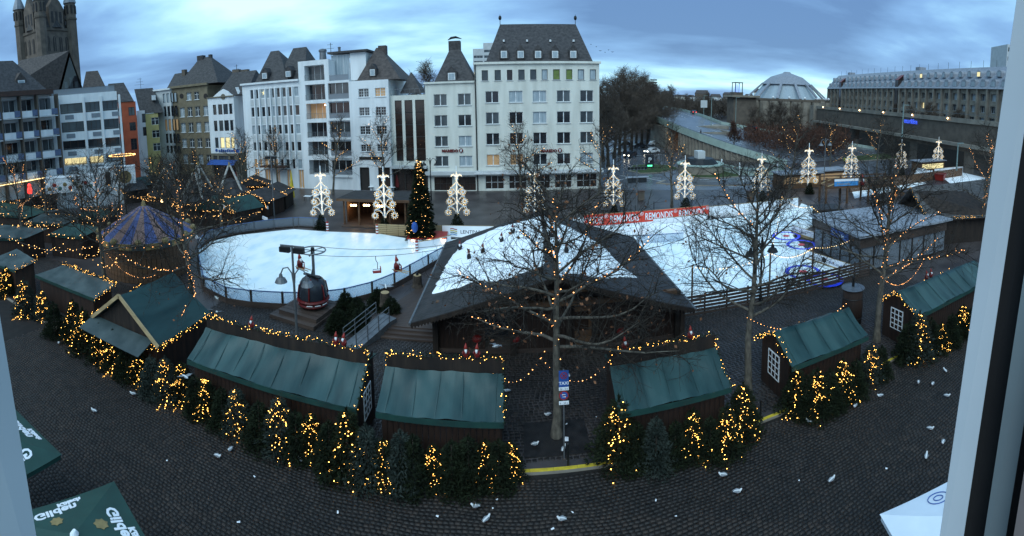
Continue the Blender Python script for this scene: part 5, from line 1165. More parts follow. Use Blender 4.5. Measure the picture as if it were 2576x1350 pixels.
# dark market huts between the carousel and the rink
hut_px = [(600, 560, 3.2, 'wood_dark'), (655, 535, 3.4, 'wood_hut'), (690, 520, 3.0, 'wood_dark'), (540, 560, 3.0, 'wood_hut'), (470, 545, 3.0, 'wood_dark'), (560, 505, 3.4, 'wood_hut'), (420, 530, 3.2, 'wood_dark'), (640, 495, 3.0, 'wood_hut'), (330, 505, 3.2, 'wood_dark'), (365, 490, 3.0, 'wood_hut')]
hl_ = ['beside the near rink curve', 'with lit garland beside the rink', 'with signboards behind the rink corner', 'right of the carousel top', 'below the left log tripod', 'below the right log tripod', 'left of the log tripods', 'under the white office building', 'left of the carousel top', 'behind the carousel top']
for i, (x, y, s_, mt) in enumerate(hut_px):
    p = G(x, y); rz = math.radians(-25 + 17 * (i % 4)); t = thing('timber_hut', 'dark timber market hut ' + hl_[i], 'market hut', p, rz, 'timber huts in the market'); w, d = s_ * 0.85, s_ * 0.6
    MB().box(-w, w, -d, d, 0, 2.3).build('board_walls', mt, t); MB().prism_y([(-w - 0.4, 2.25), (w + 0.4, 2.25), (0, 3.5)], -d - 0.4, d + 0.4).build('gable_roof', 'roof_felt' if i % 3 else 'tarp_dark', t)
    MB().box(-w * 0.7, w * 0.7, -d - 0.03, -d + 0.01, 0.9, 1.9).build('serving_hatch', 'pane_brown', t)
    garland([(-w - 0.4, -d - 0.4, 2.3), (0, -d - 0.45, 3.5), (w + 0.4, -d - 0.4, 2.3)], t, 300 + i, r=0.22, lights=5, mt='bulb_far', br=0.036); garland([(-w, -d - 0.2, 2.0), (w, -d - 0.2, 2.0)], t, 330 + i, r=0.2, lights=4, mt='bulb_far', br=0.036)
    if i in (0, 1, 2):
        MB().box(-0.9, 0.9, -d - 0.5, -d - 0.45, 2.4, 2.85).build('signboard', 'banner_white', t)
# log tripods on round pavilions
for i, (x, y0, y1) in enumerate([(418, 424, 464), (503, 416, 476), (492, 434, 480), (580, 416, 462)]):
    p = G(x, y1 + 10, 3.6); D = math.hypot(p.x, p.y); h0 = 3.2; h1 = ZD(x, y0, D)
    t = thing('log_pavilion', ['leftmost', 'tallest', 'lower middle', 'rightmost'][i] + ' round market pavilion crowned by white log tripod', 'pavilion', (p.x, p.y, 0), 0.3 * i, 'pavilions with log tripods')
    MB().tube([(0, 0, 2.6), (0, 0, 3.0), (0, 0, 4.6)], [3.1, 3.0, 0.8], 8).build('roof', 'roof_felt', t); MB().tube([(0, 0, 0), (0, 0, 2.6)], 2.2, 8).build('counter_walls', 'wood_dark', t)
    for k in range(4):
        a = k * math.pi / 2 + 0.5; MB().tube([(2.4 * math.cos(a), 2.4 * math.sin(a), h0 - 0.2), (0.15 * math.cos(a), 0.15 * math.sin(a), h1)], [0.16, 0.13], 7).build('log_pole', 'log', t)
    MB().cyl(0, 0, h1 - 0.2, h1 + 0.5, 0.2, 0.1, 8).build('pole_cap', 'gold', t)
    garland([(3.0 * math.cos(a), 3.0 * math.sin(a), 2.75) for a in np.linspace(0, 6.28, 13)], t, 400 + i, r=0.22, lights=5, mt='bulb_far', br=0.05)
    if i in (0, 3): MB().ball((-1.0 + 2.4 * (i == 0), -2.6, 2.2), 0.2, 8, 5).build('lantern', 'lamp_warm', t)
# ------------------------------------------------------------------ striped carousel
cc_ = AZ(352, 45.5); t = thing('carousel', 'round carousel with blue and pink striped cone roof and slatted wooden enclosure', 'carousel', cc_)
n = 24; za, zr_ = 6.35, 3.75
for k in range(n):
    a0, a1 = 2 * math.pi * k / n, 2 * math.pi * (k + 1) / n; Rr = 4.85
    pts = [(Rr * math.cos(a0), Rr * math.sin(a0), zr_), (Rr * math.cos(a1), Rr * math.sin(a1), zr_), (0.35 * math.cos(a1), 0.35 * math.sin(a1), za), (0.35 * math.cos(a0), 0.35 * math.sin(a0), za)]
    MB().add(pts, [(0, 1, 2, 3)]).build('roof_stripe', 'stripe_blue' if k % 2 else 'stripe_pink', t)
    am = (a0 + a1) / 2; MB().bar((4.8 * math.cos(a0), 4.8 * math.sin(a0), zr_ - 0.2), (4.8 * math.cos(a1), 4.8 * math.sin(a1), zr_ - 0.2), 0.1, 0.55).build('rounding_board', 'gold' if k % 2 else 'tarp_old', t)
    if k % 2 == 0: MB().ball((4.75 * math.cos(am), 4.75 * math.sin(am), zr_ + 0.2), 0.33, 8, 5, 1.0).build('scroll_crest', 'gold', t)
MB().cyl(0, 0, za - 0.1, za + 0.5, 0.3, 0.1, 8).build('roof_finial', 'gold', t)
sl = MB().box(-0.2, 0.2, -0.03, 0.03, 0, 3.3).mesh('slat', 'wood_mid')
for k in range(60):
    a = 2 * math.pi * k / 60; put('slat', sl, t, (4.2 * math.cos(a), 4.2 * math.sin(a), 0.05), a + math.pi / 2)
MB().tube([(0, 0, 0.1), (0, 0, 3.2)], 4.0, 30).build('enclosure_lining', 'wood_dark', t)
rs = np.random.RandomState(4); bulbs([(4.9 * math.cos(a), 4.9 * math.sin(a), zr_ - 0.2) for a in np.linspace(0, 6.28, 40)] + [(u * 4.3 * math.cos(a) , u * 4.3 * math.sin(a), za - (za - zr_) * u + 0.06) for a in np.arange(0, 6.28, 6.283 / 12) for u in (0.35, 0.6, 0.85)], 0.035, 'fairy_lights', 'bulb_orange', t)
# ------------------------------------------------------------------ chalet with snow-covered roof
CX, CW, CY0, CY1, ZE, ZR = 2.3, 8.15, 24.45, 39.0, 2.85, 5.6       # ridge x, half width, front, back, eave and ridge heights
t = thing('chalet', 'big dark timber chalet with wide low roof partly covered in white snow', 'chalet', (CX, CY0, 0)); chalet = t
Ld = CY1 - CY0
def roof_z(u): return ZR - (ZR - ZE) * abs(u) / CW
MB().slab([(0, 0, ZR), (0, Ld, ZR), (-CW, Ld, ZE), (-CW, 0, ZE)], 0.14).build('roof_slope', 'roof_felt', t); MB().slab([(0.004, 0, ZR), (CW, 0, ZE), (CW, Ld, ZE), (0.004, Ld, ZR)], 0.14).build('roof_slope', 'roof_felt', t)
for sgn in (-1, 1):
    n = 44; b = MB()
    for i in range(n):                                              # scalloped bargeboard
        u0, u1 = CW * i / n, CW * (i + 1) / n; z0, z1 = roof_z(u0), roof_z(u1); um = (u0 + u1) / 2
        b.prism_y([(sgn * u0, z0 - 0.02), (sgn * u1, z1 - 0.02), (sgn * u1, z1 - 0.22), (sgn * um, (z0 + z1) / 2 - 0.36), (sgn * u0, z0 - 0.22)] if sgn > 0 else [(sgn * u0, z0 - 0.22), (sgn * um, (z0 + z1) / 2 - 0.36), (sgn * u1, z1 - 0.22), (sgn * u1, z1 - 0.02), (sgn * u0, z0 - 0.02)], -0.06, -0.01)
    b.build('bargeboard', 'wood_dark', t)
def on_roof(x, y):                                                   # picture point -> roof surface (local u, v)
    d = ray(x, y); best = None
    for sgn in (-1, 1):
        k = -sgn * (ZR - ZE) / CW                                    # z = ZR + k*u
        tt = (ZR + k * (0 - CX) - CAM_H) / (d.z - k * d.x); X, Yv = d.x * tt, d.y * tt
        if sgn * (X - CX) >= -0.02: best = (X - CX, Yv - CY0)
    return best
def snow_sheet(px, sgn, seed):
    P = [on_roof(*p) for p in px]; rs = random.Random(seed); out = []
    P = [(max(-CW + 0.02, min(CW - 0.02, u)) if sgn * u > 0 else sgn * 0.03, max(0.1, min(Ld - 0.1, v))) for u, v in P]
    for (a, b_) in zip(P, P[1:] + P[:1]):
        n = max(2, int(math.hypot(a[0] - b_[0], a[1] - b_[1]) / 0.3))
        for i in range(n): u = a[0] + (b_[0] - a[0]) * i / n; v = a[1] + (b_[1] - a[1]) * i / n; out.append((max(-CW + 0.02, min(CW - 0.02, u + rs.uniform(-0.1, 0.1))) if abs(u) > 0.1 else u, v + rs.uniform(-0.12, 0.12)))
    n = len(out); cu = sum(p[0] for p in out) / n; cv = sum(p[1] for p in out) / n; b = MB()
    ringz = [(1.0, 0.012), (0.985, 0.07), (0.93, 0.10), (0.6, 0.11)]
    for k, dz in ringz: b.v += [(cu + (u - cu) * k, cv + (v - cv) * k, roof_z(cu + (u - cu) * k) + dz + (rs.uniform(-0.015, 0.015) if dz > 0.02 else 0)) for u, v in out]
    b.v.append((cu, cv, roof_z(cu) + 0.12))
    for r in range(3):
        for i in range(n): j = (i + 1) % n; b.f.append((r * n + i, r * n + j, (r + 1) * n + j, (r + 1) * n + i))
    for i in range(n): b.f.append((3 * n + i, 3 * n + (i + 1) % n, 4 * n))
    return b.build('snow_cover', 'snow', t, smooth=True)
snow_sheet([(1362, 545), (1325, 556), (1250, 575), (1165, 612), (1130, 655), (1085, 742), (1140, 728), (1190, 712), (1260, 706), (1310, 690), (1368, 668)], -1, 1)
snow_sheet([(1366, 545), (1400, 560), (1440, 578), (1480, 598), (1520, 625), (1560, 668), (1600, 700), (1560, 698), (1500, 700), (1450, 690), (1410, 700), (1370, 670)], 1, 2)
MB().bar((0, -0.15, ZR + 0.06), (0, Ld + 0.1, ZR + 0.06), 0.22, 0.14).build('ridge_board', 'wood_dark', t)
WX0, WX1, WY = -7.0, 8.0 - 0.3, 2.2                                 # walls
nb = 46
bd = MB().box(0, 0.31, 0, 0.05, 0, 2.75).mesh('wall_board', 'wood_hut')
for i in range(nb):
    x = WX0 + i * (WX1 - WX0) / nb
    if not (1.0 < x < 2.4 or -4.4 < x < -2.6): put('wall_board', bd, t, (x, WY, 0.25))
MB().prism_y([(WX0, 3.0), (WX1, 3.0), (WX1 - 0.5, roof_z(WX1) - 0.2), (0, ZR - 0.25), (WX0 + 0.5, roof_z(WX0) - 0.2)], WY + 0.06, WY + 0.12).build('gable_wall', 'wood_dark', t)
MB().box(WX0, WX0 + 0.06, WY + 0.1, Ld - 1, 0, 3.0).build('side_wall', 'wood_hut', t); MB().box(WX1 - 0.06, WX1, WY + 0.1, Ld - 1, 0, 3.0).build('side_wall', 'wood_hut', t)
MB().box(WX0 - 0.2, WX1 + 0.2, WY - 0.05, Ld, 0, 0.25).build('plinth', 'wood_deck', t)
for x in (WX0 - 0.1, -2.45, 0.9, 2.5, WX1 + 0.1, 5.4): MB().box(x - 0.16, x + 0.16, WY - 0.35, WY - 0.02, 0, 3.2).build('post', 'wood_dark', t)
MB().box(WX0, WX1, WY - 0.4, WY - 0.1, 3.0, 3.3).build('lintel_beam', 'wood_mid', t)
o = MB().box(1.05, 2.4, WY + 0.05, WY + 0.1, 0.25, 2.7).build('door', 'wood_mid', t); MB().box(1.3, 2.15, WY + 0.02, WY + 0.048, 1.2, 2.4).build('door_pane', 'pane_brown', o)
o = MB().box(-4.4, -2.6, WY + 0.05, WY + 0.1, 1.0, 2.6).build('window_frame', 'frame_dark', t); MB().box(-4.25, -2.75, WY + 0.02, WY + 0.048, 1.12, 2.48).build('pane', 'pane', o)
for x in (-4.6, -2.3, 4.2): MB().ball((x, WY - 0.1, 0.95), 0.32, 8, 5, 0.7).build('red_flower_pot', 'red_dark', t)
MB().bar((0, 0.4, ZR - 1.0), (0, 0.4, ZR - 0.2), 0.14).build('king_post', 'wood_mid', t); MB().bar((-2.6, 0.4, ZR - 1.05), (2.6, 0.4, ZR - 1.05), 0.14).build('collar_beam', 'wood_mid', t)
for yy in (0.3, Ld - 0.5): MB().box(CW - 0.75, CW - 0.5, yy, yy + 0.25, 0, ZE + 0.05).build('eave_post', 'wood_dark', t)
for sgn in (-1, 1): MB().tube([(sgn * (CW + 0.05), -0.1, ZE - 0.04), (sgn * (CW + 0.05), Ld, ZE - 0.04)], 0.08, 7).build('gutter', 'metal_grey', t)
# ------------------------------------------------------------------ gnomes
def gnome_parts(t, hat='red', coat='red_dark'):
    MB().tube([(0, 0, 0), (0, 0, 0.12), (0, 0, 0.3), (0, 0, 0.42)], [0.13, 0.17, 0.15, 0.08], 9).build('body', coat, t, smooth=True)
    MB().ball((0, 0, 0.48), 0.095, 9, 6).build('head', 'skin', t, smooth=True)
    MB().tube([(0, -0.02, 0.5), (0, 0.01, 0.62), (0.02, 0.06, 0.78)], [0.115, 0.07, 0.012], 9).build('hat', hat, t, smooth=True)
    MB().tube([(0, -0.07, 0.46), (0, -0.13, 0.38), (0, -0.13, 0.26)], [0.075, 0.07, 0.015], 8).build('beard', 'white_paint', t, smooth=True)
    for s in (-1, 1): MB().tube([(s * 0.12, 0, 0.36), (s * 0.19, -0.05, 0.26), (s * 0.15, -0.13, 0.22)], [0.045, 0.04, 0.03], 6).build('arm', coat, t, smooth=True); MB().tube([(s * 0.06, 0, 0.05), (s * 0.07, -0.02, -0.0), (s * 0.07, -0.14, 0.02)], [0.05, 0.045, 0.04], 6).build('boot', 'metal_dark', t, smooth=True)
gn = thing('garden_gnome', 'red-hatted gnome figure standing on fascia of long left stall', 'gnome', (-13.0, 19.43, 4.0), 0, 'gnome figures'); gnome_parts(gn); gn.scale = (0.8,) * 3
for lab, p, rz in [('gnome pair member nearest the window end, on long left stall fascia', (-8.3, 19.43, 4.0), 0.3), ('gnome beside another on long left stall fascia, second from its right end', (-7.9, 19.43, 4.0), -0.3), ('left gnome on fascia of stall just left of the parking signs', (-2.2, 19.43, 4.0), 0.2), ('right gnome on fascia of stall just left of the parking signs', (-1.7, 19.43, 4.0), -0.2), ('gnome at left end of fascia on stall right of the parking signs', (4.9, 19.43, 4.0), 0.2), ('gnome at right end of fascia on stall right of the parking signs', (8.1, 19.43, 4.0), 0.1), ('gnome on roof of right-edge long stall', (25.2, 19.3, 3.3), 0.4), ('gnome beside its twin on roof of right-edge long stall', (25.7, 19.3, 3.3), -0.2)]:
    dup(gn, 'small ' + lab, p, rz, 0.8)
gd_ = thing('roof_gnome', 'dark-coated gnome figure in the snow on the chalet roof, leftmost', 'gnome', (0, 0, 0), 0, 'roof gnomes'); gnome_parts(gd_, 'red_dark', 'coat')
rp_ = sorted([(1157, 632), (1180, 655), (1215, 640), (1262, 612), (1290, 590), (1388, 600), (1402, 622), (1425, 640)])
for i, (x, y) in enumerate(rp_):
    u, v = on_roof(x, y); q = (CX + u, CY0 + v, roof_z(u) + 0.1)
    if i == 0: gd_.location = q
    else: dup(gd_, 'dark-coated gnome figure in the snow on the chalet roof, ' + nth(i) + ' from the left', q, 0.5 * i - 2, 0.95)
# ------------------------------------------------------------------ timber deck, steps, stumps left of the chalet
dk = thing('timber_deck', 'raised wet timber deck with steps between rink and chalet', 'deck', (-12.2, 27.5, 0))
DX0, DX1 = -6.0 + 12.2, 12.2 - 4.9
pl = MB().box(0, 6.6, 0, 0.21, 0, 0.05).mesh('deck_plank', 'wood_deck')
for i in range(46):
    y = 1.0 + i * 0.225; x0 = max(0.9, 2.3 - 0 + 0.08 * max(0, i - 12)) ; o = put('deck_plank', pl, dk, (2.2 + 0.085 * i, y, 0.40)); o.scale = (0.82 - 0.0065 * i, 1, 1)
for k in range(3): MB().box(2.3, 7.3, 0.1 + 0.3 * k, 0.42 + 0.3 * k, 0, 0.13 * (k + 1)).build('step', 'wood_deck', dk)
MB().add([(2.2, 1.0, 0), (7.6, 1.0, 0), (7.6, 11.2, 0), (6.2, 11.2, 0), (2.2, 1.0, 0.39), (7.6, 1.0, 0.39), (7.6, 11.2, 0.39), (6.2, 11.2, 0.39)], [(0, 1, 5, 4), (1, 2, 6, 5), (2, 3, 7, 6), (3, 0, 4, 7), (4, 5, 6, 7)]).build('substructure', 'wood_dark', dk)
def stump(lab, px, lamp=False):
    p = G(*px, 0.45); t = thing('tree_stump', lab, 'tree stump', p); MB().tube([(0, 0, 0), (0, 0, 0.25), (0.02, 0, 0.95)], [0.48, 0.38, 0.34], 11).build('stump', 'bark_dark', t); MB().tube([(0.02, 0, 0.95), (0.02, 0, 0.965)], 0.31, 11).build('cut_face', 'wood_light', t)
    if lamp: MB().cyl(0.02, 0, 0.965, 1.2, 0.12, 0.07, 8).build('ashtray', 'metal_dark', t)
stump('cut tree stump with pale top beside the dark hedge', (969, 768)); stump('tree stump table with small lantern beside rink barrier', (1050, 722), True)
# base of the gondola: two wooden steps
pg = G(778, 792); gd = thing('wooden_platform', 'two-stepped wooden platform carrying the red gondola', 'platform', (pg.x, pg.y, 0), -0.18)
for k in range(2):
    for j in range(7): MB().box(-2.2 + k * 0.5, 1.7 - k * 0.1, -1.9 + j * 0.45 + k * 0.5, -1.48 + j * 0.45 + k * 0.5, 0.28 * k, 0.28 * (k + 1) - 0.004).build('plank', 'wood_deck', gd)
# red gondola cabin
gl = thing('gondola_cabin', 'red and black cable-car gondola standing on wooden platform', 'gondola', (pg.x + 0.25, pg.y + 0.3, 0.58), -0.35)
MB().tube([(0, 0, 0.1), (0, 0, 0.35), (0, 0, 0.95), (0, 0, 1.75), (0, 0, 2.05), (0, 0, 2.15)], [0.75, 1.02, 1.1, 0.98, 0.75, 0.3], 12).build('cabin_shell', 'car_dark', gl, smooth=True)
b = MB(); b.tube([(1.12 * math.cos(a), 1.12 * math.sin(a), 0.62) for a in np.linspace(0, 6.283, 25)], 0.11, 6); b.tube([(1.02 * math.cos(a), 1.02 * math.sin(a), 0.3) for a in np.linspace(0, 6.283, 25)], 0.12, 6); b.build('red_band', 'red_dark', gl)
for k in range(6):
    a = k * math.pi / 3; MB().tube([(1.0 * math.cos(a), 1.0 * math.sin(a), 0.2), (1.15 * math.cos(a), 1.15 * math.sin(a), 0.95), (1.02 * math.cos(a), 1.02 * math.sin(a), 1.7), (0.4 * math.cos(a), 0.4 * math.sin(a), 2.16)], 0.05, 6).build('frame_rib', 'red_dark', gl)
for k in range(3): a = -1.2 + k * 0.5; MB().tube([(1.2 * math.cos(a), 1.2 * math.sin(a), 0.45), (1.2 * math.cos(a + 0.35), 1.2 * math.sin(a + 0.35), 0.45)], 0.03, 5).build('ski_rack', 'white_paint', gl)
MB().tube([(0, 0, 2.1), (0, 0, 2.4), (0.25, 0, 3.2), (0.15, 0, 4.1)], 0.07, 8).build('hanger_arm', 'metal_grey', gl); MB().box(-0.8, 0.8, -0.12, 0.12, 2.2, 2.3).build('roof_bar', 'metal_dark', gl)
# lift wheel with cables and hanging chairs
wp = (pg.x + 0.4, pg.y + 0.3); wz = 4.75
lw_ = thing('ski_lift_wheel', 'horizontal ski-lift wheel on bent arm above the gondola, with two cables', 'ski lift', (wp[0], wp[1], 0))
MB().tube([(0.95 * math.cos(a), 0.95 * math.sin(a), wz) for a in np.linspace(0, 6.283, 25)], 0.05, 6).build('rim', 'metal_grey', lw_)
for k in range(6): a = k * math.pi / 3; MB().bar((0, 0, wz), (0.95 * math.cos(a), 0.95 * math.sin(a), wz), 0.05).build('spoke', 'metal_grey', lw_)
MB().cyl(0, 0, wz - 0.35, wz + 0.2, 0.14).build('hub', 'metal_dark', lw_); MB().tube([(-0.3, 0, 4.3), (-0.1, 0, 4.5), (0, 0, wz - 0.3)], 0.07, 6).build('arm', 'metal_grey', lw_)
ce = Vector((on_roof(1135, 650)[0] + CX + 0.3, on_roof(1150, 640)[1] + CY0, 4.2)) - Vector((wp[0], wp[1], 0)); MB().box(-0.08, 0.08, -0.08, 0.08, 0.0, 4.4).build('mast', 'metal_grey', lw_)
c1, c2 = catenary((0.3, 0.9, wz), (ce.x, ce.y, ce.z), 0.25, 14), catenary((0.3, -0.9, wz), (ce.x, ce.y - 0.4, ce.z - 0.1), 0.3, 14)
MB().tube(c1, 0.018, 4).build('cable', 'metal_dark', lw_); MB().tube(c2, 0.018, 4).build('cable', 'metal_dark', lw_)
def chair(lab, p, with_gnome):
    t = thing('lift_chair', lab, 'lift chair', p, 0.4); MB().tube([(0, 0, 0), (0, 0, -0.3), (0.12, 0, -0.5), (0.1, 0, -0.95)], 0.025, 5).build('hanger', 'metal_dark', t)
    MB().box(-0.25, 0.35, -0.18, 0.18, -1.2, -1.13).build('seat', 'red', t); MB().box(0.3, 0.35, -0.18, 0.18, -1.13, -0.8).build('backrest', 'red', t); MB().tube([(-0.25, -0.18, -1.13), (-0.25, -0.18, -0.9), (0.3, -0.18, -0.9)], 0.02, 5).build('armrest', 'metal_dark', t)
    if with_gnome:
        g2 = dup(gn, with_gnome, (p[0], p[1], p[2] - 1.1), 1.2, 1.35)
        for s in (-0.1, 0.1): MB().bar((s, 0.25, 0.0), (s, -0.75, -0.03), 0.07, 0.02).build('ski', 'wood_light', g2)
W0 = Vector((wp[0], wp[1], 0))
chair('empty red lift chair hanging over the rink barrier', tuple(W0 + c2[6]), None); chair('red lift chair carrying a gnome on skis above rink barrier', tuple(W0 + c2[8]), 'gnome on skis riding the lift chair over the rink'); chair('lift chair beside lamp post with gnome on skis', tuple(W0 + Vector((-0.9, -0.4, wz - 0.1))), 'gnome on skis hanging from the lift wheel by the lamp post')
# hedge mound right of the gondola
hp = [G(x, y) for x, y in ((850, 830), (900, 800), (950, 775), (985, 800), (905, 830), (870, 785))]
for i, p in enumerate(hp):
    m_, tp = fir(500 + i, 1.5, 1.05, per=5, blade=0.2); t = thing('fir_bush', 'dense dark fir bush beside gondola, ' + nth(i) + ' of the clump from the left', 'bush', p, i, 'fir bushes beside the gondola'); put('foliage', m_, t); put('trunk', TRUNK, t).scale = (0.7, 0.7, 0.7)
# access ramp with steel railing
p = G(875, 880); t = thing('access_ramp', 'grey access ramp with steel railing below the fir bushes', 'ramp', p, math.radians(62))
MB().add([(0, -0.6, 0.02), (3.2, -0.6, 0.75), (3.2, 0.6, 0.75), (0, 0.6, 0.02), (0, -0.6, 0), (3.2, -0.6, 0), (3.2, 0.6, 0), (0, 0.6, 0)], [(0, 1, 2, 3), (0, 4, 5, 1), (1, 5, 6, 2), (2, 6, 7, 3)]).build('ramp_surface', 'metal_grey', t); MB().box(3.2, 3.9, -0.6, 0.6, 0, 0.75).build('landing', 'metal_grey', t)
for s in (-0.6, 0.6):
    for k in range(4): MB().bar((0.2 + k, s, 0.1 + k * 0.22), (0.2 + k, s, 1.1 + k * 0.22), 0.05).build('rail_post', 'metal_grey', t)
    for z in (0.45, 0.75, 1.1): MB().tube([(0.2, s, z), (3.2, s, z + 0.68)], 0.025, 6).build('rail_bar', 'metal_grey', t)
# ------------------------------------------------------------------ double bell lamp and floodlight mast by the gondola
def lamp_mast(lab, p, H, flood=True, bells=True, zb=4.3, facing=0.0, mt='metal_grey'):
    t = thing('lamp_mast', lab, 'street lamp', p, facing); MB().tube([(0, 0, 0), (0, 0, 1), (0, 0, H)], [0.13, 0.09, 0.07], 9).build('pole', mt, t)
    if bells:
        for s in (-1, 1):
            a = MB().tube([(0, 0, zb - 1.4), (s * 0.12, 0, zb - 0.35), (s * 0.4, 0, zb), (s * 0.75, 0, zb - 0.1), (s * 0.95, 0, zb - 0.5)], 0.045, 7).build('curved_arm', mt, t)
            MB().tube([(s * 0.95, 0, zb - 0.5), (s * 0.95, 0, zb - 0.72), (s * 0.95, 0, zb - 0.8), (s * 0.95, 0, zb - 1.05)], [0.1, 0.14, 0.3, 0.42], 12).build('bell_shade', mt, a)
    if flood:
        MB().box(-0.85, 0.85, -0.05, 0.05, H - 0.1, H).build('crossbar', mt, t)
        for s in (-1, 1): MB().box(s * 0.5 - 0.36, s * 0.5 + 0.36, -0.2, 0.08, H - 0.45, H - 0.12).build('floodlight', 'metal_dark', t)
    return t
p = G(748, 862); lamp_mast('tall lamp mast with two bell shades and floodlights beside the gondola', p, ZD(740, 618, math.hypot(p.x, p.y)), zb=ZD(742, 675, math.hypot(p.x, p.y)))
# ------------------------------------------------------------------ open timber dining hall behind the rink
a, b_ = G(835, 590), G(1005, 596); h = House('timber_dining_hall', 'open timber hall with warm hanging lamps behind the left rink', (a.x, 53.0), (b_.x, 53.0), 6.0, 'hall')
zr1 = 4.2; MB().slab([(-0.6, -0.8, 3.5), (h.L + 0.6, -0.8, 3.5), (h.L + 0.6, 6.2, 3.15), (-0.6, 6.2, 3.15)], 0.18).build('roof', 'roof_felt', h.t); h.box('roof_edge', 'wood_mid', -0.6, h.L + 0.6, -0.88, -0.81, 3.2, 3.52)
h.box('back_wall', 'wood_mid', 0, h.L, 5.9, 6.0, 0, 2.95); h.box('side_wall', 'wood_mid', 0, 0.1, 1.0, 5.9, 0, 2.95); h.box('side_wall', 'wood_mid', h.L - 0.1, h.L, 1.0, 5.9, 0, 2.95); h.box('floor', 'wood_deck', 0, h.L, -1, 5.9, 0.0, 0.12)
for k in range(5): h.box('post', 'wood_mid', k * (h.L - 0.2) / 4, k * (h.L - 0.2) / 4 + 0.2, -0.2, 0.0, 0.12, 3.25)
for k in range(14): h.box('wall_board', 'wood_hut', 0.15 + k * (h.L - 0.3) / 14, 0.05 + (k + 1) * (h.L - 0.3) / 14, 5.82, 5.88, 0.12, 2.9)
for x, y in ((889, 517), (922, 517), (955, 519)):
    xx, zz = h.loc(x, y, 1.5)
    if x != 955 or True: o = MB().tube([(xx, 1.5, zz + 0.2), (xx, 1.5, 3.2)], 0.02, 5).build('lamp_chain', 'metal_dark', h.t)
    for d in (-0.3, 0.0, 0.3): MB().ball((xx + d, 1.5, zz), 0.13, 8, 6).build('lamp_globe', 'lamp_warm', h.t)
for k in range(3):
    x = 3.4 + k * (h.L - 6) / 2.4; MB().cyl(x, 3.5 + k % 2, 0.13, 1.1, 0.06).cyl(x, 3.5 + k % 2, 1.1, 1.16, 0.5).build('bar_table', 'wood_mid', h.t)
for lab, x0, x1 in (('left', 823, 826), ('right', 948, 951)):
    p = G((x0 + x1) / 2, 585 if lab == 'left' else 592); t = thing('striped_post', 'red and white striped post at ' + lab + ' side of hall entrance to the rink', 'post', p)
    for k in range(8): MB().cyl(0, 0, k * 0.16, (k + 1) * 0.16, 0.16, None, 10).build('stripe', 'red' if k % 2 else 'white_paint', t)
p = G(1049, 636); t = thing('striped_post', 'red and white striped post at corner of the white passage boards', 'post', p)
for k in range(8): MB().cyl(0, 0, k * 0.15, (k + 1) * 0.15, 0.15, None, 10).build('stripe', 'red' if k % 2 else 'white_paint', t)
# café terrace tables with white tops
tb_ = thing('terrace_table', 'x', 'table', (0, 0, 0), 0, 'white topped cafe tables in front of the facades'); MB().box(-0.6, 0.6, -0.4, 0.4, 0.68, 0.74).build('tabletop', 'white_paint', tb_)
for sx in (-0.5, 0.5):
    for sy in (-0.3, 0.3): MB().box(sx - 0.03, sx + 0.03, sy - 0.03, sy + 0.03, 0, 0.68).build('leg', 'metal_dark', tb_)
tp = [(900, 470), (925, 474), (945, 468), (965, 474), (985, 470), (1000, 476), (935, 480), (960, 482), (985, 482), (840, 470), (858, 474), (880, 465), (812, 496), (795, 502), (775, 505), (850, 463)]
tp.sort(); tb_['label'] = 'white topped cafe table, leftmost on the far terrace'; tb_.location = G(*tp[0])
for i, q in enumerate(tp[1:]): dup(tb_, 'white topped cafe table on the far terrace, ' + nth(i + 1) + ' from the left', G(*q), 0.2 * i)
# ------------------------------------------------------------------ curling house, shingled hall, timber bridge on the right
t = thing('flat_roof_pavilion', 'flat-roofed dark pavilion with frosted grey roof beside curling rink', 'pavilion', (28.3, 29.3, 0), -0.1); PW, PD = 11.4, 7.8
MB().box(-0.5, PW + 0.5, -0.5, PD + 0.5, 3.35, 3.55).build('flat_roof', 'lead', t)
rd = random.Random(9)
for k in range(12): MB().box(-0.1, PW, -0.12, -0.02, 2.3 + k * 0.085, 2.37 + k * 0.085).build('cladding_slat', 'wood_deck', t); MB().box(-0.12, -0.02, 0.0, PD, 2.3 + k * 0.085, 2.37 + k * 0.085).build('cladding_slat', 'wood_deck', t)
for k in range(5): MB().box(0.05, 0.09, k * PD / 5 + 0.06, (k + 1) * PD / 5 - 0.06, 0.1, 2.25).build('glass_pane', 'grey_panel', t); MB().box(-0.05, 0.05, k * PD / 5 - 0.05, k * PD / 5 + 0.05, 0, 2.3).build('mullion', 'frame_dark', t)
for k in range(7): MB().box(k * PW / 7 + 0.06, (k + 1) * PW / 7 - 0.06, 0.05, 0.09, 0.1, 2.25).build('glass_pane', 'grey_panel', t); MB().box(k * PW / 7 - 0.05, k * PW / 7 + 0.05, -0.05, 0.05, 0, 2.3).build('mullion', 'frame_dark', t)
MB().box(0.2, PW, PD - 0.2, PD - 0.1, 0, 3.3).build('back_wall', 'wood_dark', t); MB().box(PW - 0.1, PW, 0.1, PD - 0.2, 0, 3.3).build('side_wall', 'wood_dark', t); MB().box(0.2, PW - 0.2, 0.2, PD - 0.3, 0.0, 0.1).build('floor', 'wood_deck', t); MB().box(3, 6, 2, 5, 0.1, 1.0).build('bar_counter', 'wood_dark', t)
MB().box(-0.17, -0.13, 1.6, 4.6, 2.4, 3.1).build('signboard', 'blue', t); mt_ = Matrix.Translation((-0.18, 4.4, 2.55)) @ Matrix.Rotation(-math.pi / 2, 4, 'Z') @ Matrix.Rotation(math.pi / 2, 4, 'X'); text('sign_lettering', 'Heumarkt', 0.5, 'banner_white', t, mt_, extrude=0.004)
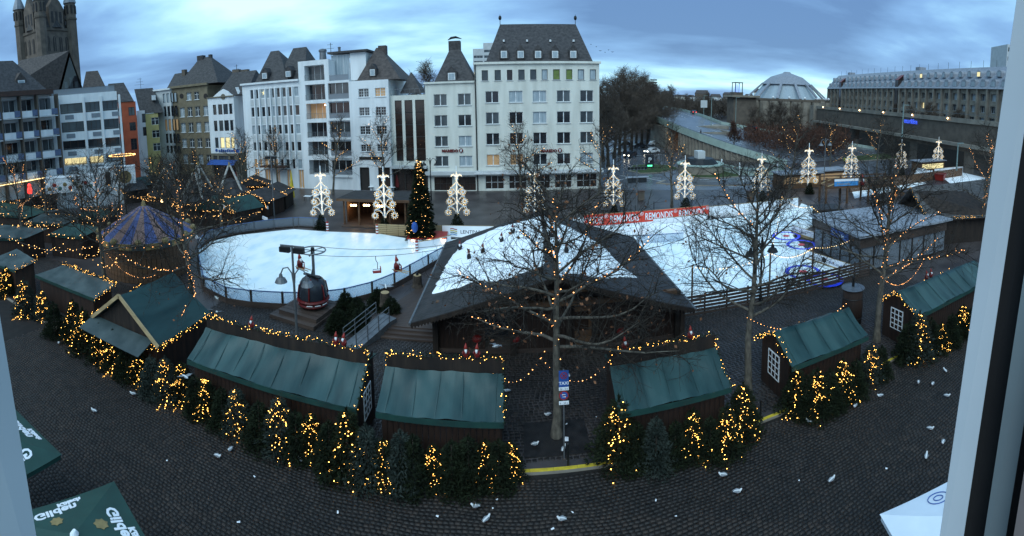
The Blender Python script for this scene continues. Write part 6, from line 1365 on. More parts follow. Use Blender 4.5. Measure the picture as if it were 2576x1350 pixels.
# black hut with lattice windows at its far corner
p = G(2080, 580); t = thing('lattice_window_hut', 'small dark hut with white lattice windows behind curling rink', 'hut', (p.x, p.y, 0), -0.35); MB().box(-1.2, 1.6, 0, 2.2, 0, 2.4).build('board_walls', 'wood_dark', t); MB().box(-1.5, 1.9, -0.3, 2.5, 2.4, 2.6).build('flat_roof', 'roof_felt', t)
for k in (-0.9, 0.3):
    o = MB(); [o.box(k + 0.28 * i - 0.02, k + 0.28 * i + 0.02, -0.06, -0.02, 0.9, 2.1) for i in range(4)]; [o.box(k, k + 0.84, -0.055, -0.025, 0.9 + 0.3 * i - 0.02, 0.9 + 0.3 * i + 0.02) for i in range(5)]; o = o.build('lattice_window', 'white_paint', t); MB().box(k, k + 0.84, -0.02, -0.004, 0.9, 2.1).build('pane', 'pane', o)
# curling lane boards with lettering
def lane_board(lab, p, q, txts, h=0.95):
    t, L = banner('rink_board', lab, p, q, 0.05, h, 'banner_white', 'advertising board')
    MB().box(-0.02, L + 0.02, -0.06, -0.021, 0.0, 0.28).build('kick_plate', 'wood_light', t)
    for x, s, body, m_ in txts: text('lettering', body, s, m_, t, upright(L * x, -0.03, 0.42), extrude=0.003)
    return t, L
t, L = lane_board('white board lettered Procar Automobile beside the curling rings', G(2028, 655).xy, G(2160, 700).xy, [(0.06, 0.3, 'BMW', 'metal_dark'), (0.46, 0.42, 'Procar Automobile', 'blue')]); MB().tube([(L * 0.36, -0.04, 0.62), (L * 0.36, -0.025, 0.62)], 0.26, 16).build('roundel', 'metal_dark', t)
lane_board('white board lettered xDRIVE at far end of curling rink', G(1992, 588).xy, G(2046, 606).xy, [(0.05, 0.36, 'BMW xDRIVE', 'metal_dark')])
# hall with shingled roof
E0, E1, R0_, R1_ = G(2332, 556, 3.0), G(2520, 545, 3.0), G(2288, 474, 6.0), G(2500, 448, 6.0)
t = thing('shingled_hall', 'large hall with grey shingled pitched roof behind the right-edge stall', 'hall', (E0.x, E0.y, 0)); o_ = Vector((E0.x, E0.y, 0)); e0, e1, r0, r1 = (p - o_ for p in (E0, E1, R0_, R1_))
MB().slab([e0, e1, r1, r0], 0.15).build('roof_deck', 'wood_dark', t)
rows, cols_ = 22, 26; nn = (e1 - e0).cross(r0 - e0).normalized(); nn = nn if nn.z > 0 else -nn; vis_n = 0; extra = MB()
for i in range(rows):
    for j in range(cols_):
        u0, u1 = (j + 0.5 * (i % 2) - 0.25) / cols_, (j + 0.94 + 0.5 * (i % 2) - 0.25) / cols_; v0, v1 = i / rows, min(1, (i + 1.15) / rows); u0, u1 = max(0, u0), min(1, u1)
        q = [e0.lerp(e1, u0).lerp(r0.lerp(r1, u0), v0) + nn * 0.06, e0.lerp(e1, u1).lerp(r0.lerp(r1, u1), v0) + nn * 0.06, e0.lerp(e1, u1).lerp(r0.lerp(r1, u1), v1) + nn * 0.02, e0.lerp(e1, u0).lerp(r0.lerp(r1, u0), v1) + nn * 0.02]
        if j < 20 and vis_n < 300 and i >= 7: MB().slab(q, 0.03 + rd.uniform(-0.006, 0.01)).build('shingle', 'shingle', t); vis_n += 1
        else: extra.slab(q, 0.03 + rd.uniform(-0.006, 0.01))
extra.build('shingles', 'shingle', t, kind='stuff')
bk = [Vector((r0.x + 1.5, r0.y + 3.5, 3)), Vector((r1.x + 1.5, r1.y + 3.5, 3))]; MB().slab([r0, r1, bk[1], bk[0]], 0.12).build('rear_slope', 'shingle', t)
b = MB(); W4 = [e0 * 1.0 + Vector((0.6, 0.6, 0)), e1 + Vector((0.6, 0.6, 0)), bk[1], bk[0]]; b.add([(p.x, p.y, 0) for p in W4] + [(p.x, p.y, 2.9) for p in W4], [(0, 1, 5, 4), (1, 2, 6, 5), (2, 3, 7, 6), (3, 0, 4, 7)]); b.build('walls', 'wood_dark', t)
garland([e0 + Vector((0, 0, .2)), e1 + Vector((0, 0, .2))], t, 601, r=0.25, lights=9); garland([e0 + Vector((0, 0, .2)), r0 + Vector((0, 0, .2))], t, 602, r=0.2, lights=8)
# timber footbridge with painted board
pa, pb_ = G(1985, 520, 0), G(2150, 540, 0)
t = thing('timber_footbridge', 'rustic timber footbridge with railings, stairs and painted blue board over the rink', 'footbridge', (44, 53, 0), -0.25)
for k in range(14): MB().box(-1 + k * 0.85, -0.2 + k * 0.85, -1.2, 1.2, 2.6, 2.72).build('deck_plank', 'wood_mid', t)
for x in (-1, 2.5, 6.2, 10.5):
    for y in (-1.2, 1.2): MB().box(x - 0.13, x + 0.13, y - 0.13, y + 0.13, 0, 4.0).build('post', 'wood_mid', t)
for y in (-1.25, 1.25):
    MB().bar((-1.2, y, 3.85), (10.8, y, 3.85), 0.14, 0.18).build('handrail', 'wood_mid', t); MB().bar((-1.2, y, 2.55), (10.8, y, 2.55), 0.16, 0.3).build('beam', 'wood_mid', t)
    for k in range(3): MB().bar((-0.9 + k * 3.7, y, 2.7), (2.4 + k * 3.7, y, 3.8), 0.1).build('brace', 'wood_light', t)
for k in range(9): MB().box(10.9 + k * 0.35, 11.3 + k * 0.35, -1.1, 1.1, 2.35 - k * 0.28, 2.42 - k * 0.28).build('stair_tread', 'wood_mid', t)
for y in (-1.2, 1.2): MB().bar((10.6, y, 2.5), (14.0, y, 0.1), 0.1, 0.3).build('stringer', 'wood_mid', t); MB().bar((10.6, y, 3.8), (14.0, y, 1.2), 0.1, 0.12).build('handrail', 'wood_mid', t)
MB().box(0.2, 4.2, -1.42, -1.36, 2.75, 3.75).build('painted_board', 'sky_blue', t); MB().box(0.2, 4.2, -1.44, -1.425, 3.45, 3.8).build('snow_edge', 'banner_white', t); text('board_lettering', 'Heinzels', 0.55, 'wood_light', t, upright(0.6, -1.43, 2.9), extrude=0.004, sx=1.2)
gb = dup(gn, 'tall painted gnome figure at right end of the blue bridge board', (44 + 4.9 * math.cos(-0.25) - 1.4 * math.sin(0.25), 53 + 4.9 * math.sin(-0.25) - 1.4, 2.7), 0, 2.2)
# boarded fence and white snow fields to the right
slat_fence('board_fence', 'brown board fence running right from the footbridge', (52, 57.2), (86, 57.5), 1.8, 7, 2.4, 'wood_mid', gap=0.02)
struct('snow_field', MB().prism([tuple(G(*p).xy) for p in [(2150, 500), (2300, 470), (2330, 462), (2270, 448), (2180, 455), (2140, 475)]], 0.0, 0.05), 'snow')
struct('snow_field', MB().prism([tuple(G(*p).xy) for p in [(2390, 462), (2500, 466), (2520, 440), (2440, 432), (2360, 440)]], 0.0, 0.052), 'snow')
boards('rink_boards', 'white boards of small far-right rink below the statues', [G(*p).xy for p in [(2350, 442), (2410, 436), (2500, 428)]], 1.4)
for i, (x, y) in enumerate([(2030, 478), (2100, 468), (2360, 436)]):
    p = G(x, y); t = thing('kiosk', ['flat snowy-roofed kiosk behind the footbridge', 'second flat-roofed kiosk right of the footbridge', 'lit brown kiosk with flat roof near the statues'][i], 'kiosk', (p.x, p.y + 3, 0), -0.1); MB().box(-4, 4, -1.5, 1.5, 0, 2.5).build('board_walls', 'wood_mid', t); MB().box(-4.3, 4.3, -1.9, 1.8, 2.5, 2.7).build('flat_roof', 'lead', t); MB().box(-3.5, 3.5, -1.54, -1.505, 0.9, 2.0).build('serving_hatch', 'pane_warm' if i < 2 else 'pane_lit', t)
# red cylindrical mulled-wine barrel
p = G(2142, 812); t = thing('barrel_kiosk', 'rust-red cylindrical barrel kiosk with metal lid and flue between stalls', 'kiosk', p); MB().tube([(0, 0, 0), (0, 0, 1.2), (0, 0, 2.5)], [0.68, 0.74, 0.70], 16).build('barrel', 'wood_hut', t, smooth=True); MB().tube([(0, 0, 2.5), (0, 0, 2.54), (0, 0, 2.62)], [0.8, 0.82, 0.15], 16).build('lid', 'metal_grey', t); MB().cyl(0, 0, 2.6, 3.3, 0.1).build('flue', 'metal_dark', t)
for z in (0.5, 1.9): MB().tube([(0.745 * math.cos(a), 0.745 * math.sin(a), z) for a in np.linspace(0, 6.283, 21)], 0.025, 5).build('hoop', 'metal_dark', t)
# string of bulbs on posts beside the rink
pp = [G(1740, 778), G(1935, 735), G(2042, 716), G(2172, 660)]; tops = []
for i, p in enumerate(pp):
    t = thing('festoon_post', ['leftmost rusty post holding festoon bulbs at rink edge', 'second rusty festoon post from the left at rink edge', 'third rusty festoon post from the left, before the white board', 'rusty corner post of the pavilion holding festoon bulbs'][i], 'post', p); MB().box(-0.05, 0.05, -0.05, 0.05, 0, 3.3).build('pole', 'wood_mid', t); MB().box(-0.09, 0.09, -0.09, 0.09, 0, 0.04).build('base_plate', 'metal_dark', t); tops.append(p + Vector((0, 0, 3.25)))
far_t = [G(1965, 560) + Vector((0, 0, 3.3)), G(2040, 590) + Vector((0, 0, 3.3))]
for i, (a, b_) in enumerate([(tops[0], tops[1]), (tops[1], tops[2]), (tops[2], tops[3]), (tops[3], far_t[1]), (far_t[1], far_t[0]), (tops[1], far_t[0])]):
    c = catenary(a, b_, 0.55, 24); t = thing('festoon_string', 'string of warm round bulbs over the curling rink, ' + nth(i) + ' span', 'light string', a, 0, 'festoon strings'); L_ = [p - a for p in c]; MB().tube(L_, 0.012, 4).build('cable', 'metal_dark', t); bulbs([p - Vector((0, 0, 0.1)) for p in resample(L_, 0.5)], 0.05, 'bulbs', 'bulb_white', t)
# ------------------------------------------------------------------ bare plane trees
def tube_arrays(lines, sides):
    """lines: list of (points Nx3, radii N); returns verts, quads"""
    VV, FF = [], []; k = 0
    for P, R in lines:
        P = np.asarray(P, float); N = len(P); T = np.gradient(P, axis=0); T /= np.linalg.norm(T, axis=1)[:, None] + 1e-9
        ref = np.array([1.0, 0.1, 0.2]) if abs(T[0][0]) < 0.8 else np.array([0.1, 1.0, 0.2]); A = ref - T * (T @ ref)[:, None]; A /= np.linalg.norm(A, axis=1)[:, None] + 1e-9; B = np.cross(T, A)
        ang = 2 * np.pi * np.arange(sides) / sides
        V = P[:, None] + (A[:, None] * np.cos(ang)[None, :, None] + B[:, None] * np.sin(ang)[None, :, None]) * np.asarray(R)[:, None, None]; VV.append(V.reshape(-1, 3))
        i = np.arange(N - 1)[:, None] * sides; j = np.arange(sides)[None]; j2 = (j + 1) % sides
        FF.append(k + np.stack([i + j, i + j2, i + sides + j2, i + sides + j], -1).reshape(-1, 4)); k += N * sides
    return np.concatenate(VV), np.concatenate(FF)
def grow(rs, p, d, L, n, wig, up):
    P = [p]; d = d / np.linalg.norm(d)
    for i in range(n):
        d = d + rs.normal(0, wig, 3) + np.array([0, 0, up]); d /= np.linalg.norm(d); P.append(P[-1] + d * L / n)
    return np.array(P)
def plane_tree(seed, H, th, spread, r0=0.2, nl=15, lod=2, twig=0.009, vase=0.0):
    rs = np.random.RandomState(seed); trunk = grow(rs, np.zeros(3), np.array([0, 0, 1.0]), H * 0.93, 12, 0.035, 0.05); tr = r0 * (1 - np.linspace(0, 1, 13)) ** 0.8 + 0.02; tr[0] *= 1.35
    limbs, subs, twigs = [], [], []; ends = []
    for k in range(nl):
        f = (k + 0.3) / nl; z = th + (H * 0.92 - th) * f; i = min(11, int(z / (H * 0.93) * 12)); t = z / (H * 0.93) * 12 - i; p = trunk[i] * (1 - t) + trunk[i + 1] * t
        a = k * 2.4 + rs.uniform(-0.4, 0.4); el = 0.12 + 0.75 * f + vase + rs.uniform(-0.12, 0.12); L = spread * (1.0 - 0.62 * f) * rs.uniform(0.8, 1.15)
        d = np.array([math.cos(a) * math.cos(el), math.sin(a) * math.cos(el), math.sin(el)]); Pl = grow(rs, p, d, L, 7, 0.13, 0.035); R = max(0.03, (0.36 - 0.2 * f) * r0) * (1 - np.linspace(0, 1, 8)) ** 0.8 + 0.011; limbs.append((Pl, R))
        nsub = int(5 + L * 1.6)
        for s in range(nsub):
            u = 0.18 + 0.8 * (s + rs.uniform(0, 0.9)) / nsub; q = u * 7; i = min(6, int(q)); b = Pl[i] + (Pl[i + 1] - Pl[i]) * (q - i); dl = Pl[i + 1] - Pl[i]; dl /= np.linalg.norm(dl)
            sd = np.cross(dl, rs.normal(0, 1, 3)); sd /= np.linalg.norm(sd) + 1e-9; ds = dl * 0.75 + sd * 0.8 + np.array([0, 0, 0.12]); Ls = L * (0.52 - 0.22 * u) * rs.uniform(0.6, 1.2); Ps = grow(rs, b, ds, Ls, 4, 0.16, 0.03); subs.append((Ps, max(0.024, twig * 1.6) * (1 - np.linspace(0, 1, 5)) + max(0.009, twig * 0.9)))
            ntw = int(3 + Ls * (3.4 if lod > 1 else 2.6))
            for w in range(ntw):
                u2 = 0.15 + 0.85 * (w + rs.uniform(0, 1)) / ntw; q = u2 * 4; i2 = min(3, int(q)); b2 = Ps[i2] + (Ps[i2 + 1] - Ps[i2]) * (q - i2); d2 = Ps[i2 + 1] - Ps[i2]; d2 /= np.linalg.norm(d2) + 1e-9
                Lt = rs.uniform(0.35, 0.95) * min(1.6, spread / 4.5); Pt = grow(rs, b2, d2 * 0.7 + rs.normal(0, 0.55, 3), Lt, 3, 0.2, 0.02); twigs.append((Pt, twig * (1 - 0.55 * np.linspace(0, 1, 4)))); ends.append(Pt[-1])
                if lod > 1:
                    for v in range(2): Pv = grow(rs, Pt[1 + v], rs.normal(0, 1, 3) + (Pt[2] - Pt[1]) * 4, Lt * 0.55, 2, 0.2, 0); twigs.append((Pv, twig * np.array([0.8, 0.65, 0.5]))); ends.append(Pv[-1])
    return trunk, tr, limbs, subs, twigs, np.array(ends)
def qmesh(name, lines, sides, material, smooth=True):
    V, F = tube_arrays(lines, sides); me = tri_mesh(name, V, F, material)
    if smooth: me.polygons.foreach_set('use_smooth', np.ones(len(F), bool))
    return me
def build_tree(label, loc, H, th, spread, seed, r0=0.2, nl=15, lod=2, lights=(), bmat='bark', tmat='twig', twig=0.009, balls=0, leaves=0, br=0.024, lmat='bulb_orange', group=None, rot=0.0, vase=0.0, cat='plane tree', name='plane_tree', cres=1):
    trunk, tr, limbs, subs, twigs, ends = plane_tree(seed, H, th, spread, r0, nl, lod, twig, vase); t = thing(name, label, cat, loc, rot, group); rs = np.random.RandomState(seed + 9)
    put('trunk', qmesh('trunk', [(trunk, tr)], 9, bmat), t); b = put('branches', qmesh('branches', limbs, 6, bmat), t); put('twigs', qmesh('twigs', subs + twigs, 3, tmat, False), b, kind='stuff')
    if balls:
        V = MB(); [V.octa(tuple(ends[i] - np.array([0, 0, 0.07])), 0.022) for i in rs.randint(0, len(ends), balls)]; V.build('seed_balls', 'bark_dark', b, kind='stuff')
    if leaves:
        P = ends[rs.randint(0, len(ends), leaves)]; n = len(P); a = rs.normal(0, 1, (n, 3)); a /= np.linalg.norm(a, axis=1)[:, None]; c = np.cross(a, rs.normal(0, 1, (n, 3))); c /= np.linalg.norm(c, axis=1)[:, None]; s = rs.uniform(0.05, 0.11, n)[:, None]
        put('withered_leaves', tri_mesh('withered_leaves', np.stack([P - a * s, P + c * s * 0.7, P + a * s, P - c * s * 0.6], 1).reshape(-1, 3), np.arange(4 * n).reshape(-1, 4), 'dead_leaf'), b, kind='stuff')
    if lights:
        pts = []
        for li in lights:
            if li == 't': src = trunk
            else: src = limbs[li % len(limbs)][0]
            L = np.linalg.norm(np.diff(src, axis=0), axis=1).sum(); n = max(2, int(L / (0.2 if br < 0.03 else 0.42))); q = np.linspace(0.02, 0.99, n) * (len(src) - 1); i = q.astype(int); P = src[i] + (src[np.minimum(i + 1, len(src) - 1)] - src[i]) * (q - i)[:, None]
            if li == 't': P = P[P[:, 2] > th * 0.85]; P = P + np.stack([0.14 * np.cos(np.arange(len(P)) * 1.1), 0.14 * np.sin(np.arange(len(P)) * 1.1), np.zeros(len(P))], 1)
            else: P[:, 2] += 0.05 - 0.0 * P[:, 2]
            pts.append(P + rs.normal(0, 0.05, P.shape))
        bulbs(np.concatenate(pts), br, 'fairy_lights', lmat, t)
    return t, limbs, ends
GT = 'plane trees in the square'
T1, lm1, _ = build_tree('tall plane tree behind the parking signs, in front of the chalet', G(1400, 1098), 12.0, 4.2, 5.8, 3, r0=0.20, nl=26, lights=('t', 1, 4, 8, 11, 15), balls=380, leaves=520, twig=0.0095, group=GT)
build_tree('plane tree between the right stall and the lattice-windowed stall', G(1880, 985), 12.2, 4.0, 5.6, 12, r0=0.19, nl=22, lights=(14,), balls=240, leaves=90, group=GT, vase=0.08)
build_tree('pale plane tree between the lattice-windowed stall and right-edge stall', G(2205, 858), 12.5, 3.9, 6.2, 23, r0=0.20, nl=21, lights=('t', 0, 2, 5, 7, 12), balls=200, leaves=60, group=GT, vase=0.12)
build_tree('plane tree left of the rink behind the big gabled stall', G(490, 832), 11.5, 3.8, 6.4, 31, r0=0.19, nl=20, lights=('t', 2, 5, 9), balls=260, leaves=200, group=GT, vase=0.1)
build_tree('plane tree in front of the carousel', G(266, 738), 11.5, 3.6, 6.0, 44, r0=0.2, nl=20, lights=('t', 1, 3, 6, 10), balls=60, leaves=60, group=GT, vase=0.1)
build_tree('plane tree at left edge behind the market stalls', G(60, 640), 11.5, 3.8, 5.6, 47, r0=0.18, nl=13, lights=('t', 1, 3, 6, 10), lod=1, group=GT, vase=0.1)
build_tree('plane tree at right edge behind the shingled hall', G(2460, 600), 13.0, 3.8, 6.2, 58, r0=0.2, nl=15, lod=1, lights=('t', 2, 4, 6, 8, 10, 12), lmat='bulb_orange', group=GT, vase=0.2)
# low strings of lights swinging from trunk to trunk
for i, (a, b_, s) in enumerate([((1.2, 20.5, 3.3), (4.1, 19.2, 3.6), 1.0), ((-1.6, 20.4, 3.4), (1.3, 19.8, 4.0), 1.3), ((11.4, 19.8, 4.2), (17.8, 19.4, 3.6), 1.0), ((-31, 24.5, 4.0), (-23.0, 22.5, 4.0), 1.0), ((-21, 24, 4.2), (-18.4, 20, 3.2), 0.6), ((21, 19.7, 4.4), (27.5, 21.5, 3.4), 1.1)]):
    a, b_ = Vector(a), Vector(b_); c = [p - a for p in catenary(a, b_, s, 16)]; t = thing('fairy_light_string', ['drooping orange light string right of the central trunk', 'drooping orange light string left of the central trunk', 'light string looping over the lattice-windowed stall roof', 'light string from carousel tree to gabled stall', 'light string above ridge of the gabled stall', 'light string above the right-edge stall'][i], 'light string', a, 0, 'drooping light strings'); MB().tube(c, 0.01, 4).build('cable', 'metal_dark', t); bulbs(resample(c, 0.2), 0.022, 'bulbs', 'bulb_orange', t)
# middle-distance plane trees along the far side of the square
mid = [(700, 478, 325), (838, 488, 300), (968, 492, 290), (1312, 500, 300), (1508, 492, 318), (1690, 520, 308), (1985, 478, 290), (2085, 452, 300), (2205, 440, 290), (610, 500, 330), (500, 500, 380), (395, 510, 392), (170, 520, 410), (60, 520, 330), (120, 600, 430), (215, 585, 440), (430, 590, 400), (560, 590, 430), (300, 560, 400)]
where = ['before the white office', 'before the balcony block', 'before the white steep-roofed house', 'before the cream corner building', 'at right corner of the cream building', 'by the road junction', 'before the ramp end', 'left of the far light ornaments', 'between far-right light ornaments', 'at left of the white office', 'among the log pavilions', 'left of the log pavilions', 'before the white balcony building', 'before the dark balcony building', 'among left stalls, near left edge', 'left of the carousel', 'right of the carousel', 'between carousel and rink', 'behind the carousel']
for i, (x, yb, yt) in enumerate(mid):
    p = G(x, yb); D = math.hypot(p.x, p.y); H = ZD(x, yt, D)
    build_tree('bare plane tree with light strings ' + where[i], p, H, 2.8, H * 0.44, 100 + i, r0=0.17, nl=16, lod=1, lights=(0, 3, 5, 7, 10, 12) if i % 2 else (1, 4, 6, 9, 11, 13), twig=0.013, br=0.034, lmat='bulb_far', leaves=160, group='lit plane trees on the far side', vase=0.32)
# large unlit trees beyond the road
far = [(1518, 408, 205, 0), (1558, 390, 200, 0), (1588, 378, 182, 0), (1614, 368, 190, 0), (1640, 356, 215, 0), (1655, 352, 225, 0), (1545, 398, 195, 0), (1572, 385, 180, 0), (1600, 372, 195, 0), (1628, 362, 205, 0), (1530, 420, 215, 0), (1660, 345, 232, 0), (1690, 330, 218, 0), (1726, 322, 240, 0), (1780, 318, 235, 0), (1900, 352, 268, 0), (1935, 360, 262, 0), (1965, 358, 255, 0), (2000, 360, 262, 0), (2330, 372, 262, 0), (2290, 362, 270, 0), (2400, 380, 275, 0), (1085, 470, 168, 0)]
fproto = [build_tree('large bare brown tree right of the cream corner building, behind the others', (0, 0, 0), 20, 4, 8.0, 200 + k, r0=0.4, nl=24, lod=2, twig=0.023, bmat='bark_dark', tmat='bark_far', group='large bare trees beyond the road', vase=0.25, cat='tree', name='bare_tree')[0] for k in range(3)]
fw_ = ['bare brown tree hugging the cream building corner'] + ['bare brown tree in rear group by the cream building, ' + nth(k) + ' from left' for k in range(5)] + ['tall bare brown tree beside the cream corner building, second from it', 'tallest bare brown tree right of the cream corner building', 'bare brown tree third right of the cream corner building', 'bare brown tree above the parked cars', 'nearest bare tree beside the cream corner building', 'bare tree left of the ramp top', 'slim bare tree above the orange underpass', 'bare tree at the ramp crest', 'bare tree beyond the ramp lamp posts', 'bare bush-like tree before the concrete hall, leftmost', 'bare tree before the concrete hall, second from left', 'bare tree before the concrete hall, third from left', 'bare tree right of the concrete hall drum', 'dark tree before the hotel terrace letters', 'dark tree left of the hotel terrace letters', 'dark tree right of the hotel terrace letters', 'pale bare tree top behind the glazed infill roofs']
used_ = [0, 0, 0]
for i, (x, yb, yt, m_) in enumerate(far):
    if i == 22: p = AZ(x, 105); H = ZD(x, yt, 105)
    else: p = G(x, yb); H = ZD(x, yt, math.hypot(p.x, p.y))
    if i in (15, 16, 17, 18): p = AZ(x, 150); H = ZD(x, yt, 150)
    if i in (19, 20, 21): p = AZ(x, 138); H = ZD(x, yt, 138)
    k = i % 3
    if not used_[k]: used_[k] = 1; fproto[k].location = p; fproto[k].scale = (H / 20,) * 3; fproto[k]['label'] = fw_[i]; fproto[k].rotation_euler[2] = i
    else: dup(fproto[k], fw_[i], p, i * 1.7, H / 20)
# rust-leaved round tree on the ramp verge
p = AZ(1845, 112); p.z = 1.6
t, lm, ends = build_tree('round tree still holding rust-brown leaves beside the ramp', p, 7.5, 2.2, 2.6, 77, r0=0.14, nl=16, lod=1, twig=0.02, bmat='bark_dark', tmat='bark_dark', vase=0.5, cat='tree', name='rust_leaved_tree')
rs = np.random.RandomState(8); P = ends[rs.randint(0, len(ends), 2600)] + rs.normal(0, 0.28, (2600, 3)); V, F = blades(rs, P, rs.normal(0, 1, P.shape), 0.26, 0.08, 1.0, 1); put('crown', tri_mesh('crown', V, F, 'rust_leaf'), t, kind='stuff')
# distant tree belt on both banks
rs = np.random.RandomState(15); V_, F_ = [], []; k = 0
for i in range(420):
    px = rs.uniform(1530, 1900); D = rs.uniform(300, 400); c = np.array(AZ(px, D)); hgt = rs.uniform(7, 13.5)
    P = c + rs.normal(0, 1, (26, 3)) * np.array([3.0, 3.0, 2.4]) + np.array([0, 0, hgt * 0.6]); V, F = blades(rs, P, np.tile([0, 0, 1.0], (26, 1)), 3.4, 0.22, 0.6, 2); V_.append(V); F_.append(F + k); k += len(V)
o = put('distant_tree_belt', tri_mesh('distant_tree_belt', np.concatenate(V_), np.concatenate(F_), 'bark_dark'), kind='stuff'); o['label'] = 'grey-brown belt of bare trees along the river'; o['category'] = 'trees'
# low shrubs under the hall and terrace
V_, F_ = [], []; k = 0
for i in range(300):
    px = rs.uniform(1870, 2120); D = rs.uniform(118, 150); c = np.array(AZ(px, D)); P = c + rs.normal(0, 1, (22, 3)) * np.array([1.6, 1.6, 1.3]) + np.array([0, 0, rs.uniform(1.5, 5.5)]); V, F = blades(rs, P, np.tile([0, 0, 1.0], (22, 1)), 1.4, 0.09, 0.8, 2); V_.append(V); F_.append(F + k); k += len(V)
o = put('shrub_mass', tri_mesh('shrub_mass', np.concatenate(V_), np.concatenate(F_), 'rust_leaf'), kind='stuff'); o['label'] = 'dark brown bare shrubs below the concrete hall'; o['category'] = 'shrubs'
# ------------------------------------------------------------------ white light ornaments on masts
def ornament():
    t = thing('light_ornament', 'x', 'light ornament', (0, 0, 0), 0, 'white illuminated ornaments along the far edge'); B = []
    MB().box(-0.09, 0.09, -0.04, 0.04, 0, 5.9).build('mast', 'white_paint', t); MB().box(-0.04, 0.04, -0.03, 0.03, 5.9, 6.95).build('spike', 'white_paint', t)
    for z in np.arange(1.35, 5.8, 0.12): B.append((0.03 * math.sin(z * 40), -0.07, z))
    def ribbon(pts, w):
        b = MB()
        for (x0, z0), (x1, z1) in zip(pts, pts[1:]): b.bar((x0, 0, z0), (x1, 0, z1), 0.06, w, up=(0, 1, 0))
        return b
    def curve(P, n=9): return [tuple((1 - u) ** 3 * np.array(P[0]) + 3 * u * (1 - u) ** 2 * np.array(P[1]) + 3 * u * u * (1 - u) * np.array(P[2]) + u ** 3 * np.array(P[3])) for u in np.linspace(0, 1, n)]
    for k, (zr, zs, w) in enumerate(((1.72, 2.32, 1.02), (2.92, 3.48, 0.86), (4.0, 4.45, 0.70))):
        for s in (-1, 1):
            low = curve([(0.08, zr - 0.3), (0.2, zs - 0.1), (0.5 * w, zs + 0.12), (w, zs - 0.02)]); top = curve([(0.08, zs + 0.62), (0.2, zs + 0.3), (0.6 * w, zs + 0.15), (w, zs - 0.02)])
            low = [(s * x, z) for x, z in low]; top = [(s * x, z) for x, z in top]; b = ribbon(low, 0.13); b2 = ribbon(top, 0.11); b.add(b2.v, b2.f); b2 = ribbon([(s * (w - 0.05), zs + 0.08), (s * (w + 0.03), zs - 0.12), (s * (w + 0.0), zr + 0.2)], 0.22); b.add(b2.v, b2.f)
            arm = b.build('scroll_arm', 'white_paint', t); cx, rr = s * w, 0.23 - 0.02 * k
            b = MB().tube([(cx + rr * math.cos(a), 0, zr + rr * math.sin(a)) for a in np.linspace(0, 6.283, 19)], 0.06, 5)
            for a in np.linspace(0, 6.283, 15)[:-1]: b.bar((cx + rr * math.cos(a), 0, zr + rr * math.sin(a)), (cx + (rr + 0.13) * math.cos(a), 0, zr + (rr + 0.13) * math.sin(a)), 0.035)
            b.build('cog_ring', 'white_paint', arm)
            B += [(cx + (rr - 0.1) * math.cos(a), -0.07, zr + (rr - 0.1) * math.sin(a)) for a in np.linspace(0, 6.283, 7)[:-1]] + [(cx + (rr + 0.14) * math.cos(a), -0.05, zr + (rr + 0.14) * math.sin(a)) for a in np.linspace(0, 6.283, 11)[:-1]]
            B += [(x * 0.97, -0.05, z - 0.13) for x, z in low[1:-1]] + [(x, -0.05, z + 0.12) for x, z in top[1:]]
    b = MB()
    for s in (-1, 1): b.tube([(0, 0, 5.62), (s * 0.25, 0, 5.85), (s * 0.52, 0, 5.92), (s * 0.6, 0, 5.72)], [0.12, 0.1, 0.09, 0.06], 6)
    b.prism_y([(-0.2, 5.4), (0.2, 5.4), (0.17, 5.9), (0, 6.3), (-0.17, 5.9)], -0.05, 0.05); b.build('lily_crown', 'white_paint', t)
    B += [(s * u, -0.12, 5.68 + 0.24 * math.sin(u * 4.5) + d) for s in (-1, 1) for u in (0.08, 0.18, 0.28, 0.38, 0.48, 0.56) for d in (0.0, 0.12)] + [(x, -0.1, z) for x, z in ((0, 5.5), (0.1, 5.6), (-0.1, 5.6), (0, 5.95), (0.07, 6.1), (-0.07, 6.1), (0, 6.25), (0, 5.75))]
    bulbs(B, 0.028, 'bulbs', 'bulb_white', t); return t
orn = ornament()
oxs = [810, 967, 1150, 1345, 1543, 1722, 1913, 2030, 2137, 2260, 2352, 2430]; oys = [51.2, 51.0, 53.5, 54.5, 56, 57.5, 58, 60, 61.5, 65.5, 65.5, 66]; otop = [432, 434, 432, 430, 416, 404, 394, 372, 366, 358, 352, 345]
for i, (x, Y, yt) in enumerate(zip(oxs, oys, otop)):
    p = YP(x, 520, Y); D = math.hypot(p.x, Y); s = ZD(x, yt, D) / 6.3; lab = 'white scrollwork light ornament on mast, ' + nth(i) + ' from the left'; rz = -math.atan2(p.x, Y) * 0.7
    if i == 0: orn.location = (p.x, Y, 0); orn.scale = (s,) * 3; orn.rotation_euler = (0, 0, rz); orn['label'] = lab
    else: dup(orn, lab, (p.x, Y, 0), rz, s)
    if i not in (3,):
        f = thing('fir_tree', 'small fir at the foot of the ' + nth(i) + ' light ornament from the left', 'fir tree', (p.x, Y - 0.5, 0), i, 'firs at the ornament feet'); f.scale = (1.15, 1.15, 0.95); put('trunk', TRUNK, f); put('foliage', FIRS[i % 2][0], f)
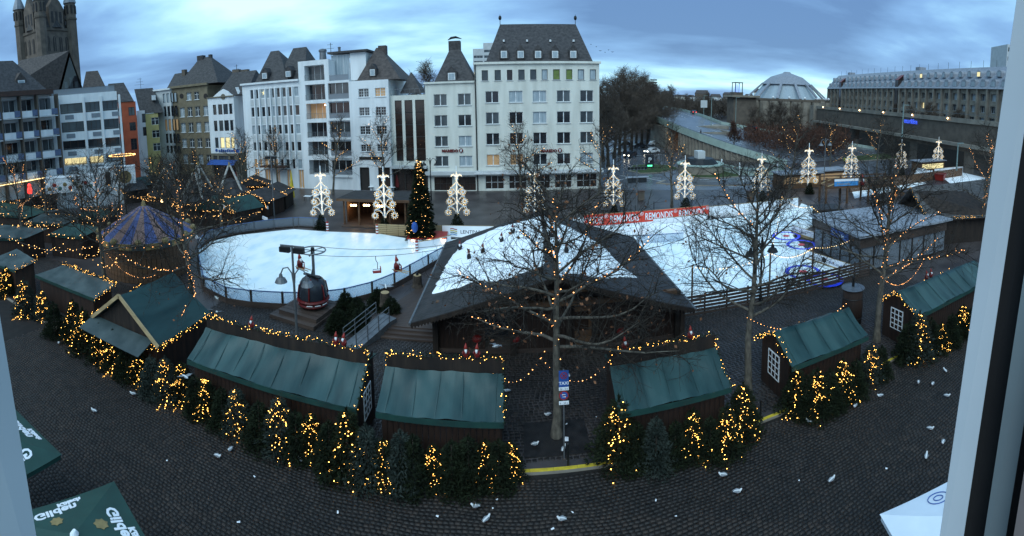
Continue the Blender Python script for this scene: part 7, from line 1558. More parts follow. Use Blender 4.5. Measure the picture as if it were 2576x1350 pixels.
# ------------------------------------------------------------------ tall Christmas tree
p = G(1060, 612); D = math.hypot(p.x, p.y); H = ZD(1052, 400, D); t = thing('christmas_tree', 'tall Christmas tree with yellow lights standing in the white rink passage', 'christmas tree', p)
mf, tips = fir(900, H, 1.75, whorls=34, per=7, blade=0.30, bw=0.04, base=0.09); put('foliage', mf, t); MB().cyl(0, 0, 0, H * 0.9, 0.16, 0.03, 8).build('trunk', 'bark_dark', t)
rs = np.random.RandomState(2); sel = tips[rs.randint(0, len(tips), 210)] * np.array([0.95, 0.95, 1]) + rs.normal(0, 0.06, (210, 3)) + np.array([0, 0, 0.08]); chain = [(0.25 * math.cos(a), 0.25 * math.sin(a), H * 0.75 + a * 0.06) for a in np.arange(0, 36, 0.5)]
bulbs(list(sel) + [c for c in chain if c[2] < H + 0.2], 0.032, 'fairy_lights', 'bulb_far', t)
MB().ball((-0.3, -1.7, 2.2), 0.34, 8, 7, 1.7).build('blue_bauble', 'blue', t)
pt = G(1060, 625); t = thing('planter_box', 'white planter box with lit edge under the tall Christmas tree', 'planter', (pt.x, p.y, 0), 0.1); MB().box(-1.6, 2.4, -1.3, 1.2, 0, 0.85).build('box', 'banner_white', t); MB().box(-1.7, 2.5, -1.4, 1.3, 0.86, 0.93).build('rim', 'red', t)
for lx in (-1.2, 0.6, 2.0): MB().box(lx, lx + 0.3, -1.5, -1.42, 0.72, 0.8).build('uplight', 'lamp_warm', t)
# ------------------------------------------------------------------ traffic signs, bollards, masts
p = Vector((2.0, 18.35, 0)); t = thing('traffic_sign_post', 'grey post with blue taxi board and round no-stopping sign before the central tree', 'traffic sign', p)
MB().cyl(0, 0, -1.8, 3.75, 0.045, None, 8).build('post', 'metal_grey', t)
SW = 0.29; b1 = MB().box(-SW, SW, -0.06, -0.045, 2.72, 3.72).build('taxi_board', 'blue', t)
def disc(x, z, r, mt, y, parent, n=24, name='disc'): return MB().tube([(x, y, z), (x, y - 0.006, z)], r, n).build(name, mt, parent)
disc(0, 3.42, 0.21, 'red', -0.062, b1, name='sign_disc'); disc(0, 3.42, 0.165, 'blue', -0.069, b1, name='sign_field'); 
for a in (0.785, 2.356): MB().bar((-0.16 * math.cos(a), -0.08, 3.42 - 0.16 * math.sin(a)), (0.16 * math.cos(a), -0.08, 3.42 + 0.16 * math.sin(a)), 0.006, 0.045).build('red_bar', 'red', b1)
text('lettering', 'TAXI', 0.26, 'banner_white', b1, upright(0, -0.064, 2.86), 'CENTER', extrude=0.002, bold=0.006)
b2 = MB().box(-SW, SW, -0.06, -0.045, 2.50, 2.70).build('hours_plate', 'banner_white', t); text('lettering', '20 - 5 h', 0.15, 'metal_dark', b2, upright(0, -0.064, 2.54), 'CENTER', extrude=0.002)
b3 = disc(0, 2.18, 0.29, 'red', -0.045, t, name='no_stopping_disc'); disc(0, 2.18, 0.225, 'blue', -0.053, b3, name='sign_field'); MB().bar((-0.16, -0.064, 2.34), (0.16, -0.064, 2.02), 0.006, 0.06).build('red_bar', 'red', b3)
for z, s in ((2.25, -1), (2.11, 1)): MB().prism_y([(-0.1, z - 0.015), (0.1, z - 0.015), (0.1, z + 0.015), (-0.1, z + 0.015)], -0.072, -0.068).build('white_arrow', 'banner_white', b3); MB().prism_y([(s * 0.13, z), (s * 0.06, z + 0.05), (s * 0.06, z - 0.05)] if s < 0 else [(0.06, z - 0.05), (0.13, z), (0.06, z + 0.05)], -0.074, -0.0725).build('arrow_head', 'banner_white', b3)
b4 = MB().box(-SW, SW, -0.06, -0.045, 1.62, 1.84).build('hours_plate', 'banner_white', t); text('lettering', '5 - 20 h', 0.15, 'metal_dark', b4, upright(0, -0.064, 1.66), 'CENTER', extrude=0.002)
t.scale = (0.72,) * 3; t.location.z = 1.3
def bollard(lab, p):
    t = thing('bollard', lab, 'bollard', p, 0, 'black bollards'); MB().cyl(0, 0, 0, 0.95, 0.05, 0.045, 8).build('shaft', 'metal_dark', t); MB().ball((0, 0, 0.97), 0.06, 8, 5).build('cap', 'metal_dark', t)
bollard('thin black bollard on the yellow kerb before the central tree', (2.12, 17.95, 0)); bollard('thin black bollard on the yellow kerb right of the right stall', (11.2, 17.9, 0)); bollard('thin black bollard on the yellow kerb at the last gap', (19.4, 17.85, 0))
bx = sorted([(1505, 540), (1598, 536), (1645, 526), (1470, 545), (1690, 524), (1740, 522), (1560, 536)])
for i, q in enumerate(bx): bollard('black bollard on paving behind the red banner, ' + nth(i) + ' from the left', G(*q))
# planting square round the central trunk
struct('tree_pit', MB().box(0.3, 3.2, 18.5, 20.6, 0.0, 0.035), 'setts_c')
for lab, x, y0, y1 in (('tall floodlight mast beside the road with spotlight row', 1601, 545, 432),):
    p = G(x, y0); D = math.hypot(p.x, p.y); H = ZD(x, y1 - 18, D); t = thing('floodlight_mast', lab, 'floodlight mast', p); MB().tube([(0, 0, 0), (0, 0, H)], [0.16, 0.1], 8).build('pole', 'metal_grey', t); MB().box(-1.3, 1.3, -0.08, 0.08, H - 0.7, H - 0.6).build('crossbar', 'metal_grey', t)
    for k in range(6): MB().tube([(-1.1 + k * 0.44, -0.1, H - 0.35), (-1.1 + k * 0.44, -0.35, H - 0.45)], [0.14, 0.2], 8).build('spotlight', 'metal_dark', t)
    MB().box(-1.5, 1.5, -0.4, 0.3, H - 1.65, H - 1.57).build('canopy', 'lead', t)
    for s in (-0.7, 0.7): MB().box(s - 0.5, s + 0.5, -0.4, 0.0, H - 2.3, H - 1.7).build('floodlight', 'metal_dark', t)
p = G(912, 560); lamp_mast('slim floodlight mast among the market huts, left of first ornament', G(690, 545), 8.5, bells=False); lamp_mast('double bell lamp in front of the narrow cream building', G(1085, 505), 6.5, flood=False, zb=6.4, mt='metal_dark')
lamp_mast('double bell street lamp right of the ramp end', AZ(2075, 78), 9, flood=False, zb=8.8); lamp_mast('bell lamp beside the curling rink', G(1912, 768), 5.2, flood=False, zb=5.0, mt='metal_dark')
for lab, x, D, yt, yb in (('tall green-grey street lamp in the middle of the ramp', 1787, 128, 244, 318), ('tall street lamp with signboard near the ramp top', 1768, 170, 240, 300), ('tall street lamp at far right end of the ramp', 1848, 160, 245, 310), ('tall street lamp in front of the hotel terrace', 2266, 82, 263, 345), ('bare white pole near the statues', 2408, 72, 360, 430)):
    p = AZ(x, D); z1 = ZD(x, yt, D); z0 = max(0, ZD(x, yb, D)); t = thing('street_lamp', lab, 'street lamp', (p.x, p.y, z0)); MB().tube([(0, 0, 0), (0, 0, z1 - z0)], [0.14, 0.08], 8).build('pole', 'metal_green', t); MB().box(-0.1, 1.4, -0.12, 0.12, z1 - z0 - 0.12, z1 - z0).build('lamp_head', 'metal_green', t)
    if 'signboard' in lab: MB().box(-1.3, 1.3, -0.1, -0.03, z1 - z0 - 4.5, z1 - z0 - 1.8).build('signboard', 'grey_wall', t)
# parking sign pillar, bins, curved ramp wall
p = G(1634, 424); t = thing('parking_sign', 'dark parking pillar with white P and green display', 'sign', p); MB().box(-0.9, 0.9, -0.2, 0.2, 0, 2.9).build('pillar', 'car_dark', t); text('lettering', 'P', 1.5, 'banner_white', t, upright(0, -0.21, 1.3), 'CENTER', extrude=0.004, bold=0.02); MB().box(-0.5, 0.5, -0.23, -0.205, 0.45, 0.75).build('display', 'sign_green', t)
for lab, x, y in (('brown litter bin beside the floodlight mast', 1612, 505), ('brown litter bin left of seventh ornament', 1888, 505)):
    p = G(x, y); t = thing('litter_bin', lab, 'litter bin', p); MB().box(-0.45, 0.45, -0.4, 0.4, 0.1, 1.4).build('box', 'brown_conc', t); MB().box(-0.5, 0.5, -0.45, 0.45, 1.4, 1.5).build('lid', 'frame_brown', t)
p = G(1776, 442); t = thing('round_garage_entry', 'round concrete garage entry wall with dark drum roof on traffic island', 'garage entry', (p.x + 0.5, p.y + 4, 0)); MB().tube([(0, 0, 0), (0, 0, 1.7)], 4.6, 20).build('ring_wall', 'concrete', t); MB().tube([(0, 0, 1.7), (0, 0, 1.9)], 4.8, 20).build('coping', 'sage_rail', t); MB().tube([(0, 0, 1.9), (0, 0, 2.9)], [3.6, 2.6], 14).build('drum_roof', 'metal_dark', t); MB().box(-1.0, 0.6, -1, 1, 2.9, 4.4).build('vent_cabin', 'grey_wall', t)
pts = [G(x, y) for x, y in ((1815, 432), (1860, 442), (1910, 446), (1955, 440), (1972, 428), (1965, 418))]; t = thing('curved_ramp_wall', 'curved sage green railing wall sweeping round end of bridge ramp', 'wall', pts[0])
for a, b_ in zip(pts, pts[1:]):
    MB().bar(a - pts[0] + Vector((0, 0, 1.5)), b_ - pts[0] + Vector((0, 0, 1.5)), 0.15, 0.3).build('top_rail', 'sage_rail', t); MB().bar(a - pts[0] + Vector((0, 0, 0.6)), b_ - pts[0] + Vector((0, 0, 0.6)), 0.1, 1.0).build('panel', 'sage_rail', t); MB().bar(a - pts[0], a - pts[0] + Vector((0, 0, 2.6)), 0.2).build('post', 'white_paint', t)
# ------------------------------------------------------------------ cars and trucks
def car(lab, p, rz, paint, lights=None, name='parked_car', cat='car', L=4.3, pickup=False):
    t = thing(name, lab, cat, p, rz); h = L / 2
    prof = [(-h, 0.35), (-h, 0.85), (-h * 0.9, 0.95), (-h * 0.62, 1.38), (-h * 0.2, 1.48), (h * 0.2, 1.42), (h * 0.48, 0.98), (h * 0.92, 0.85), (h, 0.7), (h, 0.35)] if not pickup else [(-h, 0.4), (-h, 1.0), (-h * 0.15, 1.0), (-h * 0.1, 1.6), (h * 0.25, 1.6), (h * 0.5, 1.1), (h * 0.95, 0.95), (h, 0.75), (h, 0.4)]
    MB().prism_y(prof, -0.85, 0.85).build('body', paint, t)
    g_ = [(-h * 0.56, 1.0), (-h * 0.52, 1.32), (-h * 0.2, 1.4), (h * 0.18, 1.36), (h * 0.4, 1.0)] if not pickup else [(-h * 0.06, 1.08), (-h * 0.04, 1.5), (h * 0.22, 1.5), (h * 0.42, 1.12)]
    MB().prism_y(g_, -0.87, -0.853).build('side_window', 'pane', t); MB().prism_y(g_, 0.853, 0.87).build('side_window', 'pane', t)
    for x in (-h * 0.62, h * 0.62):
        for y in (-0.86, 0.70): w = MB().tube([(x, y, 0.32), (x, y + 0.16, 0.32)], 0.32, 12).build('wheel', 'tyre', t); MB().tube([(x, y - 0.01 if y < 0 else y + 0.17, 0.32), (x, y if y < 0 else y + 0.165, 0.32)], 0.17, 10).build('rim', 'metal_grey', w)
    for y in (-0.6, 0.6): MB().box(h - 0.02, h + 0.03, y - 0.16, y + 0.16, 0.62, 0.8).build('headlight', 'headlight' if lights == 'on' else 'frame_white', t); MB().box(-h - 0.03, -h + 0.02, y - 0.15, y + 0.15, 0.7, 0.88).build('tail_light', 'taillight' if lights else 'red', t)
    return t
def cp(x, y, z=0): v = G(x, y, z); return (v.x, v.y, z)
car('dark car with headlights on entering the junction', cp(1586, 396), -2.3, 'car_dark', 'on'); car('white car turning at the junction below the bare trees', cp(1640, 386), -2.7, 'car_white', 'on'); car('white parked car at left of the bare trees', cp(1555, 385), 0.2, 'car_white'); car('dark parked van-like car behind the junction', cp(1610, 372), 0.1, 'car_dark'); car('second dark parked car under bare trees', cp(1575, 368), 0.15, 'car_dark'); car('pale parked car far under the bare trees', cp(1650, 366), 0.1, 'car_white')
pv = Vector(NE[6]).lerp(Vector(FE[6]), 0.75); car('car with red tail lights driving up the ramp', (pv.x, pv.y - 25, 8.3), 1.4, 'car_dark', 'tail'); pv = Vector(NE[3]).lerp(Vector(FE[3]), 0.9); car('dark car with red tail lights behind the rust-leaved tree', (pv.x, pv.y, 5.2), 2.2, 'car_dark', 'tail')
q = AZ(2338, 98); car('white pickup truck parked before the hotel terrace', (q.x, q.y, 0.0), -2.7, 'car_white', name='pickup_truck', cat='truck', L=5.2, pickup=True); q = AZ(2318, 101); car('white estate car behind the pickup truck', (q.x, q.y, 0), -2.7, 'car_white'); q = AZ(2368, 95); t = thing('red_skip', 'red metal skip beside the white pickup truck', 'skip', q, -2.7); MB().add([(-0.9, -0.8, 0.1), (0.9, -0.8, 0.1), (0.9, 0.8, 0.1), (-0.9, 0.8, 0.1), (-1.3, -1, 1.4), (1.3, -1, 1.4), (1.3, 1, 1.4), (-1.3, 1, 1.4)], [(0, 3, 2, 1), (0, 1, 5, 4), (1, 2, 6, 5), (2, 3, 7, 6), (3, 0, 4, 7), (4, 5, 6, 7)]).build('tub', 'red', t); MB().box(-1.4, 1.4, -1.1, 1.1, 1.4, 1.5).build('rim', 'red_dark', t)
# long white fairground trucks on the left
for lab, x0, x1, D, yt, yb in (('long white fairground lorry with round yellow emblem before the balcony building', 232, 338, 68, 424, 465), ('long pale lorry trailer with painted fruit pattern at left market edge', 108, 232, 66, 448, 485)):
    a, b_ = AZ(x0, D), AZ(x1, D); d = b_ - a; L = d.length; t = thing('lorry', lab, 'lorry', a, math.atan2(d.y, d.x)); zt = ZD((x0 + x1) / 2, yt, D); zb = max(0.8, ZD((x0 + x1) / 2, yb, D)); MB().box(0, L, 0, 2.4, zb, zt).build('box_body', 'white_paint', t); MB().box(-0.05, L + 0.05, -0.05, 2.45, zt, zt + 0.12).build('roof', 'frame_white', t)
    for x in (0.15 * L, 0.25 * L, 0.8 * L): MB().tube([(x, -0.05, 0.5), (x, 0.3, 0.5)], 0.5, 12).build('wheel', 'tyre', t)
    if x0 > 200: MB().tube([(L * 0.75, -0.1, zb + 1.0), (L * 0.75, -0.02, zb + 1.0)], 0.95, 16).build('emblem', 'gold', t); MB().box(L * 0.28, L * 0.4, -0.04, -0.004, zb, zt - 0.5).build('door', 'frame_dark', t)
    else:
        for k in range(9): MB().ball((0.6 + k * L / 9.5, -0.02, zb + 0.7 + 0.5 * (k % 2)), 0.3, 8, 5, 1, 0.15).build('fruit_picture', ['gold', 'red', 'bronze'][k % 3], t)
p = AZ(68, 60); t = thing('red_neon_figure', 'glowing red neon figure sign at left of the market', 'neon sign', (p.x, p.y, 0), -0.9); z0 = ZD(68, 488, 60); MB().tube([(0, 0, 0), (0, 0, z0)], 0.06, 6).build('post', 'metal_dark', t); MB().tube([(0, 0, z0), (0, 0, z0 + 0.5), (0, 0, z0 + 0.9), (0, 0, z0 + 1.1), (0, 0, z0 + 1.3)], [0.3, 0.34, 0.2, 0.26, 0.1], 8).build('figure', 'neon_red', t); MB().box(-0.5, -0.3, -0.1, 0.1, z0 + 0.3, z0 + 0.5).build('arm', 'neon_red', t)
p = AZ(308, 60); t = thing('ring_light_mast', 'mast carrying flat ring of warm lights above the left market', 'light ornament', (p.x, p.y, 0)); z0 = ZD(308, 392, 60); MB().cyl(0, 0, 0, z0 + 0.4, 0.08, None, 7).build('pole', 'metal_dark', t); MB().tube([(1.7 * math.cos(a), 1.7 * math.sin(a), z0) for a in np.linspace(0, 6.283, 25)], 0.06, 5).build('ring', 'gold', t); bulbs([(1.7 * math.cos(a), 1.7 * math.sin(a), z0 + 0.08) for a in np.arange(0, 6.28, 0.13)], 0.06, 'bulbs', 'bulb_far', t)
# scatter of garland lights through the left market, strung between huts
rs = np.random.RandomState(33)
spans = [((30, 600), (230, 620)), ((20, 640), (180, 600)), ((130, 520), (290, 545)), ((300, 480), (450, 500)), ((430, 520), (560, 540)), ((560, 560), (690, 500)), ((640, 480), (740, 470)), ((200, 640), (260, 610)), ((60, 560), (200, 540)), ((0, 520), (150, 500)), ((500, 470), (640, 490)), ((250, 660), (300, 640))]
for i, (a, b_) in enumerate(sorted(spans)):
    A, B = G(*a, 3.2), G(*b_, 3.4); c = [p - A for p in catenary(A, B, 0.8, 14)]; t = thing('market_light_chain', 'warm light chain strung over the left market huts, ' + nth(i) + ' from the left', 'light string', A, 0, 'market light chains'); MB().tube(c, 0.02, 4).build('cable', 'metal_dark', t); bulbs([p + Vector(rs.normal(0, 0.12, 3)) for p in resample(c, 0.34)], 0.036, 'bulbs', 'bulb_far', t)
# glowing signboards in the market
for lab, x, y, w in (('cloud-shaped glowing signboard beside the rink corner', 610, 530, 1.6), ('long narrow pale signboard on the dark hut by the rink', 668, 520, 2.0), ('pale signboard low on hut by the rink', 668, 550, 1.4), ('pale hanging signboard behind carousel tree', 500, 600, 1.8)):
    p = G(x, y + 26); D = math.hypot(p.x, p.y); z = ZD(x, y, D); t = thing('signboard', lab, 'sign', (p.x, p.y, 0), -0.6); MB().box(-w / 2, w / 2, -0.05, 0.05, z - 0.2, z + 0.2).build('board', 'sign_glow' if 'glow' in lab else 'banner_white', t)
    for s in (-w / 2 + 0.1, w / 2 - 0.1): MB().box(s - 0.03, s + 0.03, 0.055, 0.11, 0, z + 0.1).build('stake', 'wood_dark', t)
    if 'cloud' in lab: MB().prism_y([(0.55 * math.cos(a), z + 0.15 + 0.5 * max(0, math.sin(a))) for a in np.linspace(0, math.pi, 12)], -0.045, 0.045).build('board_crest', 'banner_white', t)
p = G(560, 520); t = thing('hanging_wheel_sign', 'round wooden guild sign with spokes hanging in the market', 'sign', (p.x, p.y, 0), -0.5); z = ZD(560, 470, math.hypot(p.x, p.y)); MB().tube([(0.75 * math.cos(a), 0, z + 0.75 * math.sin(a)) for a in np.linspace(0, 6.283, 21)], 0.09, 6).build('rim', 'grey_wall', t); [MB().bar((0, 0, z), (0.72 * math.cos(a), 0, z + 0.72 * math.sin(a)), 0.1).build('spoke', 'grey_wall', t) for a in (0.5, 2.6, 4.7)]; MB().cyl(0, 0.1, 0, z + 0.7, 0.08).build('post', 'wood_dark', t)
# closed red and yellow parasols in front of the facades
for lab, x, y0, y1, m_ in (('closed dark red parasol before the white steep-roofed house', 937, 478, 418, 'red_dark'), ('closed red parasol before the white office', 596, 472, 432, 'red_dark'), ('tall closed yellow parasol left of the first ornament', 736, 505, 430, 'line_yellow'), ('closed red parasol before the dark shopfront', 1000, 478, 425, 'red_dark')):
    p = G(x, y0); H = ZD(x, y1, math.hypot(p.x, p.y)); t = thing('closed_parasol', lab, 'parasol', p); MB().cyl(0, 0, 0, H, 0.05, None, 6).build('pole', 'wood_mid', t); MB().tube([(0, 0, 0.5), (0, 0, H * 0.5), (0, 0, H)], [0.42, 0.3, 0.05], 9).build('folded_canopy', m_, t)
# ------------------------------------------------------------------ monument figures
p = AZ(2522, 78); t = thing('monument', 'stone monument plinth with green bronze standing figures at right edge', 'monument', p, -0.9); zb = max(0.5, ZD(2490, 462, 78)); MB().box(-3.2, 6, -2.0, 6, 0, 2.2).build('plinth_base', 'concrete', t); MB().box(-0.5, 5.5, -0.5, 5.5, 2.2, 7.4).build('plinth_block', 'concrete', t); MB().box(-0.8, 5.8, -0.8, 5.8, 7.4, 7.9).build('plinth_cornice', 'concrete', t)
def statue(par, x, y, z, rz):
    b = MB(); c, s = math.cos(rz), math.sin(rz)
    b.tube([(x, y, z), (x, y, z + 0.9), (x + 0.05, y, z + 1.7), (x, y, z + 2.5), (x, y, z + 2.95), (x, y, z + 3.05)], [0.55, 0.5, 0.36, 0.48, 0.3, 0.12], 10); b.ball((x, y, z + 3.3), 0.24, 9, 7, 1.25)
    for sg in (-1, 1): b.tube([(x + sg * 0.42 * c, y + sg * 0.42 * s, z + 2.7), (x + sg * 0.62 * c, y + sg * 0.62 * s - 0.1, z + 2.1), (x + sg * 0.4 * c, y + sg * 0.4 * s - 0.4, z + 1.8)], [0.17, 0.14, 0.1], 7)
    b.build('bronze_figure', 'bronze', par, smooth=True)
statue(t, -1.6, -1.0, 2.2, 0.2); statue(t, 2.5, -1.2, 2.2, 0); statue(t, -1.4, 2.4, 2.2, 1.0)
# ------------------------------------------------------------------ people
def person(lab, p, rz, top='coat', legs='coat'):
    me = bpy.data.meshes.new('body'); J = {'pel': (0, 0, 0.95), 'che': (0, 0.02, 1.35), 'nek': (0, 0.0, 1.5), 'hed': (0, -0.02, 1.66), 'hd2': (0, -0.02, 1.76), 'kl': (0.1, -0.14, 0.52), 'al': (0.1, -0.1, 0.08), 'fl': (0.1, -0.28, 0.05), 'kr': (-0.1, 0.02, 0.5), 'ar': (-0.1, 0.2, 0.1), 'fr': (-0.1, 0.05, 0.04), 'hl': (0.1, 0, 0.9), 'hr': (-0.1, 0, 0.9), 'sl': (0.19, 0.02, 1.4), 'el': (0.25, 0.06, 1.12), 'wl': (0.22, -0.06, 0.9), 'sr': (-0.19, 0.02, 1.4), 'er': (-0.25, 0.0, 1.12), 'wr': (-0.22, -0.14, 0.92)}
    k = list(J); E = [('pel', 'che'), ('che', 'nek'), ('nek', 'hed'), ('hed', 'hd2'), ('pel', 'hl'), ('hl', 'kl'), ('kl', 'al'), ('al', 'fl'), ('pel', 'hr'), ('hr', 'kr'), ('kr', 'ar'), ('ar', 'fr'), ('che', 'sl'), ('sl', 'el'), ('el', 'wl'), ('che', 'sr'), ('sr', 'er'), ('er', 'wr')]
    me.from_pydata([J[q] for q in k], [(k.index(a), k.index(b)) for a, b in E], []); o = bpy.data.objects.new('person_body', me); COL.objects.link(o)
    R = {'pel': 0.16, 'che': 0.18, 'nek': 0.06, 'hed': 0.1, 'hd2': 0.08, 'kl': 0.07, 'al': 0.05, 'fl': 0.04, 'kr': 0.07, 'ar': 0.05, 'fr': 0.04, 'hl': 0.1, 'hr': 0.1, 'sl': 0.08, 'el': 0.06, 'wl': 0.04, 'sr': 0.08, 'er': 0.06, 'wr': 0.04}
    sk = o.modifiers.new('s', 'SKIN'); sb = o.modifiers.new('u', 'SUBSURF'); sb.levels = 1
    for v, q in zip(me.skin_vertices[0].data, k): v.radius = (R[q], R[q])
    me.skin_vertices[0].data[0].use_root = True
    m2 = bpy.data.meshes.new_from_object(o.evaluated_get(bpy.context.evaluated_depsgraph_get())); bpy.data.objects.remove(o); m2.name = 'body'
    m2.materials.clear(); [m2.materials.append(MATS[x]) for x in (legs, top, 'skin')]
    for f in m2.polygons: z = f.center.z; f.material_index = 2 if z > 1.56 else (1 if z > 0.85 else 0)
    t = thing('person', lab, 'person', p, rz); put('body', m2, t); MB().ball((0, 0.01, 1.72), 0.125, 9, 6, 0.85).build('hair', 'coat', t); return t
pv = Vector(NE[3]).lerp(Vector(NE[4]), 0.15); person('pedestrian in dark coat walking along the ramp railing', (pv.x + 1.8, pv.y + 0.8, 5.05), 0.6)
for i, x in enumerate((2124, 2133)): q = AZ(x, 112); person(('left' if i == 0 else 'right') + ' worker in yellow safety vest below the hotel terrace', q, 1.0 + i, 'hivis', 'coat')
# ------------------------------------------------------------------ gulls, litter
def gull():
    t = thing('seagull', 'x', 'seagull', (0, 0, 0), 0, 'seagulls on the cobbles')
    MB().tube([(0, 0.24, 0.19), (0, 0.14, 0.18), (0, 0, 0.17), (0, -0.12, 0.2), (0, -0.17, 0.25), (0, -0.2, 0.29), (0, -0.24, 0.3)], [0.012, 0.06, 0.085, 0.075, 0.05, 0.048, 0.02], 9).build('body', 'gull_white', t, smooth=True)
    for s in (-1, 1): MB().tube([(s * 0.06, -0.1, 0.22), (s * 0.085, 0.05, 0.22), (s * 0.05, 0.26, 0.2)], [0.03, 0.045, 0.01], 6).build('wing', 'gull_grey', t, smooth=True); MB().bar((s * 0.03, 0.0, 0.0), (s * 0.03, 0.0, 0.12), 0.012).build('leg', 'red_dark', t)
    MB().tube([(0, -0.24, 0.295), (0, -0.3, 0.28)], [0.014, 0.003], 5).build('beak', 'red_dark', t); return t
gu = gull(); GZ = -0.08
gp = [(148, 868), (237, 1040), (335, 997), (440, 980), (548, 1155), (580, 1138), (756, 1163), (858, 1203), (1196, 1282), (1224, 1315), (1346, 1125), (1276, 990), (1418, 1136), (1413, 1315), (1855, 1245), (1818, 1203), (2033, 1066), (2067, 1027), (2151, 1028), (2214, 1002), (2310, 968), (2346, 972), (2382, 1002), (2377, 938), (2340, 1085), (2372, 1120), (2330, 1155), (2092, 1215), (1430, 950), (1378, 1050)]
gp.sort(); rg = random.Random(6)
for i, (x, y) in enumerate(gp):
    z = 0.03 if G(x, y).y > KY else GZ; p = G(x, y, z); lab = 'white gull on the ground, ' + nth(i) + ' gull from the left'
    if i == 0: gu.location = p; gu['label'] = lab; gu.rotation_euler = (0, 0, 1.0); gu.scale = (0.75,) * 3
    else: dup(gu, lab, p, rg.uniform(0, 6.28), 0.75)
def flying(lab, p, rz, bank):
    t = thing('flying_gull', lab, 'seagull', p, rz); t.rotation_euler = (bank, 0.3, rz)
    MB().tube([(0, 0.22, 0), (0, 0.1, 0), (0, -0.06, 0), (0, -0.17, 0.01), (0, -0.23, 0.01)], [0.012, 0.05, 0.07, 0.05, 0.015], 8).build('body', 'gull_white', t, smooth=True)
    for s in (-1, 1): MB().add([(s * 0.04, -0.1, 0.01), (s * 0.28, -0.14, 0.1), (s * 0.6, 0.02, 0.06), (s * 0.3, 0.04, 0.09), (s * 0.04, 0.08, 0.01), (s * 0.04, -0.1, -0.005), (s * 0.28, -0.14, 0.085), (s * 0.6, 0.02, 0.055), (s * 0.3, 0.04, 0.075), (s * 0.04, 0.08, -0.005)], [(0, 1, 2, 3, 4), (9, 8, 7, 6, 5), (0, 5, 6, 1), (1, 6, 7, 2), (2, 7, 8, 3), (3, 8, 9, 4)]).build('wing', 'gull_grey', t)
p = G(1248, 872, 3.0); flying('gull in flight before the chalet wall, left of the central trunk', (p.x, p.y, 3.0), 2.2, 0.2); p = G(545, 785, 3.0); flying('gull in flight above the gabled stall corner', (p.x, p.y, 3.0), 0.8, -0.3); p = G(970, 720, 3.0); flying('gull in flight beside the rink barrier and stumps', (p.x, p.y, 3.0), 0.6, 0.5); p = G(465, 948, 1.8); flying('gull flying low over the lit firs at left', (p.x, p.y, 1.8), 1.5, 0.1)
b = MB()
lit = [(1425, 1106), (1428, 1160), (1425, 1068), (600, 1315), (1390, 1332), (1440, 1290), (1250, 1258), (1240, 1280), (2230, 1180), (2010, 1210), (1500, 1050), (1100, 1300), (640, 1200), (420, 1160), (850, 1290), (1700, 1300), (1650, 1260)]
for i, (x, y) in enumerate(sorted(lit)):
    z = 0.035 if G(x, y).y > KY else -0.06; p = G(x, y, z); s = (0.26, 0.18) if (x, y) == (1425, 1106) else (rg.uniform(0.05, 0.13), rg.uniform(0.04, 0.09)); q = MB(); q.add([(-s[0] / 2, -s[1] / 2, 0.012), (s[0] / 2, -s[1] / 2, 0.002), (s[0] / 2, s[1] / 2, 0.02), (-s[0] / 2, s[1] / 2, 0.004), (0, 0, 0.03)], [(0, 1, 4), (1, 2, 4), (2, 3, 4), (3, 0, 4)])
    tag(q.build('litter_paper', 'banner_white', None, p, rg.uniform(0, 3)), 'scrap of white paper on the cobbles, ' + nth(i) + ' scrap from the left', 'litter', 'scraps of paper')
# birds in the sky
for i, (x, y) in enumerate([(1510, 128), (1522, 132), (1500, 118), (1540, 131), (1487, 112), (1530, 126)]):
    p = AZ(x, 150); z = ZD(x, y, 150); t = MB().add([(-0.6, 0, 0.15), (0, -0.15, 0), (0.6, 0, 0.15), (0, 0.2, 0.0), (0, 0, 0.1), (0, 0, -0.1)], [(0, 1, 4), (1, 2, 4), (2, 3, 4), (3, 0, 4), (0, 3, 5), (3, 2, 5), (2, 1, 5), (1, 0, 5)]).build('distant_bird', 'metal_dark', None, (p.x, p.y, z), i); tag(t, 'tiny dark bird in flock right of the big slate roof, ' + nth(sorted([1510, 1522, 1500, 1540, 1487, 1530]).index(x)) + ' from the left', 'bird', 'distant birds')
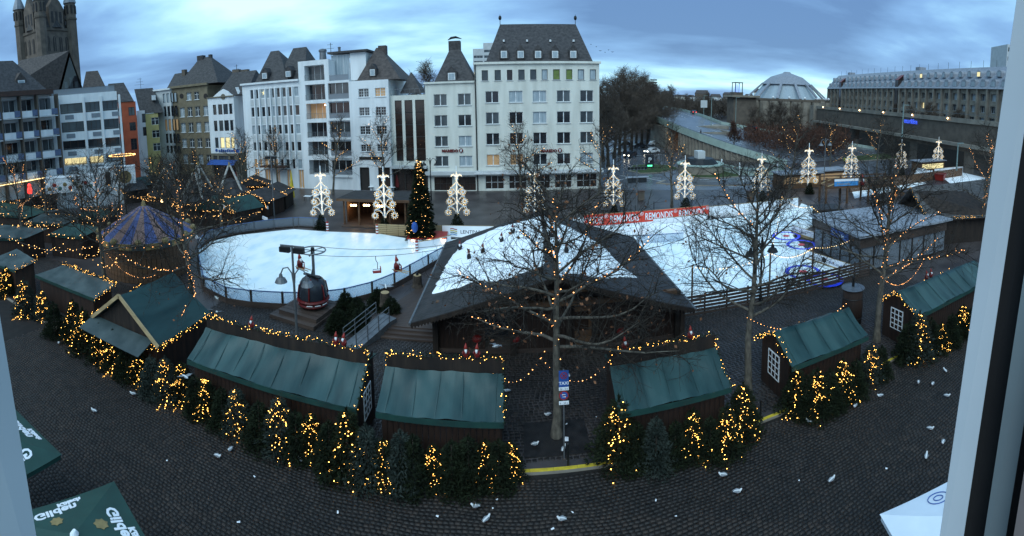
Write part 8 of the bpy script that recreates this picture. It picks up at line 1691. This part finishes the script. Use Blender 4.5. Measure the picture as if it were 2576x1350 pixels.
# ------------------------------------------------------------------ café parasols below the window
def parasol(lab, centre, half, rot, z, mt, writing):
    t = thing('cafe_parasol', lab, 'parasol', (centre[0], centre[1], 0), rot); MB().cyl(0, 0, -0.1, z + 0.75, 0.04, None, 8).build('pole', 'metal_grey', t); MB().box(-0.4, 0.4, -0.4, 0.4, -0.1, 0.02).build('base_plate', 'concrete', t); zz = z + 0.7
    c = [(-half, -half, z), (half, -half, z), (half, half, z), (-half, half, z)]
    for i in range(4):
        a, b_ = c[i], c[(i + 1) % 4]; MB().slab([a, b_, (0, 0, zz)], 0.02).build('canopy_panel', mt, t); MB().bar((a[0] * 0.98, a[1] * 0.98, z - 0.12), (b_[0] * 0.98, b_[1] * 0.98, z - 0.12), 0.015, 0.16).build('valance', mt, t); MB().bar((a[0], a[1], z - 0.04), (0, 0, zz - 0.06), 0.025).build('rib', 'metal_grey', t)
    MB().cyl(0, 0, zz, zz + 0.12, 0.14, 0.05, 10).build('top_cap', 'white_paint', t)
    sl = math.atan2(zz - z, half)
    for k, (txt, size, off, m_, dx) in enumerate(writing):
        for q in range(4):
            M_ = Matrix.Rotation(q * math.pi / 2, 4, 'Z') @ Matrix.Translation((dx, -half + off * math.cos(sl), z + off * math.sin(sl) + 0.012)) @ Matrix.Rotation(sl, 4, 'X')
            text('lettering', txt, size, m_, t, M_, 'CENTER', extrude=0.004, bold=0.02, sx=-1.0)
            if k == 0: e_ = MB().prism([(0.17 * math.cos(a) * (1 + 0.3 * (i_ % 2)), 0.2 * math.sin(a) * (1 + 0.3 * (i_ % 2))) for i_, a in enumerate(np.linspace(0, 5.9, 14))], -0.003, 0.003).mesh('emblem', 'gold'); e_.transform(M_ @ Matrix.Translation((0.1, 0.75, 0))); put('emblem', e_, t)
    return t
wr_ = [('Gilden', 0.55, 0.48, 'banner_white', 0.2), ('Kölsch', 0.3, 0.2, 'banner_white', -0.35)]
cA, cC = G(287, 1212, 2.55), G(187, 1345, 3.25); dg_ = (cA - cC).xy; half = dg_.length / math.sqrt(2); an = math.atan2(dg_.y, dg_.x) - math.pi / 4
parasol('dark green beer-garden parasol with white lettering at bottom left', cC.xy, half, an, 2.55, 'umbrella_green', wr_)
cS = G(155, 1147, 2.55); parasol('green lettered parasol half hidden by left window frame', (cS.x - 1.9, cS.y - 1.9), 1.9, 0.02, 2.55, 'umbrella_green', wr_)
cD, cE = G(2213, 1295, 2.55), G(2385, 1213, 2.55); u = (cE - cD).normalized(); v = Vector((u.y, -u.x, 0)); ce_ = cD + (u + v) * 2.0
t = parasol('pale blue-white parasol with ringed emblem at bottom right', ce_.xy, 2.0, math.atan2(u.y, u.x), 2.55, 'umbrella_white', [])
sl = math.atan2(0.7, 2.0)
for q in range(4):
    M_ = Matrix.Rotation(q * math.pi / 2, 4, 'Z') @ Matrix.Translation((0.15, -2.0 + 0.55, 2.55 + 0.55 * math.tan(sl) + 0.02)) @ Matrix.Rotation(sl, 4, 'X')
    for r in (0.36, 0.16):
        b = MB().tube([(r * math.cos(a), r * 0.85 * math.sin(a), 0) for a in np.linspace(0, 6.283, 29)], 0.014, 5); me = b.mesh('emblem_ring', 'blue'); me.transform(M_); put('emblem_ring', me, t)
# ------------------------------------------------------------------ window frame the view is taken through
def near(x, y, D):
    d = ray(x, y); k = D / math.hypot(d.x, d.y); return Vector((d.x * k, d.y * k, CAM_H + d.z * k))
def strip(parent, xa_t, xa_b, xb_t, xb_b, y_t, y_b, D, depth, mt, name):
    q = [near(xa_t, y_t, D), near(xb_t, y_t, D), near(xb_b, y_b, D), near(xa_b, y_b, D)]; o = parent.location; c = sum(q, Vector()) / 4; n = Vector((c.x, c.y, 0)).normalized() * depth
    b = MB(); b.add([p - o for p in q] + [p + n - o for p in q], [(3, 2, 1, 0), (4, 5, 6, 7), (0, 1, 5, 4), (1, 2, 6, 5), (2, 3, 7, 6), (3, 0, 4, 7)]); return b.build(name, mt, parent)
fr_ = thing('window_frame', 'pale plastic window frame with dark seal along right edge of view', 'window frame', near(2450, 700, 0.55)); Y0_, Y1_ = -260, 1700
def lin(x0, y0, x1, y1, y): return x0 + (x1 - x0) * (y - y0) / (y1 - y0)
def stripe(pts_a, pts_b, D, dep, mt, nm):
    xa = [lin(*pts_a[0], *pts_a[1], y) for y in (Y0_, Y1_)]; xb = [lin(*pts_b[0], *pts_b[1], y) for y in (Y0_, Y1_)]; strip(fr_, xa[0], xa[1], xb[0], xb[1], Y0_, Y1_, D, dep, mt, nm)
stripe(((2544, 94), (2364, 1350)), ((2612, 94), (2424, 1350)), 0.56, 0.06, 'upvc', 'sash_profile')
stripe(((2611, 94), (2423, 1350)), ((2668, 94), (2476, 1350)), 0.58, 0.05, 'gasket', 'rubber_seal')
stripe(((2667, 94), (2475, 1350)), ((2730, 94), (2530, 1350)), 0.555, 0.06, 'upvc_grey', 'outer_profile')
stripe(((2729, 94), (2529, 1350)), ((2755, 94), (2550, 1350)), 0.57, 0.05, 'gasket', 'rubber_seal')
stripe(((2754, 94), (2549, 1350)), ((2950, 94), (2740, 1350)), 0.53, 0.06, 'curtain', 'jamb_lining')
fr_ = thing('window_frame', 'pale blurred window frame edge along left side of view', 'window frame', near(30, 1100, 0.5))
stripe(((-60, 430), (92, 1350)), ((-240, 430), (-60, 1350)), 0.55, 0.06, 'upvc', 'sash_profile')
